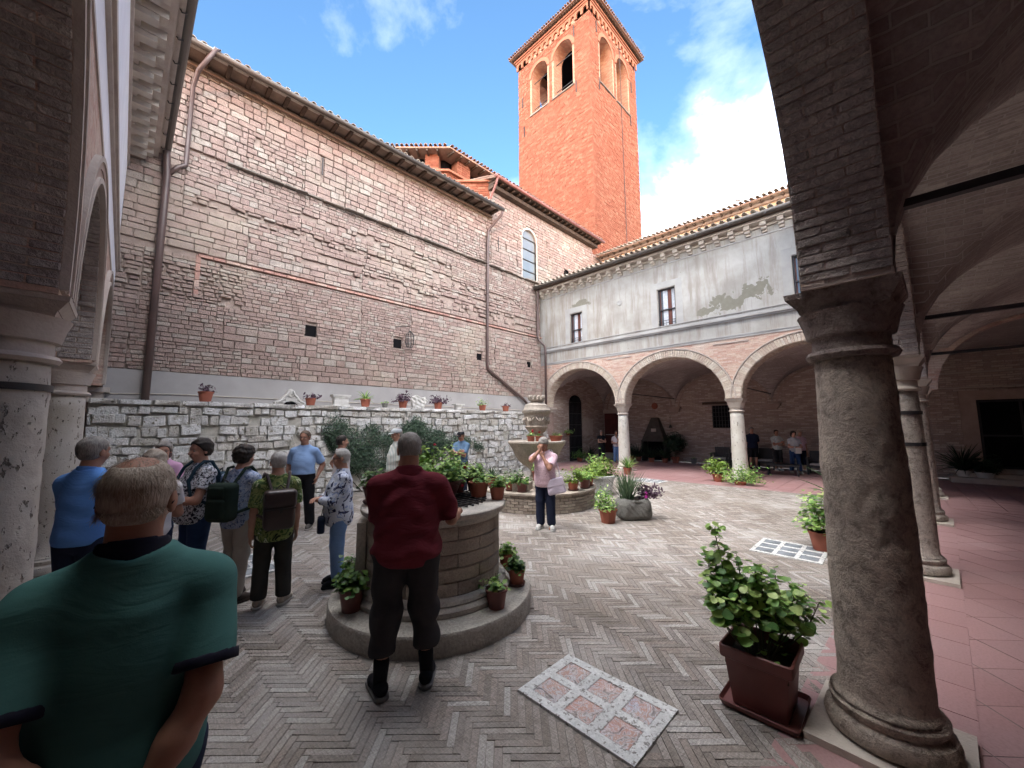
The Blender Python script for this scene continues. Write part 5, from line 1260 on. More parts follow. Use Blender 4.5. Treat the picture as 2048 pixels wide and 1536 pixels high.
# wall of the higher range behind, its eave and tiles
mb = MB(); mb.b2(20.2,20.6,-5,12.2,9.5,12.05); mb.build('upper_wall',m_attic,wing)
mb = MB(); mb.b2(19.75,20.6,-5,12.3,12.10,12.13); mb.b2(20.05,20.2,-5,12.2,11.95,12.1); mb.build('eave_board',m_eave,wing)
mb = MB(); slab_roof(mb,(19.72,-5,12.14),(0,1,0),slope(1,0,.3),17.3,3); mb.build('roof',m_tile,wing)
eave_tiles('roof_tile',(19.68,12.3,12.17),(0,-1,0),slope(1,0,.3),14,3,wing,m_tile_pale,single=0)
mb = MB()
for i in range(34): mb.b2(19.85,20.2,12.0-i*.42,12.08-i*.42,12.02,12.10)
mb.build('eave_bracket',m_wood,wing,kind='stuff')
# windows
for o in wwin[:3]:
    y0,y1,z0,z1 = o[0]-o[1],o[0]+o[1],o[3],o[4]
    mb = MB(); s=.27
    mb.b2(WX-.012,WX,y0-s,y0-.03,z0,z1+s); mb.b2(WX-.012,WX,y1+.03,y1+s,z0,z1+s); mb.b2(WX-.012,WX,y0-.03,y1+.03,z1+.03,z1+s); mb.build('window_surround',m_grey_frame,wing)
    mb = MB(); w_=.05
    for a,b,c,d in ((y0,y0+w_,z0,z1),(y1-w_,y1,z0,z1),(y0+w_,y1-w_,z0,z0+w_),(y0+w_,y1-w_,z1-w_,z1),(y0+w_,y1-w_,(z0+z1)/2-.1,(z0+z1)/2-.06)): mb.b2(WX+.08,WX+.13,a,b,c,d)
    wf = mb.build('window',m_iron,wing)
    mg = MB(); mg.b2(WX+.125,WX+.135,y0,y1,z0,z1); 
    mg = MB(); mg.b2(WX+.15,WX+.16,y0,y1,z0,z1); subp(mg,'pane',m_glass,wf)
    mg = MB()
    for a,b in ((.24,.50),(.74,.98)): mg.b2(WX+.138,WX+.146,y0+(y1-y0)*(1-b),y0+(y1-y0)*(1-a),z0+.04,z1-.04)
    subp(mg,'curtain',M_plain('net_curtain',(.62,.64,.68),(.45,.47,.50),14,.9,.5,.01) if 'net_curtain' not in D.materials else D.materials['net_curtain'],wf)
    mg = MB(); mg.b2(WX+.132,WX+.145,y0+(y1-y0)*.28,y0+(y1-y0)*.48,z0+.04,z1-.04); mg.b2(WX+.132,WX+.145,y0+(y1-y0)*.88,y1-.05,z0+.04,z1-.04); subp(mg,'shutter_stile',m_wstile,wf)
    mg = MB()
    for z in (z0+.12,z0+.22): mg.b2(WX+.02,WX+.04,y0,y1,z,z+.015)
    for k in range(6): yy = y0+(y1-y0)*(k+.5)/6; mg.b2(WX+.025,WX+.035,yy-.006,yy+.006,z0,z0+.23)
    subp(mg,'window_rail',m_iron,wf)
mb = MB(); mb.lathe([(.0,.0),(.11,.0),(.11,.03),(.07,.03),(.07,.012),(.0,.012)],(0,0,0),20,False); me_ = mb
for v_i,v_ in enumerate(mb.V): mb.V[v_i] = (WX-v_[2]-.002, 7.95+v_[0], 7.02+v_[1])
mb.build('round_vent',m_grey_frame,wing)
# columns of the wing
for (x,y) in ((14.78,8.12),(14.78,3.86)): column('column',x,y,wing,m_white_col,rt=.20,rb=.235,cap=m_capw)
# half pillar against the church
mb = MB(); mb.b2(14.5,15.05,12.05,12.37,0,2.5); mb.build('half_pillar',m_church,wing)
mb = MB(); mb.b2(14.42,15.1,11.95,12.37,2.5,2.58); mb.b2(14.38,15.14,11.9,12.37,2.64,2.74); mb.b2(14.46,15.08,12.0,12.37,2.58,2.64); mb.build('impost',m_mould,wing)
join_pieces('stone',np.array(course_wall((14.5,0,0),WU,WN,12.05,12.37,0,2.5,(.12,.2),(.2,.4),d=.0,dj=.01,gap=.01)),ROUGH,m_church,wing)
# interior of the wing: vaults, back wall, side wall
mb = MB()
for y0 in (8.12,3.86,-.40,-4.66): vault(mb,(15.05,y0,0),(1,0,0),(0,1,0),5.15,4.26,2.78,1.66,seg=18)
mb.build('vault',m_vault,wing,True)
mb = MB(); mb.b2(20.2,20.5,-5,12.9,0,9.5); mb.build('back_wall',m_brick_in,wing)
mb = MB(); mb.b2(15.05,20.2,CY-.01,CY+.019,0,4.6); mb.build('side_wall',m_brick_in,wing)
for (y0,y1) in ((8.12,12.3),(3.86,8.12),(-.4,3.86)):
    mb = MB(); o_ = ((y0+y1)/2,(y1-y0)/2-.22,1.5,2.6,2.78); ring(mb,(20.2,0,0),(0,1,0),(-1,0,0),o_,0,.07,.0,.03,seg=24); mb.build('lunette_edge',m_mould_red,wing)
for y in (8.12,3.86,-.4):
    mb = MB()
    for z,dd in ((2.78,.22),(2.70,.17),(2.62,.12)): mb.b2(20.2-dd,20.2,y-.32+(.22-dd),y+.32-(.22-dd),z-.08,z)
    mb.build('corbel',m_mould_red,wing)
for y in (8.12,3.86):
    mb = MB(); mb.tube([(15.0,y,3.22),(20.2,y,3.22)],.02,6); mb.build('tie_rod',m_iron,wing)
# doors, grilles and fittings inside the wing
gd_ = MB(); 
mb = MB(); mb.b2(16.75,17.85,CY-.03,CY-.012,.0,3.1); mb.add([(17.3-.55*math.cos(t),CY-.03,3.1+.4*math.sin(t)) for t in np.linspace(0,math.pi,11)],[tuple(range(11))]); grl = mb.build('grated_door',m_dark,wing)
mg = MB()
for k in range(10): mg.b2(16.78+k*.116,16.80+k*.116,CY-.06,CY-.035,0,3.1+.35*math.sin(math.pi*(k+.3)/10))
for z in (.1,.7,1.3,1.9,2.5,3.1): mg.b2(16.75,17.85,CY-.066,CY-.04,z-.02,z+.02)
subp(mg,'grille',m_iron,grl)
mb = MB(); mb.b2(17.96,18.95,CY-.05,CY-.012,1.31,2.22); pl_o = mb.build('stone_tablet',m_mould,wing)
mb = MB(); mb.b2(20.13,20.19,11.3,12.28,.28,2.55); rd = mb.build('red_door',M_plain('oxblood_door',(.10,.022,.018),(.06,.015,.012),3,.5,.2),wing)
mg = MB()
for (y0,y1) in ((11.36,11.74),(11.84,12.22)):
    for (z0,z1) in ((.4,1.1),(1.2,1.7),(1.8,2.45)): mg.b2(20.105,20.128,y0,y1,z0,z1)
subp(mg,'door_panel',D.materials['oxblood_door'],rd); mg = MB(); mg.b2(20.09,20.105,11.4,12.2,1.30,1.34); subp(mg,'push_bar',m_capw,rd)
mb = MB(); mb.b2(20.10,20.19,11.12,12.36,2.56,2.78); mb.b2(20.10,20.19,11.12,11.28,.28,2.56); mb.build('door_frame',m_mould,wing)
mb = MB(); mb.b2(19.3,20.1,11.0,12.3,0,.14); mb.b2(19.65,20.1,11.1,12.3,.14,.28); mb.build('door_step',m_capw,wing)
mb = MB(); mb.b2(20.12,20.19,5.58,6.32,1.72,2.78); g_ = mb.build('barred_window',m_dark,wing)
mg = MB()
for k in range(6): mg.b2(20.08,20.10,5.62+k*.13,5.64+k*.13,1.72,2.78)
for k in range(5): mg.b2(20.06,20.08,5.58,6.32,1.85+k*.2,1.87+k*.2)
subp(mg,'window_bars',m_iron,g_)
mb = MB(); mb.b2(20.10,20.18,5.3,6.75,2.85,2.97); mb.build('lintel',m_wood,wing)
# far doorway at the end of the right walk
mb = MB(); mb.b2(20.14,20.19,-4.2,-1.92,.43,2.66); dw = mb.build('doorway_shade',m_dark,wing)  # black panel paints the shade beyond the doorway
mg = MB(); [mg.b2(20.10,20.138,a_,b_,.43,2.66) for a_,b_ in ((-1.99,-1.92),(-2.86,-2.80),(-3.7,-3.64))]; [mg.b2(20.10,20.138,a_,b_,z_,z_+.06) for a_,b_ in ((-2.80,-1.99),(-3.64,-2.86)) for z_ in (.43,1.45,2.58)]; subp(mg,'door_leaf_frame',m_iron,dw)
mb = MB(); mb.b2(20.05,20.19,-1.92,-1.55,.28,2.66); mb.b2(20.05,20.19,-4.6,-1.55,2.66,2.98); mb.build('door_surround',m_mould_red,wing)
mb = MB(); mb.b2(13.0,20.6,-5.4,-5.0,0,9); mb.build('end_wall',m_brick_in,wing)
mb = MB(); mb.b2(19.0,20.1,-4.6,-1.1,0,.16); mb.b2(19.45,20.1,-4.6,-1.5,.16,.29); mb.b2(19.8,20.1,-4.6,-1.85,.29,.42); mb.build('door_step',m_capw,wing)
mb = MB(); mb.b2(20.13,20.19,-4.6,-.5,3.58,3.64); mb.b2(20.13,20.19,-4.6,-.5,2.98+.1,3.12); mb.build('wall_moulding',m_mould,wing)

# ---- right arcade
ra = empty('right_arcade',(8,0,0),'brick-vaulted arcade on worn sandstone columns along the right side','arcade')
RC = [(-.55,.40),(3.36,.18),(7.27,-.04),(11.18,-.26),(14.85,-.42)]
mbw = MB(); mbv = MB(); mbu = MB(); spl=[]
for i in range(4):
    a,b = Vector((*RC[i],0)),Vector((*RC[i+1],0)); L = (b-a).length; U = (b-a)/L; N = Vector((-U.y,U.x,0))
    if i == 0: a = Vector((-.55,.20,0)); b = Vector((3.36,.18,0)); L=(b-a).length; U=(b-a)/L; N=Vector((-U.y,U.x,0))
    O = a+N*.20; op = (L/2,1.65*L/3.92,1.65,2.74,2.78)
    band(mbw,O,U,N,.44,0,L,2.74,4.75,[op],seg=30); 
    spl += [(i,q) for q in soffit_bricks(O,U,N,.44,op,d=.014,bl=.28,bh=.058,gap=.006)]
    vault(mbv,a-N*.24,U,-N,L,4.2,2.80,1.66,seg=20)
mbw.build('arcade_wall',m_brick_in,ra); mbv.build('vault',m_vault,ra,True)
pieces('soffit_brick',[q for i,q in spl if i == 0],ROUGH,m_soffit,ra,200)
join_pieces('soffit_brick',np.array([q for i,q in spl if i]),CHAMF,m_soffit,ra)
mb = MB(); mb.add([(-.9,.40,4.75),(14.6,-.22,4.75),(14.6,-.66,4.75),(-.9,-.04,4.75),(-.9,.40,8.7),(14.6,-.22,8.7),(14.6,-.66,8.7),(-.9,-.04,8.7)],[(0,4,5,1),(1,5,6,2),(2,6,7,3),(3,7,4,0),(4,7,6,5)]); mb.build('upper_wall',m_lfacade,ra)
mb = MB(); mb.b2(-6,14.6,-4.9,-4.4,0,9); mb.build('inner_wall',m_brick_in,ra)
mb = MB(); slab_roof(mb,(-6,.9,8.6),(1,0,0),slope(0,-1,.3),20.6,6); mb.build('roof',m_tile,ra)
for k,(x,y) in enumerate(RC[1:4]):
    column('column',x,y,ra,[m_sand,m_sand2,m_sand2][k],rz=rad(-3.2),straps=([],[1.62,2.02],[])[k],rt=[.196,.185,.18][k],rb=[.217,.215,.21][k],cap=[m_cap,m_capw,m_capw][k],seg=64 if k==0 else 32)
column('column',14.85,-.42,ra,m_white_col,rz=rad(-3.2),rt=.18,rb=.21,cap=m_capw)
column('column',-.62,.30,ra,m_sand2)
for (x,y) in RC[1:4]:
    mb = MB(); mb.b2(x-.03,x+.03,y-4.5,y-.2,3.22,3.27); mb.build('tie_rod',m_iron,ra)
# ---- left arcade
la = empty('left_arcade',(-.6,6,0),'left arcade with moulded brick arches, travertine columns and a deep modillion eave','arcade')
LX = -.355; LO=(LX,0,0); LU,LN=(0,1,0),(1,0,0)
lops = [(2.19,1.63,1.62,2.74,2.78),(6.02,1.63,1.62,2.74,2.78),(10.0,1.70,1.62,2.74,2.78)]
mb = MB(); band(mb,LO,LU,LN,.46,.0,12.38,2.74,4.80,lops,seg=30); mb.build('arcade_wall',m_brick_sp,la)
mb = MB(); mb.b2(LX-.46,LX,0,12.3,4.80,8.7); mb.build('plaster_wall',m_lfacade,la)
for o in lops:
    for r0,r1,d1,m_ in ((0,.05,.045,m_mould),(.05,.13,.022,m_mould_red),(.13,.20,.034,m_mould_red),(.20,.25,.048,m_mould)):
        mb = MB(); ring(mb,LO,LU,LN,o,r0,r1,.02,d1,seg=30); mb.build('arch_moulding',m_,la,True)
for z0,z1,d in ((4.74,4.80,.012),(5.38,5.45,.035),(5.45,5.56,.065),(5.56,5.62,.045),(5.70,5.75,.02),(7.95,8.02,.04)):
    mb = MB(); mb.b2(LX,LX+d,0,12.3,z0,z1); mb.build('string_moulding',m_mould,la)
spl = soffit_bricks((LX+.0,0,0),LU,LN,.46,lops[0],d=.014,bl=.28,bh=.058,gap=.006)
pieces('soffit_brick',spl,ROUGH,m_soffit,la,150)
join_pieces('soffit_brick',np.array(soffit_bricks((LX,0,0),LU,LN,.46,lops[1],d=.03,bl=.3,bh=.072)),CHAMF,m_soffit,la)
mb = MB(); mb.b2(LX,.15,0,12.3,8.42,8.50); mb.b2(LX,LX+.10,0,12.3,8.30,8.42); mb.b2(LX,.24,0,12.3,8.56,8.60); mb.build('cornice_slab',m_mould,la)
y = 12.05
while y > 1: mb = MB(); mb.b2(LX,.06,y-.10,y+.10,8.28,8.42); mb.b2(LX,-.05,y-.085,y+.085,8.18,8.28); mb.build('modillion',m_capw,la); y -= .475
mb = MB(); mb.tube([(.27,12.2,8.66),(.27,0,8.66)],.10,14); mb.build('gutter',m_gutter,la,True)
y = 12
while y > 1: mb = MB(); mb.tube([(.16,y,8.60),(.20,y,8.52),(.27,y,8.55)],.012,5); mb.build('gutter_hook',m_iron,la); y -= .62
mb = MB(); slab_roof(mb,(.25,0,8.7),(0,1,0),slope(-1,0,.3),12.3,6); mb.build('roof',m_tile,la)
column('column',-.585,4.11,la,m_trav,straps=[2.14],cap=m_mould,seg=64,rt=.215,rb=.245); column('column',-.585,7.96,la,m_trav,cap=m_mould)
mb = MB(); mb.b2(-.83,-.36,11.98,12.3,0,2.4); mb.build('half_pillar',m_church,la)
mb = MB(); mb.b2(-.88,-.28,11.9,12.32,2.40,2.46); mb.b2(-.86,-.32,11.95,12.32,2.46,2.62); mb.b2(-.90,-.24,11.86,12.32,2.62,2.72); mb.build('impost',m_mould,la)
mb = MB()
for y0,l_ in ((.25,3.86),(4.11,3.85),(7.96,4.3)): vault(mb,(-.82,y0,0),(-1,0,0),(0,1,0),4.2,l_,2.80,1.63,seg=18)
vault(mb,(-.82,-.04,0),(-1,0,0),(0,-1,0),4.2,4.2,2.80,1.63,seg=10)
mb.build('vault',m_vault_y,la,True)
mb = MB(); mb.b2(-5.4,-5.0,-5,12.4,0,9); mb.build('inner_wall',m_brick_in,la)
mb = MB(); mb.b2(-.82-4.2,-.80,CY-.0,CY+.01,0,4.5); mb.build('end_wall',m_brick_in,la)
# ---- hill added unseen behind the camera, its crest shaped to shade the cloister
mb = MB(); V=[]; xs = np.linspace(-320,140,60); rs_ = np.random.RandomState(3)
prof = [(-34,0),(-40,8),(-46,15),(-52,19.2),(-57,19.9),(-64,18.5),(-90,0)]
for x in xs:
    n_ = math.sin(x*.05)*.12+math.sin(x*.13+1)*.08
    for (y,z) in prof: V.append((x,y+math.sin(x*.03+z)*1.2,z+(n_ if z > 15 else math.sin(x*.2+y)*.3 if z > 0 else 0)))
m_ = len(prof); mb.add(V,[(i*m_+j,i*m_+j+1,(i+1)*m_+j+1,(i+1)*m_+j) for i in range(len(xs)-1) for j in range(m_-1)])
hl = mb.build('shade_ridge',M_plain('shade_ridge_green',(.05,.07,.03),(.08,.09,.05),.4,.95,.5,.3),None,True); tag(hl,kind='structure')
# ------------------------------------------------------------ plants
def leaf_round(rs, lobes=9, cup=.18):
    V=[(0,-.05,0)]; n=12
    for k in range(n):
        a = 2*math.pi*k/n-math.pi/2; r = .5*(1+.10*math.cos(lobes*a)+rs.uniform(-.04,.04))*(1-.30*max(0,-math.sin(a))**4)
        V.append((r*math.cos(a), r*math.sin(a), cup*r*r*2*(1+.6*math.cos(2*a))-.02+rs.uniform(-.03,.03)))
    F = [(0,1+k,1+(k+1)%n,1+(k+1)%n) for k in range(n)]
    V = np.array(V,dtype=np.float32)
    # quads only: pair triangles
    F = [(0,1+2*k,1+(2*k+1)%n,1+(2*k+2)%n) for k in range(n//2)]
    return V, np.array(F)
def leaf_oval(rs, w=.42, curl=.25):
    ts = [0,.25,.55,.8,1.0]; V=[]
    for t_ in ts:
        ww = w*math.sin(math.pi*min(.97,max(.04,t_)))**.7*.5; z = -curl*t_*t_
        V += [(-ww,t_-.5,z+.06),(0,t_-.5,z),(ww,t_-.5,z+.06)]
    F=[]
    for i in range(4):
        for j in range(2): F.append((i*3+j,i*3+j+1,(i+1)*3+j+1,(i+1)*3+j))
    return np.array(V,dtype=np.float32), np.array(F)
def leaf_blade(rs, curl=.5):
    V=[];n=7
    for i in range(n):
        t_=i/(n-1); w=.5*(1-t_)**.6+.02; V += [(-w,t_,0-curl*t_**2.2+.0),(0,t_,-.02*0-curl*t_**2.2-.15*w),(w,t_,-curl*t_**2.2)]
    F=[]
    for i in range(n-1):
        for j in range(2): F.append((i*3+j,i*3+j+1,(i+1)*3+j+1,(i+1)*3+j))
    return np.array(V,dtype=np.float32), np.array(F)
LR = [leaf_round(RNG) for _ in range(6)]; LO_ = [leaf_oval(RNG,w,c) for w,c in ((.45,.2),(.38,.35),(.5,.1),(.42,.3))]; LB = [leaf_blade(RNG,c) for c in (.2,.45,.7,1.0)]
def unit(v): v = np.array(v,float); return v/(np.linalg.norm(v)+1e-9)
def place_leaf(c, n, size, roll, asp=1.0, depth=None):
    n = unit(n); a = np.array([0,0,1.0]) if abs(n[2]) < .9 else np.array([1.0,0,0]); u = unit(np.cross(a,n)); v = np.cross(n,u)
    U = u*math.cos(roll)+v*math.sin(roll); V = v*math.cos(roll)-u*math.sin(roll)
    return np.concatenate([c,U,V,n,[size*asp,size,size]])
def bush(rs, R, H, n, size, up=.9, base=(0,0,0), clump=14, low=.15, jit=.35):
    """leaves on rosettes that sit at the ends of unseen twigs"""
    out=[]; tips=[]
    for k in range(clump):
        a = rs.uniform(0,2*math.pi); el = math.asin(rs.uniform(low,1.0)); rr = rs.uniform(.62,1.0)
        tips.append(np.array([math.cos(a)*math.cos(el)*R*rr, math.sin(a)*math.cos(el)*R*rr, max(.10,math.sin(el))*H*rr]))
    for i in range(n):
        t_ = tips[rs.randint(clump)]; f = rs.uniform(.45,1.05); c = t_*f+rs.normal(size=3)*R*.16; c[2] = max(c[2],.01)
        nn = unit(t_/R*.5+np.array([0,0,up])+rs.normal(size=3)*jit); out.append(place_leaf(c+np.array(base),nn,size*rs.uniform(.65,1.25),rs.uniform(0,6.28)))
    return out, tips
def stems(tips, base, r, mat, parent, bend=.25, nm='stem'):
    mb = MB()
    for t_ in tips:
        b = np.array(base)+np.array([t_[0]*.12,t_[1]*.12,0]); m = b*.5+(np.array(base)+t_)*.5+np.array([0,0,bend*.2*np.linalg.norm(t_)])
        mb.tube([b,m,np.array(base)+t_*.98],[r,r*.8,r*.5],5,False)
    o = mb.build(nm, mat, None, True, 'stuff'); o.parent = parent; return o
def lfoliage(nm, pl, variants, mat, parent):
    o = join_pieces(nm, np.array(pl), variants, mat, None, 'stuff', True); o.parent = parent; return o
def lpart(mb, nm, mat, parent, smooth=True, ang=40):
    o = mb.build(nm, mat, None, False); o.parent = parent
    if smooth: autosmooth(o, ang)
    return o
def pot_round(parent, r, h, mat, saucer=None, n=28, rim=.14, soil=True):
    mb = MB(); mb.lathe([(r*.70,0),(r*.93,h*(1-rim)),(r*.94,h*(1-rim)),(r*1.0,h*(1-rim)+.002),(r*1.02,h*.985),(r*1.0,h),(r*.90,h),(r*.88,h*.86),(r*.3,h*.84)],(0,0,.012 if saucer else 0),n,True); lpart(mb,'pot',mat,parent)
    if saucer: mb = MB(); mb.lathe([(r*.82,0),(r*.98,.03),(r*.95,.034),(r*.80,.010)],(0,0,0),n,True); lpart(mb,'saucer',saucer,parent)
    mb = MB(); mb.lathe([(r*.885,h*.86),(r*.5,h*.90),(.01,h*.91)],(0,0,.012 if saucer else 0),16,False); lpart(mb,'soil',m_soil,parent)
    return h*.9
def pot_square(parent, r, h, mat, saucer=None, n=8, rz=.39):
    mb = MB(); s = 1.0
    mb.lathe([(r*.74,0),(r*.96,h*.84),(r*1.05,h*.845),(r*1.07,h),(r*.98,h),(r*.94,h*.86),(r*.3,h*.85)],(0,0,.01 if saucer else 0),n,True,rot=rz); lpart(mb,'pot',mat,parent,True,30)
    if saucer: mb = MB(); mb.lathe([(r*.9,0),(r*1.08,.03),(r*1.04,.034),(r*.88,.01)],(0,0,0),n,True,rot=rz); lpart(mb,'saucer',saucer,parent,True,30)
    mb = MB(); mb.lathe([(r*.94,h*.86),(.01,h*.9)],(0,0,.01 if saucer else 0),n,False,rot=rz); lpart(mb,'soil',m_soil,parent)
    return h*.88
def flower(parent, c, r, mat, n=14, seed=0):
    rs = np.random.RandomState(seed+5); pl=[]
    for _ in range(n): d = unit(rs.normal(size=3)+[0,0,.5]); pl.append(place_leaf(np.array(c)+d*r*.6,d,r*.9,rs.uniform(0,6)))
    o = lfoliage('flower',pl,LR,mat,parent); del o['kind']
PN = 0
def potted(label, x, y, z, r, h, kind='geranium', ph=.3, pr=None, mat=None, pot='round', saucer=None, group=None, n=None, leafm=None, size=None, flowers=None, cat='potted plant', soil=True):
    global PN; PN += 1; rs = np.random.RandomState(PN*17+3)
    e = D.objects.new('potted_plant', None); COL.objects.link(e); e.location=(x,y,z); e.rotation_euler=(0,0,rs.uniform(0,6)); e.empty_display_size=.1; tag(e,label,cat,group)
    pr = pr or r*1.5; top = (pot_round if pot == 'round' else pot_square)(e, r, h, mat or m_terra, saucer) if pot else 0.0
    b = (0,0,top)
    if kind == 'geranium':
        pl,tips = bush(rs,pr,ph,int((n or 150)*1.7),(size or .065)*.80,base=b,clump=16); lfoliage('foliage',pl,LR,leafm or m_leafmix,e); stems(tips,b,.004,m_stem,e)
    elif kind == 'oval':
        pl,tips = bush(rs,pr,ph,n or 240,size or .06,base=b,clump=26,up=.6,jit=.6); lfoliage('foliage',pl,LO_,leafm or m_leafmix,e); stems(tips,b,.003,m_stem,e)
    elif kind == 'purple':
        pl,tips = bush(rs,pr,ph,n or 130,size or .09,base=b,clump=18,up=.3,jit=.7,low=-.15); lfoliage('foliage',pl,LO_,m_purple,e); stems(tips,b,.004,m_purple,e)
    elif kind in ('blade','fern','palm'):
        pl=[]; N_ = n or 60
        for k in range(N_):
            a = rs.uniform(0,6.283); el = rs.uniform(.45,1.45) if kind != 'fern' else rs.uniform(.2,1.3); d = np.array([math.cos(a)*math.cos(el),math.sin(a)*math.cos(el),math.sin(el)]); L = ph*rs.uniform(.65,1.1)
            v = d; nrm = unit(np.cross(np.cross(v,[0,0,1.0]),v)) if abs(v[2])<.99 else np.array([1.0,0,0]); u = np.cross(v,nrm)
            w_ = {'blade':.022,'fern':.030,'palm':.030}[kind]*(size or 1); pl.append(np.concatenate([np.array(b)+d*.01,u,v,nrm,[w_,L,L*(.45 if kind=='blade' else .6)]]))
        lfoliage('foliage',pl,LB,leafm or m_blade,e)
    for (fx,fy,fz,fr,fm) in (flowers or []): 
        mbf = MB(); mbf.tube([(fx*.4,fy*.4,top),(fx,fy,fz)],.003,5); lpart(mbf,'flower_stem',m_stem,e); flower(e,(fx,fy,fz),fr,fm,seed=PN)
    return e
# on the terrace wall
ZT = LWT+.03; YT = 11.42
potted('purple-leaved plant in a plain terracotta pot, leftmost on the terrace wall',1.33,YT,ZT,.15,.24,'purple',.20,.20,n=46,size=.10)
potted('small drooping purple plant in a terracotta pot just right of the pediment fragment',3.62,YT,ZT,.14,.20,'purple',.14,.26,n=40,size=.10)
potted('bright green fern in a terracotta pot in the middle of the terrace wall',5.17,YT,ZT,.15,.24,'fern',.34,n=46,leafm=m_leafmix)
potted('bushy purple plant in a pot left of the carved slab',6.43,YT,ZT,.15,.24,'purple',.36,.34,n=190)
potted('round full purple plant hanging over its pot right of the carved slab',7.80,YT,ZT,.16,.24,'purple',.30,.38,n=230)
potted('loose light green plant near the fountain end of the terrace wall',9.86,YT,ZT,.15,.22,'oval',.34,.32,n=120,leafm=m_leafmix)
potted('small upright purple plant, last on the terrace wall before the urn',11.12,YT,ZT,.15,.22,'purple',.22,.20,n=46)
def stuff_local(name,label,cat,x,y,z,rz=0,group=None):
    e = D.objects.new(name,None); COL.objects.link(e); e.location=(x,y,z); e.rotation_euler=(0,0,rz); e.empty_display_size=.1; return tag(e,label,cat,group)
e = stuff_local('pediment_fragment','carved white pediment fragment with scrolled edges and a dark arched hollow','stone fragment',3.10,YT,ZT)
mb = MB(); P=[]; 
outl = [(-.36,0),(-.36,.07),(-.24,.12),(-.17,.22),(-.10,.28),(-.06,.38),(0,.42),(.06,.38),(.10,.28),(.17,.22),(.24,.12),(.36,.07),(.36,0),(.17,0),(.10,.07),(0,.10),(-.10,.07),(-.17,0)]
mb.add([(x_,-.09,z_) for x_,z_ in outl]+[(x_,.12,z_) for x_,z_ in outl],[tuple(range(18)),tuple(range(35,17,-1))]+[(k,k+18,(k+1)%18+18,(k+1)%18) for k in range(18)]); lpart(mb,'carved_body',m_marble,e,False)
mb = MB()
for q in (-1,1):
    mb.tube([(q*.33,-.11,.05),(q*.22,-.11,.10),(q*.15,-.11,.20),(q*.08,-.11,.27),(q*.05,-.11,.36)],.028,8); mb.tube([(q*.20*math.cos(a)*.3+q*.17,-.12,.10+.05*math.sin(a)) for a in np.linspace(0,5.5,10)],.016,6)
mb.tube([(-.05,-.12,.24),(0,-.13,.30),(.05,-.12,.24),(0,-.13,.19),(-.05,-.12,.24)],.02,6); lpart(mb,'scroll',m_marble,e)
mb = MB(); mb.b2(-.14,.14,-.02,.0,0,.07); lpart(mb,'hollow',m_dark,e,False)  # dark sheet paints the shade under the carved arch
e = stuff_local('small_plinth','pale moulded stone plinth fragment left of the green fern','stone fragment',4.42,YT,ZT)
mb = MB(); mb.b2(-.24,.24,-.12,.12,0,.05); mb.b2(-.20,.20,-.10,.10,.05,.24); mb.b2(-.24,.24,-.12,.12,.24,.29); mb.b2(-.26,.26,-.13,.13,.29,.33); lpart(mb,'plinth_body',m_marble,e,False)
e = stuff_local('small_plinth','short grey stone capital fragment between the round purple plant and the loose green plant','stone fragment',8.68,YT,ZT)
mb = MB(); mb.lathe([(.13,0),(.15,.05),(.12,.07),(.16,.17)],(0,0,0),16); mb.b2(-.20,.20,-.14,.14,.17,.22); lpart(mb,'capital_body',m_marble,e)
e = stuff_local('carved_slab','broken whitish carved relief slab leaning among the purple plants','stone fragment',7.05,YT+.1,ZT)
rs = np.random.RandomState(5); V,F = surface_nets(lambda X,Y,Z: np.maximum(np.maximum(np.abs(X)-.27+.05*np.sin(Z*17)+.02*np.sin(Z*41),np.abs(Y)-.05-.012*np.sin(X*40+2*np.sin(Z*22))-.012*np.sin(Z*48+X*20)),np.abs(Z-.21)-.21+.035*np.sin(X*14)),(-.34,-.1,-.02),(.34,.1,.46),.014)
o = link('relief',mesh_np('relief',V,F,m_marble,True)); o.parent=e; e.rotation_euler=(.12,0,0)
potted('tiny grey pot with a sprig beside the carved slab',5.80,YT,ZT,.10,.14,'oval',.10,.10,n=24,mat=m_gran)
# ---- climbing plant on the terrace wall
cl = empty('climbing_plant',(6,11.0,0),'dark glossy climber spread over the rubble terrace wall','climber')
rs = np.random.RandomState(11); pl=[]; cnt=0
def vmask(x,z):
    top = 1.95+.22*math.sin(x*1.9+.4)+.12*math.sin(x*5.1) if x < 7.0 else 1.95-.30*(x-7.0)
    bot = .95-.55*math.exp(-((x-5.0)/.75)**2)-.35*math.exp(-((x-6.6)/.8)**2)+.1*math.sin(x*4) if x < 7.6 else .95+.02*(x-7.6)
    if x < 4.4: bot += (4.4-x)*1.3
    return min(top-z, z-bot, (x-3.75)*1.5, (9.9-x)*.9)
cz = [(rs.uniform(3.8,9.8),rs.uniform(.3,2.2),rs.uniform(.14,.38)) for _ in range(260)]; cz = [c for c in cz if vmask(c[0],c[1]) > .02]
while cnt < 17000:
    c = cz[rs.randint(len(cz))]; x = c[0]+rs.normal()*c[2]*.55; z = c[1]+rs.normal()*c[2]*.5; m_ = vmask(x,z)
    cnt += 1
    if m_ < -.10 or (m_ < .05 and rs.rand() < .6): continue
    pl.append(place_leaf(np.array([x,11.02-abs(rs.normal())*.10*min(1,max(.2,m_*3)),z]),unit([rs.normal()*.5,-1,.55+rs.normal()*.4]),rs.uniform(.035,.068),rs.uniform(0,6.28)))
join_pieces('foliage',np.array(pl),LO_,m_ivy,cl,smooth=True)
mb = MB()
for k in range(14):
    x = 4.3+k*.33; mb.tube([(5.0+k*.15,11.04,0),(x,11.03,.6+rs.rand()*.3),(x+rs.normal()*.2,11.0,1.3),(x+rs.normal()*.3,11.0,1.8)],[.014,.010,.007,.004],5,False)
mb.build('stem',m_twig,cl,True,'stuff')

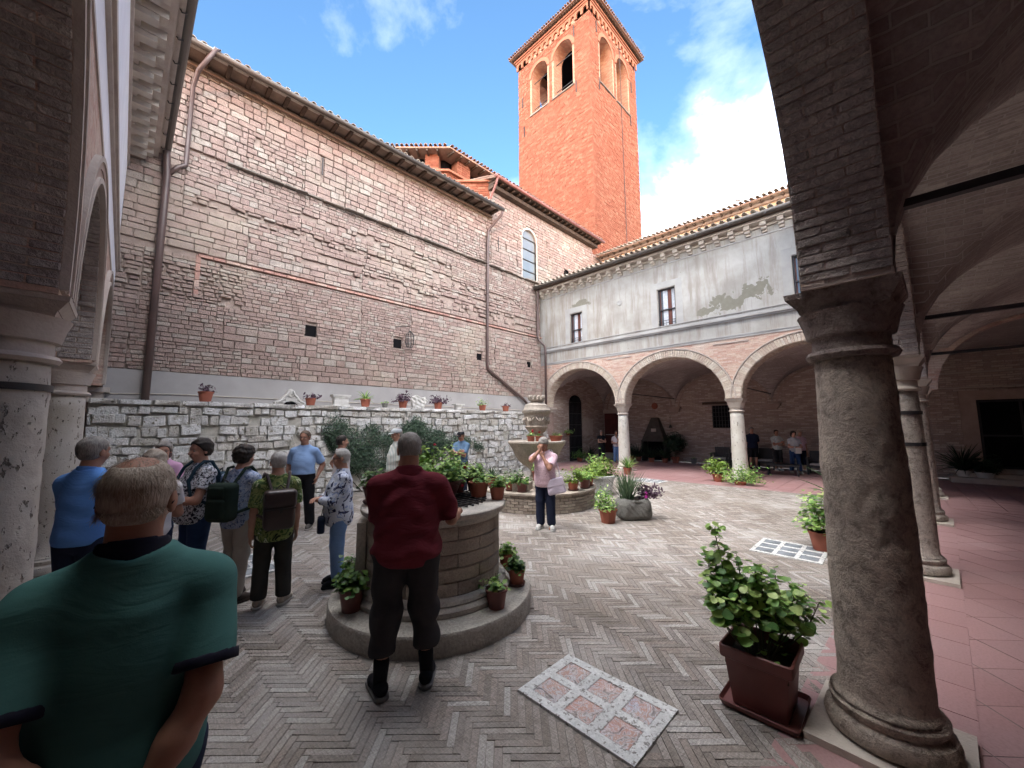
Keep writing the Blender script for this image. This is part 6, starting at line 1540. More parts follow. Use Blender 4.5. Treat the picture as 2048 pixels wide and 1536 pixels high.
# ---- well
WXC,WYC = 2.49,3.67
well = empty('well',(WXC,WYC,0),'round stone well of coursed blocks on a broad circular step, iron grate on top','well')
wc = (WXC,WYC,0)
mb = MB(); mb.lathe([(1.035,-.02),(1.04,.155),(1.028,.178),(1.0,.185),(.7,.19)],wc,72,False); autosmooth(mb.build('step',m_wellstep,well),30)
mb = MB(); mb.lathe([(.80,.18),(.815,.20),(.815,.235),(.79,.255),(.765,.262),(.775,.275),(.765,.30),(.735,.315),(.70,.32)],wc,72,False); autosmooth(mb.build('base_moulding',m_wellsmooth,well),30)
mb = MB(); mb.lathe([(.672,.3),(.672,.95)],wc,72,False); mb.build('core',m_dark_mortar,well,True)
rsw = np.random.RandomState(4)
for c in range(5):
    z0 = .318+c*.124; z1 = z0+.124-.008; nb_ = 9; off = (c%2)*math.pi/nb_+.25
    for k in range(nb_):
        a0 = off+k*2*math.pi/nb_+.007; a1 = off+(k+1)*2*math.pi/nb_-.007; mb = MB(); m=8; V=[]
        for zz,rr in ((z0,.694),(z0+.008,.700),(z1-.008,.700),(z1,.694)):
            for i in range(m+1):
                a = a0+(a1-a0)*i/m; rj = rr+(-.006 if i in (0,m) else rsw.uniform(-.0025,.0025)); V.append((WXC+rj*math.cos(a),WYC+rj*math.sin(a),zz))
        for zz in (z1,z0):
            for i in range(m+1):
                a = a0+(a1-a0)*i/m; V.append((WXC+.66*math.cos(a),WYC+.66*math.sin(a),zz))
        F=[(r_*(m+1)+i,r_*(m+1)+i+1,(r_+1)*(m+1)+i+1,(r_+1)*(m+1)+i) for r_ in range(5) for i in range(m)]+[(5*(m+1)+i,5*(m+1)+i+1,i+1,i) for i in range(m)]
        for e_ in (0,m): F += [tuple(r_*(m+1)+e_ for r_ in range(6))]
        mb.add(V,F); autosmooth(mb.build('stone_block',m_wellstone,well),35)
mb = MB(); mb.lathe([(.70,.935),(.705,.955),(.725,.965),(.735,.99),(.76,1.0),(.768,1.02),(.768,1.045),(.758,1.055),(.47,1.058),(.44,1.05),(.44,.93)],wc,72,False); autosmooth(mb.build('rim',m_wellsmooth,well),30)
mb = MB(); mb.lathe([(.45,.92),(.01,.92)],wc,24,False); mb.build('well_shade',m_dark,well)  # dark disc across the well, shade of the depth painted on
mb = MB()
for i in range(-6,7):
    d = i*.085; L_ = math.sqrt(max(.56**2-d*d,0)); mb.box((WXC+d,WYC,1.075),(.014,2*L_,.014),0); mb.box((WXC,WYC+d,1.090),(2*L_,.014,.014),0)
o = mb.build('iron_grate',m_iron,well); o['kind']='stuff'
a = rad(150); mb = MB(); mb.box((WXC+.735*math.cos(a),WYC+.735*math.sin(a),.66),(.09,.34,.50),a); mb.build('side_slab',m_wellsmooth,well)
def on_well(label,px,py,z,*a_,**k): return potted(label,px,py,z,*a_,**k)
ZW = .186
potted('leafy dark geranium in a brown pot, nearest on the left well step',1.62,3.72,ZW,.115,.20,'geranium',.19,.17,mat=m_plast,n=150,leafm=m_leaf,size=.07)
potted('dark geranium in a terracotta pot behind the brown pot, left well step',1.80,4.14,ZW,.115,.17,'geranium',.20,.17,mat=m_terra,n=130,leafm=m_leaf,size=.065)
potted('sparse yellowing geranium in a brown pot, front right of the well step',2.60,2.80,ZW,.105,.17,'geranium',.15,.15,mat=m_plast,n=50,leafm=m_leafmix,size=.05)
potted('compact dark green geranium in a pot with saucer, right edge of the well step',3.10,3.02,ZW,.095,.16,'geranium',.17,.12,saucer=m_saucer,n=150,leafm=m_leaf,size=.055)
potted('yellow-green geranium in a tall slim terracotta pot beside the right side of the well shaft',3.28,3.37,ZW,.085,.20,'geranium',.17,.13,saucer=m_saucer,n=110,leafm=m_leafmix,size=.055)
ZR = 1.10
potted('green geranium in a brown pot with deep saucer on the left of the well rim',1.97,4.02,1.06,.135,.17,'geranium',.22,.19,mat=m_plast,saucer=m_saucer,n=150,leafm=m_leaf,size=.07)
e = potted('big bowl of mixed geraniums with red blooms in the middle of the well grate',2.60,3.72,ZR,.24,.17,'geranium',.34,.33,mat=m_plast,n=520,leafm=m_leafmix,size=.055,flowers=[(.18,-.22,.30,.035,m_redfl),(-.05,-.28,.12,.022,m_redfl),(.02,.1,.56,.02,m_redfl)])
potted('tall lime-green coleus behind the hanging bowl on the well',2.55,4.03,ZR,.12,.16,'oval',.42,.20,n=260,leafm=m_leafy,size=.085)
potted('round brick-red pot of small geraniums at the right front of the well grate',2.86,3.37,ZR,.115,.16,'geranium',.16,.14,n=90,leafm=m_leafmix,size=.045)
potted('square brown pot of yellow-green geraniums at the far right of the well rim',3.06,3.66,ZR,.125,.17,'geranium',.18,.16,mat=m_plast,pot='square',n=150,leafm=m_leafmix,size=.05)
potted('dark pot crowded with upright pelargonium stems behind the brick-red pot on the well',2.86,3.78,ZR,.12,.16,'geranium',.40,.20,mat=m_plast,n=260,leafm=m_leafmix,size=.05)
potted('small terracotta pot of geranium right at the front right edge of the well rim',3.02,3.24,1.062,.09,.14,'geranium',.15,.13,n=80,leafm=m_leafmix,size=.05)
potted('little brown pot of bright green leaves at the back right of the well rim',3.0,4.05,1.062,.10,.15,'geranium',.22,.15,mat=m_plast,n=110,leafm=m_leafy,size=.055)
# ---- fountain
FX,FY = 7.37,6.45
fo = empty('fountain',(FX,FY,0),'old stone fountain with wide bowl, carved urn and round brick basin wall','fountain'); fc=(FX,FY,0)
mb = MB(); mb.lathe([(1.37,-.02),(1.37,.38)],fc,72,False); mb.build('basin_core',m_dark_mortar,fo,True)
pl=[]
for c in range(6):
    nb_=44; 
    for k in range(nb_):
        a = (k+.5*(c%2))*2*math.pi/nb_; n_=np.array([math.cos(a),math.sin(a),0]); t_=np.array([-n_[1],n_[0],0])
        pl.append(np.concatenate([np.array([FX,FY,.033+c*.063])+n_*1.35,t_,[0,0,1],n_,[2*math.pi*1.39/nb_-.012,.054,.045+RNG.uniform(-.004,.004)]]))
pieces('basin_brick',pl,CHAMF,m_fbrick,fo,130)
mb = MB(); mb.lathe([(1.42,.375),(1.43,.385),(1.43,.42),(1.40,.43),(1.10,.43),(1.08,.42),(1.08,.36),(.01,.36)],fc,72,False); autosmooth(mb.build('basin_coping',m_fount,fo),30)
mb = MB(); mb.lathe([(.42,.36),(.42,.44),(.36,.47),(.33,.50),(.28,.55),(.20,.60),(.16,.68),(.16,.74),(.20,.80),(.26,.86)],fc,32,False); autosmooth(mb.build('pedestal',m_fount,fo),40)
mb = MB(); mb.lathe([(.20,.84),(.34,.90),(.46,1.0),(.54,1.12),(.60,1.26),(.66,1.36),(.70,1.42),(.72,1.45),(.715,1.49),(.66,1.50),(.62,1.46),(.5,1.36),(.01,1.33)],fc,64,False,.01); autosmooth(mb.build('bowl',m_fount,fo),40)
mb = MB(); mb.lathe([(.26,1.34),(.26,1.55),(.22,1.60),(.17,1.64),(.16,1.68),(.22,1.73),(.27,1.80),(.295,1.84),(.27,1.87),(.275,1.92),(.30,2.02),(.31,2.12),(.33,2.17),(.36,2.19),(.37,2.23),(.35,2.25),(.28,2.26)],fc,48,False); ur = autosmooth(mb.build('urn',m_fount,fo),40)
mb = MB(); mb.lathe([(.37,2.25),(.34,2.27),(.30,2.34),(.29,2.38),(.22,2.42),(.16,2.44),(.15,2.48),(.20,2.50),(.21,2.53),(.16,2.55),(.01,2.55)],fc,48,False); autosmooth(mb.build('urn_lid',m_fount,fo),40)
mb = MB()
for k in range(12):
    a = k*math.pi/6; mb.lathe([(.012,0),(.035,.03),(.028,.08),(.005,.11)],(FX+.19*math.cos(a),FY+.19*math.sin(a),2.53),8)
mb.build('leaf_crown',m_fount,fo,True,'stuff')
for k in range(8):
    a = k*math.pi/4+.2; mb = MB(); c_,s_ = math.cos(a),math.sin(a); T_ = lambda u,r,z: (FX+r*c_-u*s_,FY+r*s_+u*c_,z)
    mb.tube([T_(-.10,.30,2.08),T_(-.06,.325,2.0),T_(0,.33,1.97),T_(.06,.325,2.0),T_(.10,.30,2.08)],.016,6); mb.tube([T_(0,.33,2.05),T_(0,.335,1.97),T_(0,.325,1.90)],[.03,.022,.008],6); mb.build('carved_garland',m_fount,fo,True)
mb = MB(); mb.box((FX-.9,FY-.35,.52),(.5,.35,.18),.5); mb.build('stone_block',m_fount,fo)
ZF=.432
dF = lambda az,r: (FX+r*math.cos(rad(az)),FY+r*math.sin(rad(az)))
for az_,r_,lb,kw in ((235,1.22,'pink square pot of small yellow-green geraniums at the front left of the fountain coping',dict(pot='square',mat=m_terra,n=110,leafm=m_leafmix,size=.045,ph=.13,pr=.16)),
    (262,1.22,'pale yellow-green bush on the fountain coping just right of the woman in pink',dict(n=260,leafm=m_leafy,size=.06,ph=.36,pr=.27)),
    (283,1.25,'brown pot of soft grey-green leaves on the right of the fountain coping',dict(n=150,leafm=m_leafmix,size=.05,ph=.24,pr=.2,mat=m_plast)),
    (300,1.25,'larger terracotta pot of yellow-green leaves, last on the right of the fountain coping',dict(n=230,leafm=m_leafy,size=.065,ph=.32,pr=.28)),
    (205,1.2,'dark leafy pot on the left of the fountain coping behind the well plants',dict(n=160,leafm=m_leaf,size=.06,ph=.3,pr=.22,mat=m_plast)),
    (190,1.15,'shrubby pot far left on the fountain coping',dict(n=160,leafm=m_leaf,size=.06,ph=.34,pr=.26)),
    (150,1.15,'spiky grey-green agave pot at the back left of the fountain coping',dict(kind='blade',n=40,ph=.35,size=1.6)),
    (222,.75,'terracotta pot of green leaves standing on the inner block of the basin',dict(n=150,leafm=m_leafmix,size=.055,ph=.30,pr=.22))):
    x_,y_ = dF(az_,r_); kd = kw.pop('kind','geranium'); zz = ZF+(.0 if r_ > 1 else .18); 
    potted(lb,x_,y_,zz if r_>1 else .62,.13,.19,kd,saucer=m_saucer,**kw)
for az_,lb,kw in ((205,'small pot of red blooms on the left of the fountain bowl',dict(flowers=[(.05,-.03,.26,.05,m_redfl)],ph=.12,n=40)),(228,'tiny red-flowered pot beside the urn foot on the fountain bowl',dict(flowers=[(.0,.0,.24,.035,m_redfl)],ph=.08,n=24)),(292,'wide low terracotta pot of seedlings on the right of the fountain bowl',dict(ph=.10,n=46))):
    x_,y_ = dF(az_,.50); w_ = .17 if az_ == 292 else .10; potted(lb,x_,y_,1.475,w_,.15,'geranium',kw.pop('ph'),w_*1.1,n=kw.pop('n'),leafm=m_leafmix,size=.04,**kw)
# ---- trough, pots on the paving
tr = stuff_local('stone_trough','rough grey stone trough planted with blades and purple trailing stems','planter',7.42,3.93,0,rad(-40))
ft,(lo_,hi_) = rbox_prims_field((0,0,.20),(.66,.50,.44),.14)
def ftr(X,Y,Z):
    d = ft(X,Y,Z*1.0)+.012*np.sin(X*17+Y*9)*np.sin(Z*15)+.006*np.sin(X*60+Z*50)*np.sin(Y*55); hole = np.maximum(np.sqrt((X/.27)**2+(Y/.19)**2)-1,0)*.2-.0
    d = np.maximum(d, -np.maximum((np.sqrt((X/.26)**2+(Y/.18)**2)-1)*.2,.33-Z)); return np.maximum(d,-Z)
V,F = surface_nets(ftr,lo_,hi_,.016); o = link('trough_body',mesh_np('trough_body',V,F,m_gran,True)); o.parent=tr
mb = MB(); mb.lathe([(.25,.36),(.01,.38)],(0,0,0),16,False); lpart(mb,'soil',m_soil,tr)
rs = np.random.RandomState(9); pl=[]
for k in range(120):
    a = rs.uniform(0,6.283); el = rs.uniform(.9,1.5); d = np.array([math.cos(a)*math.cos(el),math.sin(a)*math.cos(el),math.sin(el)]); L = rs.uniform(.4,.72); nrm = unit(np.cross(np.cross(d,[0,0,1.0]),d)); u = np.cross(d,nrm)
    pl.append(np.concatenate([[-.12+rs.normal()*.05,rs.normal()*.04,.36],u,d,nrm,[.024,L,L*.25]]))
lfoliage('foliage',pl,LB,m_blade,tr)
pl=[]; tips=[]
for k in range(26):
    a = rs.uniform(-1.0,1.0)+.0; R_ = rs.uniform(.15,.55); tip = np.array([.12+R_*math.cos(a)*.9,-.02+R_*math.sin(a)*.7-.05,.46-.35*max(0,R_-.3)+rs.uniform(0,.22)]); tips.append(tip-[.1,0,.36])
    for j in range(9): f=rs.uniform(.5,1.05); c=np.array([.1,0,.38])*(1-f)+tip*f+rs.normal(size=3)*.03; pl.append(place_leaf(c,rs.normal(size=3)+[0,0,.6],rs.uniform(.06,.11),rs.uniform(0,6.28),.8))
lfoliage('trailing_foliage',pl,LO_,m_purple,tr); stems(tips,(.1,0,.36),.004,m_purple,tr)
for k,c in enumerate(((.22,-.15,.52),(.27,-.10,.47),(.20,-.20,.46))): flower(tr,c,.045,m_pinkfl,seed=k)
potted('green shrub in a faceted terracotta pot standing in front of the stone trough',6.78,4.12,0,.17,.26,'oval',.46,.30,pot='square',n=420,leafm=m_leafmix,size=.06,flowers=[(.08,-.15,.36,.014,m_leafy)])
e = potted('pale round stone planter filled with yellow-green leaves to the right of the fountain',9.35,5.85,0,.36,.52,'geranium',.42,.55,mat=m_slab,n=700,leafm=m_leafy,size=.07)
potted('tall green bush behind the pale stone planter right of the fountain',10.1,6.5,0,.2,.3,'oval',.85,.45,n=420,leafm=m_leafmix,size=.08)
potted('spiky spider plant in a terracotta pot at the foot of the first wing column',13.75,7.45,0,.17,.26,'blade',.52,leafm=m_leafmix,size=1.5,n=70)
potted('yellow-green shrub in a terracotta pot left of the second wing column',14.1,4.35,0,.20,.26,'oval',.58,.46,n=520,leafm=m_leafy,size=.10)
potted('low spreading variegated plant around the foot of the second wing column',13.75,3.62,0,.2,.12,'oval',.46,.66,n=900,leafm=m_leafmix,size=.075)
potted('terracotta bowl of greenery raised on blocks against the terrace wall',1.78,10.72,.07,.34,.20,'oval',.34,.33,n=240,leafm=m_leafmix,size=.06)
e = stuff_local('stone_block_support','two rough stone blocks under the terracotta bowl','blocks',1.78,10.72,0); mb = MB(); mb.b2(-.3,-.12,-.15,.15,0,.07); lpart(mb,'block',m_marble,e,False); mb = MB(); mb.b2(.12,.3,-.15,.15,0,.07); lpart(mb,'block',m_marble,e,False)
potted('bushy shrub pot beside the second travertine column on the left',-.02,8.9,0,.2,.28,'oval',.95,.38,n=420,leafm=m_leaf,size=.08)
potted('low shrub pot just behind the bald man on the left',-.02,6.6,0,.18,.24,'oval',.50,.30,n=260,leafm=m_leaf,size=.08)
potted('tall geranium peeping from behind the near right column',7.55,.92,0,.19,.28,'geranium',.75,.34,n=300,leafm=m_leafmix,size=.08)
potted('spider plant peeping from behind the near right column, further back',10.4,.75,0,.19,.28,'blade',.95,n=60,size=1.8,leafm=m_blade)
# big planter in the foreground
pb = stuff_local('box_planter','large square brown plastic planter with a lush geranium beside the near right column','planter',3.20,.78,0)
def sqring(rs_,):
    mb = MB(); V=[]; n=len(rs_)
    for (a,z,cr) in rs_:
        for (sx,sy) in ((1,1),(-1,1),(-1,-1),(1,-1)):
            for t_ in (0,.5,1): 
                an = {(1,1):0,(-1,1):90,(-1,-1):180,(1,-1):270}[(sx,sy)]+90*t_; V.append((sx*(a-cr)+cr*math.cos(rad(an)),sy*(a-cr)+cr*math.sin(rad(an)),z))
    m=12; mb.add(V,[(i*m+k,i*m+(k+1)%m,(i+1)*m+(k+1)%m,(i+1)*m+k) for i in range(n-1) for k in range(m)]); mb.F.append(tuple(range(m))[::-1]); return mb
lpart(sqring([(.158,.02,.02),(.186,.30,.02),(.188,.305,.02),(.205,.315,.022),(.210,.33,.022),(.210,.385,.022),(.203,.392,.02),(.195,.388,.02),(.187,.36,.02),(.182,.29,.02)]),'planter_box',m_plast,pb,True,35)
lpart(sqring([(.19,.0,.03),(.215,.012,.03),(.228,.045,.03),(.224,.05,.03),(.212,.018,.03),(.16,.014,.03)]),'saucer',m_plast,pb,True,35)
mb = MB(); mb.b2(-.18,.18,-.18,.18,.27,.31); lpart(mb,'soil',m_soil,pb,False)
rs = np.random.RandomState(21); base = np.array([0,0,.31]); tips=[]; 
spec = [(-.05,.24,.78,16),(-.10,.30,.62,12),(-.22,.26,.50,12),(.02,.12,.62,10),(.05,-.02,.52,10),(.16,-.08,.50,10),(.22,-.18,.42,10),(-.15,.08,.45,10),(.05,.25,.5,8),(.30,-.05,.30,7),(.34,-.22,.22,6),(-.05,-.12,.40,8),(-.24,.10,.36,8),(.12,.12,.45,8),(.26,.10,.36,7),(.38,-.14,.34,7),(.30,-.30,.34,7),(-.02,.0,.58,9),(.10,-.22,.44,8),(-.14,.20,.50,9),(.20,.02,.50,8),(-.30,.18,.42,7)]
pl=[]; st=MB()
for (x_,y_,z_,n_) in spec:
    tip = np.array([x_,y_,z_]); b_ = base+np.array([x_*.25,y_*.25,0]); mid = (b_+base+tip)/2+np.array([x_*.12,y_*.12,-.02])
    st.tube([b_,mid,base+tip],[.0055,.0045,.003],6,False)
    for k in range(int(n_*4.4)):
        f = rs.uniform(.42,1.03); c = b_*(1-f)**2+2*f*(1-f)*mid+f*f*(base+tip); out_ = unit(rs.normal(size=3)*[1,1,.35]); pet = rs.uniform(.02,.095)*(1.25-f*.5)
        lc = c+out_*pet+np.array([0,0,rs.uniform(0,.03)]); st.tube([c,lc],[.0018,.0012],4,False)
        pl.append(place_leaf(lc,unit(np.array([out_[0]*.45,out_[1]*.45,1.0])+rs.normal(size=3)*.22),rs.uniform(.045,.085)*(1.1 if f < .8 else .75),rs.uniform(0,6.28)))
o = st.build('stem',m_stem,None,True,'stuff'); o.parent = pb
sz = [-q[12] for q in pl]; order = np.argsort(sz); pool = [mesh_np('leaf',v,f,None,True) for v,f in LR]
for me_ in pool: me_.materials.append(m_leafmix)
pool2 = [mesh_np('leaf',v,f,m_leafy,True) for v,f in LR]
for k in order[:300]:
    q = pl[k]; U_,V_,N_ = q[3:6]*q[12],q[6:9]*q[13],q[9:12]*q[14]; pp = pool2 if q[2] > .88 or (q[2] > .66 and rs.rand() < .45) else pool; o = D.objects.new('leaf',pp[rs.randint(len(pp))]); COL.objects.link(o); o.parent = pb
    o.matrix_basis = Matrix(((U_[0],V_[0],N_[0],q[0]),(U_[1],V_[1],N_[1],q[1]),(U_[2],V_[2],N_[2],q[2]),(0,0,0,1)))
rest = [pl[k] for k in order[300:]]+[place_leaf(np.array([rs.uniform(-.15,.15),rs.uniform(-.15,.15),.33+rs.rand()*.06]),[0,0,1]+rs.normal(size=3)*.3,.04,rs.uniform(0,6)) for _ in range(14)]
lfoliage('foliage',rest,LR,m_leafmix,pb)
# ---- light wells
for i,(x0,x1,y0,y1,nx,ny) in enumerate(WELLS):
    lb = ['mottled stone slab with six glass blocks set in the paving in the foreground','slab with nine glass blocks in the paving left of the near right column','pale glass-block slab in the paving close to the wing floor','glass-block slab in the paving near the group with backpacks','glass-block slab in the paving close to the terrace wall'][i]
    e = empty('glass_block_skylight',((x0+x1)/2,(y0+y1)/2,0),lb,'skylight'); gx = (x1-x0)*(.075 if i else .12); gy=(y1-y0)*(.06 if i else .085); cw=(x1-x0-gx*(nx+1))/nx; ch=(y1-y0-gy*(ny+1))/ny
    mb = MB(); z_=.014
    for k in range(nx+1): a_=x0+k*(cw+gx); mb.b2(a_,a_+gx,y0,y1,-.035,z_)
    for k in range(nx):
        for j in range(ny+1): a_=x0+gx+k*(cw+gx); b_=y0+j*(ch+gy); mb.b2(a_,a_+cw,b_,b_+gy,-.035,z_)
    mb.build('slab_frame',m_slab,e)
    for k in range(nx):
        for j in range(ny):
            a_=x0+gx+k*(cw+gx); b_=y0+gy+j*(ch+gy); mb = MB(); cx_,cy_=a_+cw/2,b_+ch/2
            mb.add([(a_+.006,b_+.006,.011),(a_+cw-.006,b_+.006,.011),(a_+cw-.006,b_+ch-.006,.011),(a_+.006,b_+ch-.006,.011),(cx_,cy_,.005)],[(0,1,4),(1,2,4),(2,3,4),(3,0,4)]); 
            mb.b2(a_+.002,a_+cw-.002,b_+.002,b_+.006,-.03,.013); mb.b2(a_+.002,a_+cw-.002,b_+ch-.006,b_+ch-.002,-.03,.013); mb.b2(a_+.002,a_+.006,b_+.006,b_+ch-.006,-.03,.013); mb.b2(a_+cw-.006,a_+cw-.002,b_+.006,b_+ch-.006,-.03,.013)
            mb.build('glass_block',m_gblock if i == 0 else m_gblock2,e)
# ---- furniture and plants inside the wing
def armchair(label,x,y,rz):
    e = stuff_local('armchair',label,'armchair',x,y,0,rad(rz),'black rattan armchairs in the wing')
    for nm,bx in (('seat',[(-.28,.28,-.27,.27,.26,.34)]),('backrest',[(-.32,-.24,-.30,.30,.30,.86)]),('armrest',[(-.30,.30,.28,.36,.56,.61)]),('armrest',[(-.30,.30,-.36,-.28,.56,.61)]),
        ('leg',[(.22,.29,.29,.35,0,.56)]),('leg',[(.22,.29,-.35,-.29,0,.56)]),('leg',[(-.29,-.22,.29,.35,0,.56)]),('leg',[(-.29,-.22,-.35,-.29,0,.56)])):
        mb = MB(); [mb.b2(*b_) for b_ in bx]; lpart(mb,nm,m_iron,e,False)
    soft_box('cushion',(.01,0,.375),(.54,.52,.07),.03,m_cush,e,h=.02); return e
m_cush = M_cloth('grey_cushion',(.42,.41,.40)); 
armchair('black rattan armchair with pale cushion standing left of the second wing column',19.1,5.75,180)
armchair('black rattan armchair half hidden behind the second wing column',19.0,4.98,180)
armchair('black rattan armchair between the man in navy and the woman with crossed arms',19.3,4.05,180)
armchair('black rattan armchair at the right end of the seating group',18.6,2.2,180)
armchair('black rattan armchair at the edge of the near right column',18.2,1.5,180)
tb = stuff_local('low_table','low black rattan coffee table in front of the standing visitors','table',17.5,3.15,0,rad(8))
for nm,b_ in (('tabletop',(-.3,.3,-.5,.5,.34,.39)),('leg',(-.28,-.22,-.48,-.42,0,.34)),('leg',(.22,.28,-.48,-.42,0,.34)),('leg',(-.28,-.22,.42,.48,0,.34)),('leg',(.22,.28,.42,.48,0,.34))): mb = MB(); mb.b2(*b_); lpart(mb,nm,m_iron,tb,False)
e = stuff_local('notice_board','plain cream board leaning behind the second wing column','board',19.9,4.72,0); mb = MB(); mb.b2(-.02,.02,-.32,.32,.38,1.02); lpart(mb,'panel',m_capw,e,False); mb = MB(); mb.b2(-.03,.03,-.30,-.26,0,.38); mb.b2(-.03,.03,.26,.30,0,.38); lpart(mb,'stand',m_iron,e,False)
hd_ = stuff_local('hooded_fireplace','dark conical hooded hearth against the brick back wall','fireplace',19.75,9.15,0)
mb = MB(); mb.add([(.44,-.60,1.08),(-.1,-.60,1.08),(-.1,.60,1.08),(.44,.60,1.08),(.44,-.16,2.25),(.15,-.16,2.25),(.15,.16,2.25),(.44,.16,2.25)],[(0,1,2,3),(7,6,5,4),(0,4,5,1),(1,5,6,2),(2,6,7,3),(3,7,4,0)]); lpart(mb,'hood',m_hood,hd_,False) if 'm_hood' in globals() else lpart(mb,'hood',M_plain('sooty_stone',(.10,.09,.08),(.06,.05,.045),5,.9,.5,.01),hd_,False)
m_hood = D.materials['sooty_stone']
mb = MB(); mb.b2(-.12,.44,-.64,.64,1.0,1.07); lpart(mb,'mantel',m_hood,hd_,False)
for q in (-1,1): mb = MB(); mb.b2(-.05,.44,q*.60-.06,q*.60+.06,0,1.0); lpart(mb,'support',m_hood,hd_,False)
mb = MB(); mb.b2(-.03,-.01,-.16,.10,1.52,1.68); lpart(mb,'note',m_capw,hd_,False)
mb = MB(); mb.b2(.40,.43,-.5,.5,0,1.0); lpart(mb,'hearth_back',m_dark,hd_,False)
e = stuff_local('round_plaque','round terracotta plaque high on the back wall above the hearth','plaque',20.17,9.2,2.88); mb = MB(); mb.lathe([(.17,0),(.17,.02),(.12,.03),(.01,.03)],(0,0,0),20); lpart(mb,'disc',m_terra,e); e.rotation_euler=(0,rad(-90),0)
e = stuff_local('iron_bell','small dark bell on the brick wall right of the hearth','bell',20.05,8.35,1.72); mb = MB(); mb.lathe([(.09,0),(.07,.05),(.05,.12),(.02,.15)],(0,0,0),16); lpart(mb,'bell_body',m_iron,e); mb = MB(); mb.tube([(0,0,.15),(0,0,.6),(.14,0,.62)],.008,5); lpart(mb,'hanger',m_iron,e)
for (x,y,lb,kd,ph,pr,nn,lm) in ((19.3,10.2,'dark leafy shrub pot right beside the first wing column, against the back wall','oval',.75,.5,380,m_leafd),(19.2,9.75,'arching dark grassy pot left of the hearth','blade',.85,.4,70,m_leafd),
    (19.0,8.95,'arching grassy pot in front of the hearth on a white dish','blade',.7,.4,70,m_leafd),(19.2,8.35,'grassy pot between hearth and tall dark shrub','blade',.7,.3,60,m_leafd),
    (18.0,11.9,'strappy green plant beside the stone tablet','blade',.75,.3,40,m_leafd),(16.9,11.85,'clump of green leaves at the foot of the grated door','oval',.5,.5,300,m_leaf)):
    potted(lb,x,y,0,.16,.22,kd,ph,pr,n=nn,leafm=lm,size=(1.4 if kd=='blade' else .1))
e = potted('tall dark purple shrub on a bare stem against the back wall',19.4,7.9,0,.19,.30,'oval',.3,.1,n=10,leafm=m_leafd); rs = np.random.RandomState(2); pl=[]
for _ in range(620):
    d = unit(rs.normal(size=3)); pl.append(place_leaf(np.array([0,0,1.02])+d*[.58,.58,.50]*rs.uniform(.5,1.05),d+[0,0,.3],rs.uniform(.10,.17),rs.uniform(0,6)))
lfoliage('crown',pl,LO_,m_leafd,e); mb = MB(); mb.tube([(0,0,.25),(.03,.02,.6),(0,0,1.0)],[.02,.016,.01],6); lpart(mb,'trunk',m_twig,e)
potted('small dark pail with a seedling standing alone by the back wall',19.6,7.1,0,.14,.26,'oval',.1,.1,n=16,mat=m_gran)
e = stuff_local('wall_plant','trailing green plant in a wall pot beside the grated door','potted plant',16.35,12.15,1.35); pot_round(e,.12,.16,m_terra); pl,tips = bush(np.random.RandomState(3),.34,.34,160,.08,base=(0,-.05,.12),low=-.6,up=.4); lfoliage('foliage',pl,LO_,m_leafmix,e)
potted('spiky palm in a white bowl left on the step of the far doorway',19.55,-1.42,.16,.20,.20,'palm',.95,n=70,mat=m_whitepot,leafm=m_leafd,size=1.5)
potted('dark leafy plant in a white bowl right on the step of the far doorway',19.4,-1.85,.16,.22,.18,'oval',.55,.42,n=320,mat=m_whitepot,leafm=m_leafd,size=.12)
# pigeon on the upper roof
bd_ = stuff_local('pigeon','small grey pigeon perched on the roof edge of the higher range','bird',19.7,4.5,12.28)
V,F = surface_nets(union([Ell((0,0,.10),(.10,.055,.06)),Cone((.07,0,.13),(.10,0,.21),.035,.026),Ell((.11,0,.225),(.032,.026,.026)),Cone((.13,0,.222),(.155,0,.218),.008,.004),Cone((-.08,0,.09),(-.18,0,.06),.03,.014)],.03),(-.22,-.1,0),(.2,.1,.28),.01)
o = link('body',mesh_np('body',V,F,m_hg,True)); o.parent=bd_; mb = MB(); mb.tube([(.01,.02,.06),(.01,.02,0)],.006,5); lpart(mb,'leg',m_twig,bd_); mb = MB(); mb.tube([(.01,-.02,.06),(.01,-.02,0)],.006,5); lpart(mb,'leg',m_twig,bd_); bd_.rotation_euler=(0,0,1.9)
# ------------------------------------------------------------ people
c_teal = M_cloth('teal_polo_cotton',(.062,.165,.152),(.052,.14,.13),3); c_navy = M_cloth('navy_knit',(.014,.014,.026)); c_black = M_cloth('black_cloth',(.014,.014,.017)); c_char = M_cloth('charcoal_cloth',(.045,.040,.042))
c_maroon = M_cloth('maroon_polo_cotton',(.155,.022,.032),(.125,.018,.028),4,.4); c_blue = M_cloth('bright_blue_shirt_cotton',(.13,.31,.72),(.11,.27,.65)); c_lblue = M_cloth('light_blue_shirt_cotton',(.28,.42,.68),(.24,.37,.62))
c_jean = M_cloth('dark_denim',(.022,.045,.11),(.03,.06,.14),9); c_jean2 = M_cloth('light_blue_trousers_cotton',(.16,.26,.46),(.13,.22,.41)); c_beige = M_cloth('beige_trousers_cotton',(.44,.40,.35),(.38,.34,.29)); c_dkgr = M_cloth('dark_olive_trousers',(.045,.043,.038)); c_navt = M_cloth('navy_trousers',(.018,.024,.05))
c_pink = M_print('pale_pink_lace',[(.66,.48,.54),(.44,.28,.32)],60,thr=.56); c_white = M_cloth('white_tee_cotton',(.68,.64,.64),(.60,.56,.56)); c_pinktee = M_cloth('pink_tee',(.62,.36,.52))
c_bw = M_print('black_and_white_print',[(.66,.68,.72),(.03,.03,.045)],46,thr=.50); c_pais = M_print('blue_paisley_print',[(.34,.42,.60),(.10,.14,.28),(.55,.58,.66)],30,thr=.53)
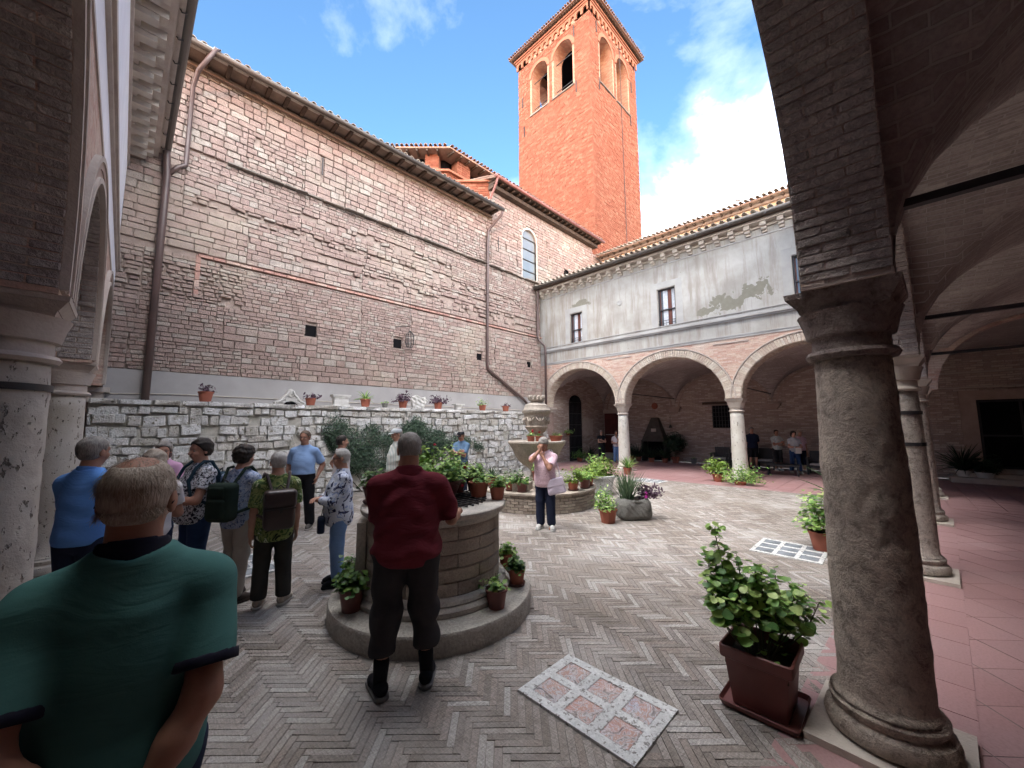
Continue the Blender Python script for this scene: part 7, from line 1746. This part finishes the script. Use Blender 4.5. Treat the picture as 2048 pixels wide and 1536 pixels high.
c_leafp = M_print('green_leaf_print',[(.50,.52,.34),(.07,.12,.04),(.24,.28,.10),(.025,.035,.02),(.38,.42,.20)],7.5,'leaf'); c_flor = M_print('blue_floral_print',[(.62,.66,.76),(.035,.04,.10),(.30,.38,.60)],12,thr=.56); c_strp = M_print('striped_shirt_cotton',[(.58,.58,.54),(.42,.47,.45)],9,'stripe')
c_shoeb = M_cloth('black_shoe_leather',(.014,.014,.018)); c_shoew = M_plain('white_shoe_leather',(.62,.62,.60),None,9,.6,.1); c_shoet = M_plain('tan_sneaker_suede',(.32,.26,.20),(.50,.46,.40),20,.8,.2); c_shoeg = M_plain('grey_trekking_shoe',(.12,.11,.10),None,20,.8,.2)
c_sand = M_plain('sandal_leather',(.05,.035,.03),None,20,.7,.2); c_sblue = M_cloth('slate_blue_shirt_cotton',(.10,.17,.27)); c_capg = M_cloth('pale_grey_cap_cloth',(.48,.50,.52)); c_capb = M_cloth('black_cap_cloth',(.02,.02,.024))
m_leather = M_plain('brown_bag_leather',(.060,.038,.034),(.04,.026,.024),6,.38,.35,.008,spec=.5); c_gpack = M_cloth('dark_green_pack_nylon',(.022,.035,.026)); c_bpack = M_cloth('petrol_blue_pack_nylon',(.03,.06,.085)); c_lilac = M_cloth('lilac_bag_cloth',(.62,.55,.64),(.55,.48,.58)); m_solegrey = M_plain('grey_rubber_sole',(.17,.165,.16),None,20,.8,.3)
def backpack(info, mat, size=(.17,.29,.42), z=1.18, x=-.235, flap=False, tilt=0.0):
    def f(e):
        R = np.array(Matrix.Rotation(tilt,3,'Y'))
        fo = folds(5,.003,.8)
        soft_box('bag_body',(x,0,z-.02),(size[0],size[1],size[2]),.055,mat,e,R,.013,fo)
        if flap:
            soft_box('flap',(x-.014,0,z+.10),(size[0]+.012,size[1]+.012,.20),.045,mat,e,R,.011,fo); mb = MB(); mb.box((x-.10,0,z-.005),(.012,size[1]*.96,.012)); mb.box((x-.104,0,z-.02),(.01,.03,.05)); lpart(mb,'buckle',m_iron,e)
        else:
            soft_box('front_pocket',(x-size[0]*.42,0,z-.08),(.09,size[1]*.78,.22),.035,mat,e,R,.011,fo); soft_box('top_pocket',(x-size[0]*.36,0,z+.10),(.08,size[1]*.7,.12),.03,mat,e,R,.011,fo)
        mb = MB(); mb.tube([(x+.02,-.04,z+size[2]*.47),(x+.0,0,z+size[2]*.56),(x+.02,.04,z+size[2]*.47)],.008,6); lpart(mb,'carry_handle',m_iron,e)
        b = info['b']; shh = .085*b**.5
        for q in (1,-1):
            mb = MB(); P = [(x+.05,q*.07,z+.16),(-.06,q*.105*b,1.497),(.02,q*.115*b,1.505),(.10,q*.12*b,1.43),(.148+.02*info['belly'],q*.128*b,1.30),(.12+.04*info['belly'],q*.155*b,1.14),(.0,q*.178*b,1.05),(x+.06,q*.13,1.02)]
            for i in range(len(P)-1):
                a_,b_ = Vector(P[i]),Vector(P[i+1]); d = b_-a_; n_ = Vector((1,0,0)).cross(d).normalized() if abs(d.normalized().x) < .9 else Vector((0,1,0))
                c_ = (a_+b_)/2; 
            mb.tube(P,[.017]*len(P),8); lpart(mb,'strap',mat,e)
    return f
A=True
person('heavy balding man in a teal polo with navy collar, back turned, in the foreground', .052,1.63,84,H=1.79,b=1.10,belly=.6,head=(-14,4),hair='thin',armL=((-.18,.05,.90),(-.35,1,.0),(-.15,-.9,-.4),(1,0,0)),armR=((-.19,-.05,.885),(-.35,-1,.0),(-.15,.9,-.4),(1,0,0)),
    skin=m_skin2,hairm=m_hbl,bald=True,top=c_teal,sleeve=.78,hem=.84,bottom=c_navt,shoe=c_shoeb,collar=c_navy,cuffm=c_navy,glasses=True,fine=2,seed=3,collar_h=.045,folda=.0055)
r_,i_ = person('big man in a maroon polo and dark cropped trousers leaning on the well', 1.56,2.66,58,H=1.83,b=1.34,belly=.75,lean=.10,head=(6,16),armL=((.38,.12,1.10),(-.6,.2,-1),(.8,-.4,-.3),(0,0,-1)),armR=((.34,-.40,1.10),(-.6,-.1,-1),(.8,.1,-.3),(0,0,-1)),
    skin=m_skin2,hairm=m_hg,top=c_maroon,sleeve=.85,hem=.84,bottom=c_char,legend=.27,shoe=c_shoeb,sole=m_solegrey,sock=c_black,stance=.155,step=-.03,collar=c_maroon,seed=8,footdir=(25,-12),folda=.0105,fine=2)
r_,i_ = person('white-haired woman in a green leaf-print top wearing a brown backpack',1.24,4.84,84,H=1.60,b=1.12,belly=.5,head=(4,6),armL='down',armR='down',hairm=m_hw,hair='short',
    top=c_leafp,sleeve=.8,hem=.74,bottom=c_dkgr,legend=.10,shoe=c_shoet,sole=m_sole,stance=.12,step=.03,seed=12,footdir=(-25,-40),fine=1)
worn(r_,'backpack','large brown leather backpack with a flap on the back of the white-haired woman','backpack',backpack(i_,m_leather,(.18,.31,.44),1.14,-.245,flap=True))
r_,i_ = person('curly dark-haired woman in blue paisley blouse and beige trousers with a dark green backpack',.98,5.28,40,H=1.66,b=1.02,belly=.3,lean=.05,head=(-10,4),armL='front',armR='down',hair='curly',hairm=m_hb,top=c_pais,sleeve=.8,hem=.82,bottom=c_beige,legend=.08,shoe=c_sand,sole=c_sand,stance=.10,step=.09,seed=15,footdir=(-10,-25))
worn(r_,'backpack','dark green backpack worn by the curly-haired woman','backpack',backpack(i_,c_gpack,(.19,.28,.42),1.16,-.235))
r_,i_ = person('short black-haired woman in a black and white print top and jeans, hands together',.66,5.62,196,H=1.74,b=1.10,belly=.55,bust=1.0,armL='front',armR='front',head=(8,0),skin=m_skin,hair='fluffy',hairm=m_hb,top=c_bw,sleeve=.6,hem=.84,bottom=c_jean,legend=.06,shoe=c_shoeb,watch=True,seed=21)
worn(r_,'backpack','petrol blue backpack on the back of the black-haired woman in jeans','backpack',backpack(i_,c_bpack,(.17,.27,.42),1.17,-.225))
person('man in a bright blue short-sleeved shirt beside the left travertine column',-.16,4.88,48,H=1.80,b=1.05,belly=.6,armL='front',armR='front',head=(-4,0),skin=m_skin2,hairm=m_hg,top=c_blue,sleeve=.85,hem=.90,bottom=c_navt,legend=.05,shoe=c_shoeb,collar=c_blue,seed=25)
person('grey-haired woman with glasses in a pink tee near the brown drainpipe',.44,7.3,262,H=1.67,hair='bob',hairm=m_hg,glasses=True,top=c_pinktee,sleeve=.6,bottom=c_navt,shoe=c_shoeb,armL='front',armR='front',seed=31)
person('fair curly-haired woman almost hidden behind the head of the teal polo man',.24,5.0,95,H=1.66,hair='fluffy',hairm=m_hbl,top=c_white,sleeve=.6,bottom=c_navt,shoe=c_shoeb,armL='front',armR='front',seed=33)
person('man with glasses in a light blue shirt, hands at his trouser pockets',2.46,7.96,236,H=1.80,b=1.12,belly=.5,armL='pocket',armR='pocket',head=(-8,0),skin=m_skin2,hairm=m_hbr,glasses=True,top=c_lblue,sleeve=.8,hem=.97,bottom=c_black,legend=.05,shoe=c_shoeg,collar=c_lblue,belt=c_shoeb,stance=.15,seed=35)
r_,i_ = person('white-haired woman in a blue floral blouse and light blue trousers, facing left',1.95,4.90,160,H=1.60,b=1.08,belly=.45,bust=.8,armL='front',armR='front',head=(0,2),hair='short',hairm=m_hw,glasses=True,top=c_flor,sleeve=1.75,hem=.76,bottom=c_jean2,legend=.09,shoe=c_shoeb,sole=c_shoeb,seed=41)
worn(r_,'handbag','small dark handbag hanging beside the woman in the floral blouse','handbag',lambda e:(soft_box('bag_body',(.22,.10,.80),(.09,.20,.20),.03,c_navt,e,None,.012),lpart(MB().tube([(.22,.05,.90),(.17,.10,1.2),(.02,.10,1.50),(-.1,.12,1.35)],.006,6),'strap',m_iron,e)))
person('dark-haired woman in a white tee and dark trousers standing hand on hip, facing right',3.05,7.72,-8,H=1.70,b=1.0,armL='hip',armR='hip',hair='short',hairm=m_hb,longhair=True,top=c_white,sleeve=.6,hem=.93,bottom=c_black,legend=.12,shoe=c_sand,sole=c_sand,bust=.8,seed=44)
person('man in a pale flat cap and striped shirt behind the maroon man, looking left',3.98,7.25,172,H=1.84,b=1.1,belly=.3,armL='down',armR='down',hairm=m_hg,cap=('flat',c_capg),top=c_strp,sleeve=.8,hem=.88,bottom=c_beige,shoe=c_shoeg,collar=c_strp,head=(0,10),seed=47)
person('man in a black cap and slate blue shirt looking down left of the fountain',6.35,8.2,205,H=1.74,b=1.05,belly=.3,armL='chest',armR='chest',hairm=m_hg,cap=('flat',c_capb),top=c_sblue,sleeve=.8,bottom=c_navt,shoe=c_shoeb,head=(0,22),skin=m_skin2,seed=50,fine=1)
r_,i_ = person('woman in a pale pink lace top, hand to her face, before the fountain',5.60,4.70,203,H=1.66,b=1.18,belly=.7,bust=1.1,lean=.10,head=(0,34),armR='face',armL='chin',hair='fluffy',hairm=m_hg,top=c_pink,sleeve=.75,hem=.80,bottom=c_navt,legend=.07,shoe=c_shoew,sole=c_shoew,skin=m_skin2,stance=.11,seed=53,footdir=(25,-8))
def lbag(e):
    R = rotm(.2,0,.25); soft_box('bag_body',(.10,.235,.83),(.10,.34,.30),.035,c_lilac,e,R,.012,folds(9,.006,.6)); soft_box('flap',(.145,.235,.90),(.03,.33,.15),.012,c_lilac,e,R,.010); lpart(MB().tube([(.10,.33,.95),(.06,.27,1.2),(.0,.13,1.50),(-.07,.06,1.5),(-.15,.16,1.2),(.02,.10,.98)],.009,6),'strap',c_lilac,e)
worn(r_,'shoulder_bag','pale lilac cloth shoulder bag at the side of the woman in pink','shoulder bag',lbag)
person('woman in a long black dress and shawl by the red door',17.6,10.95,235,H=1.60,b=1.1,belly=.4,armL='chest',armR='front',hair='short',hairm=m_hg,top=c_black,sleeve=.4,hem=.30,dress=True,shoe=c_shoeb,fine=0,seed=60)
person('woman in a white blouse and pale jeans half behind the first wing column',17.5,10.05,215,H=1.58,armL='chin',armR='front',hair='short',hairm=m_hbr,top=c_white,sleeve=.6,bottom=c_jean2,shoe=c_shoeg,fine=0,seed=61)
person('man in navy shirt and shorts standing just right of the second wing column',18.9,4.42,205,H=1.76,b=1.1,belly=.4,armL='back',armR='back',hairm=m_hg,top=c_navt,sleeve=.8,hem=.88,bottom=c_black,legend=.50,shoe=c_shoeb,belt=c_capg,fine=0,seed=62)
person('dark-haired woman in a striped cream tee with crossed arms under the wing arch',18.9,3.55,215,H=1.66,b=1.0,armL='front',armR='chest',hair='short',hairm=m_hb,top=c_strp,sleeve=.7,bottom=c_char,legend=.35,shoe=c_shoew,fine=0,seed=63,skin=m_skin2)
r_,i_ = person('woman with shoulder-length dark hair in a pale grey tee and jeans, stepping forward',18.2,2.87,215,H=1.62,b=1.0,armL='front',armR='front',hair='bob',hairm=m_hb,longhair=True,top=c_capg,sleeve=.6,bottom=c_jean,legend=.12,shoe=c_shoew,step=.13,fine=0,seed=64)
worn(r_,'bundle','pale patterned bag held in front by the walking woman','bag',lambda e:soft_box('bag_body',(.26,0,.98),(.12,.26,.30),.05,c_strp,e,None,.018,folds(3,.01,.6)))
person('fair woman in a pink top just behind the walking woman',19.1,2.80,215,H=1.64,hair='bob',hairm=m_hbl,top=c_pink,sleeve=.6,bottom=c_navt,legend=.3,shoe=c_shoew,fine=0,seed=65)
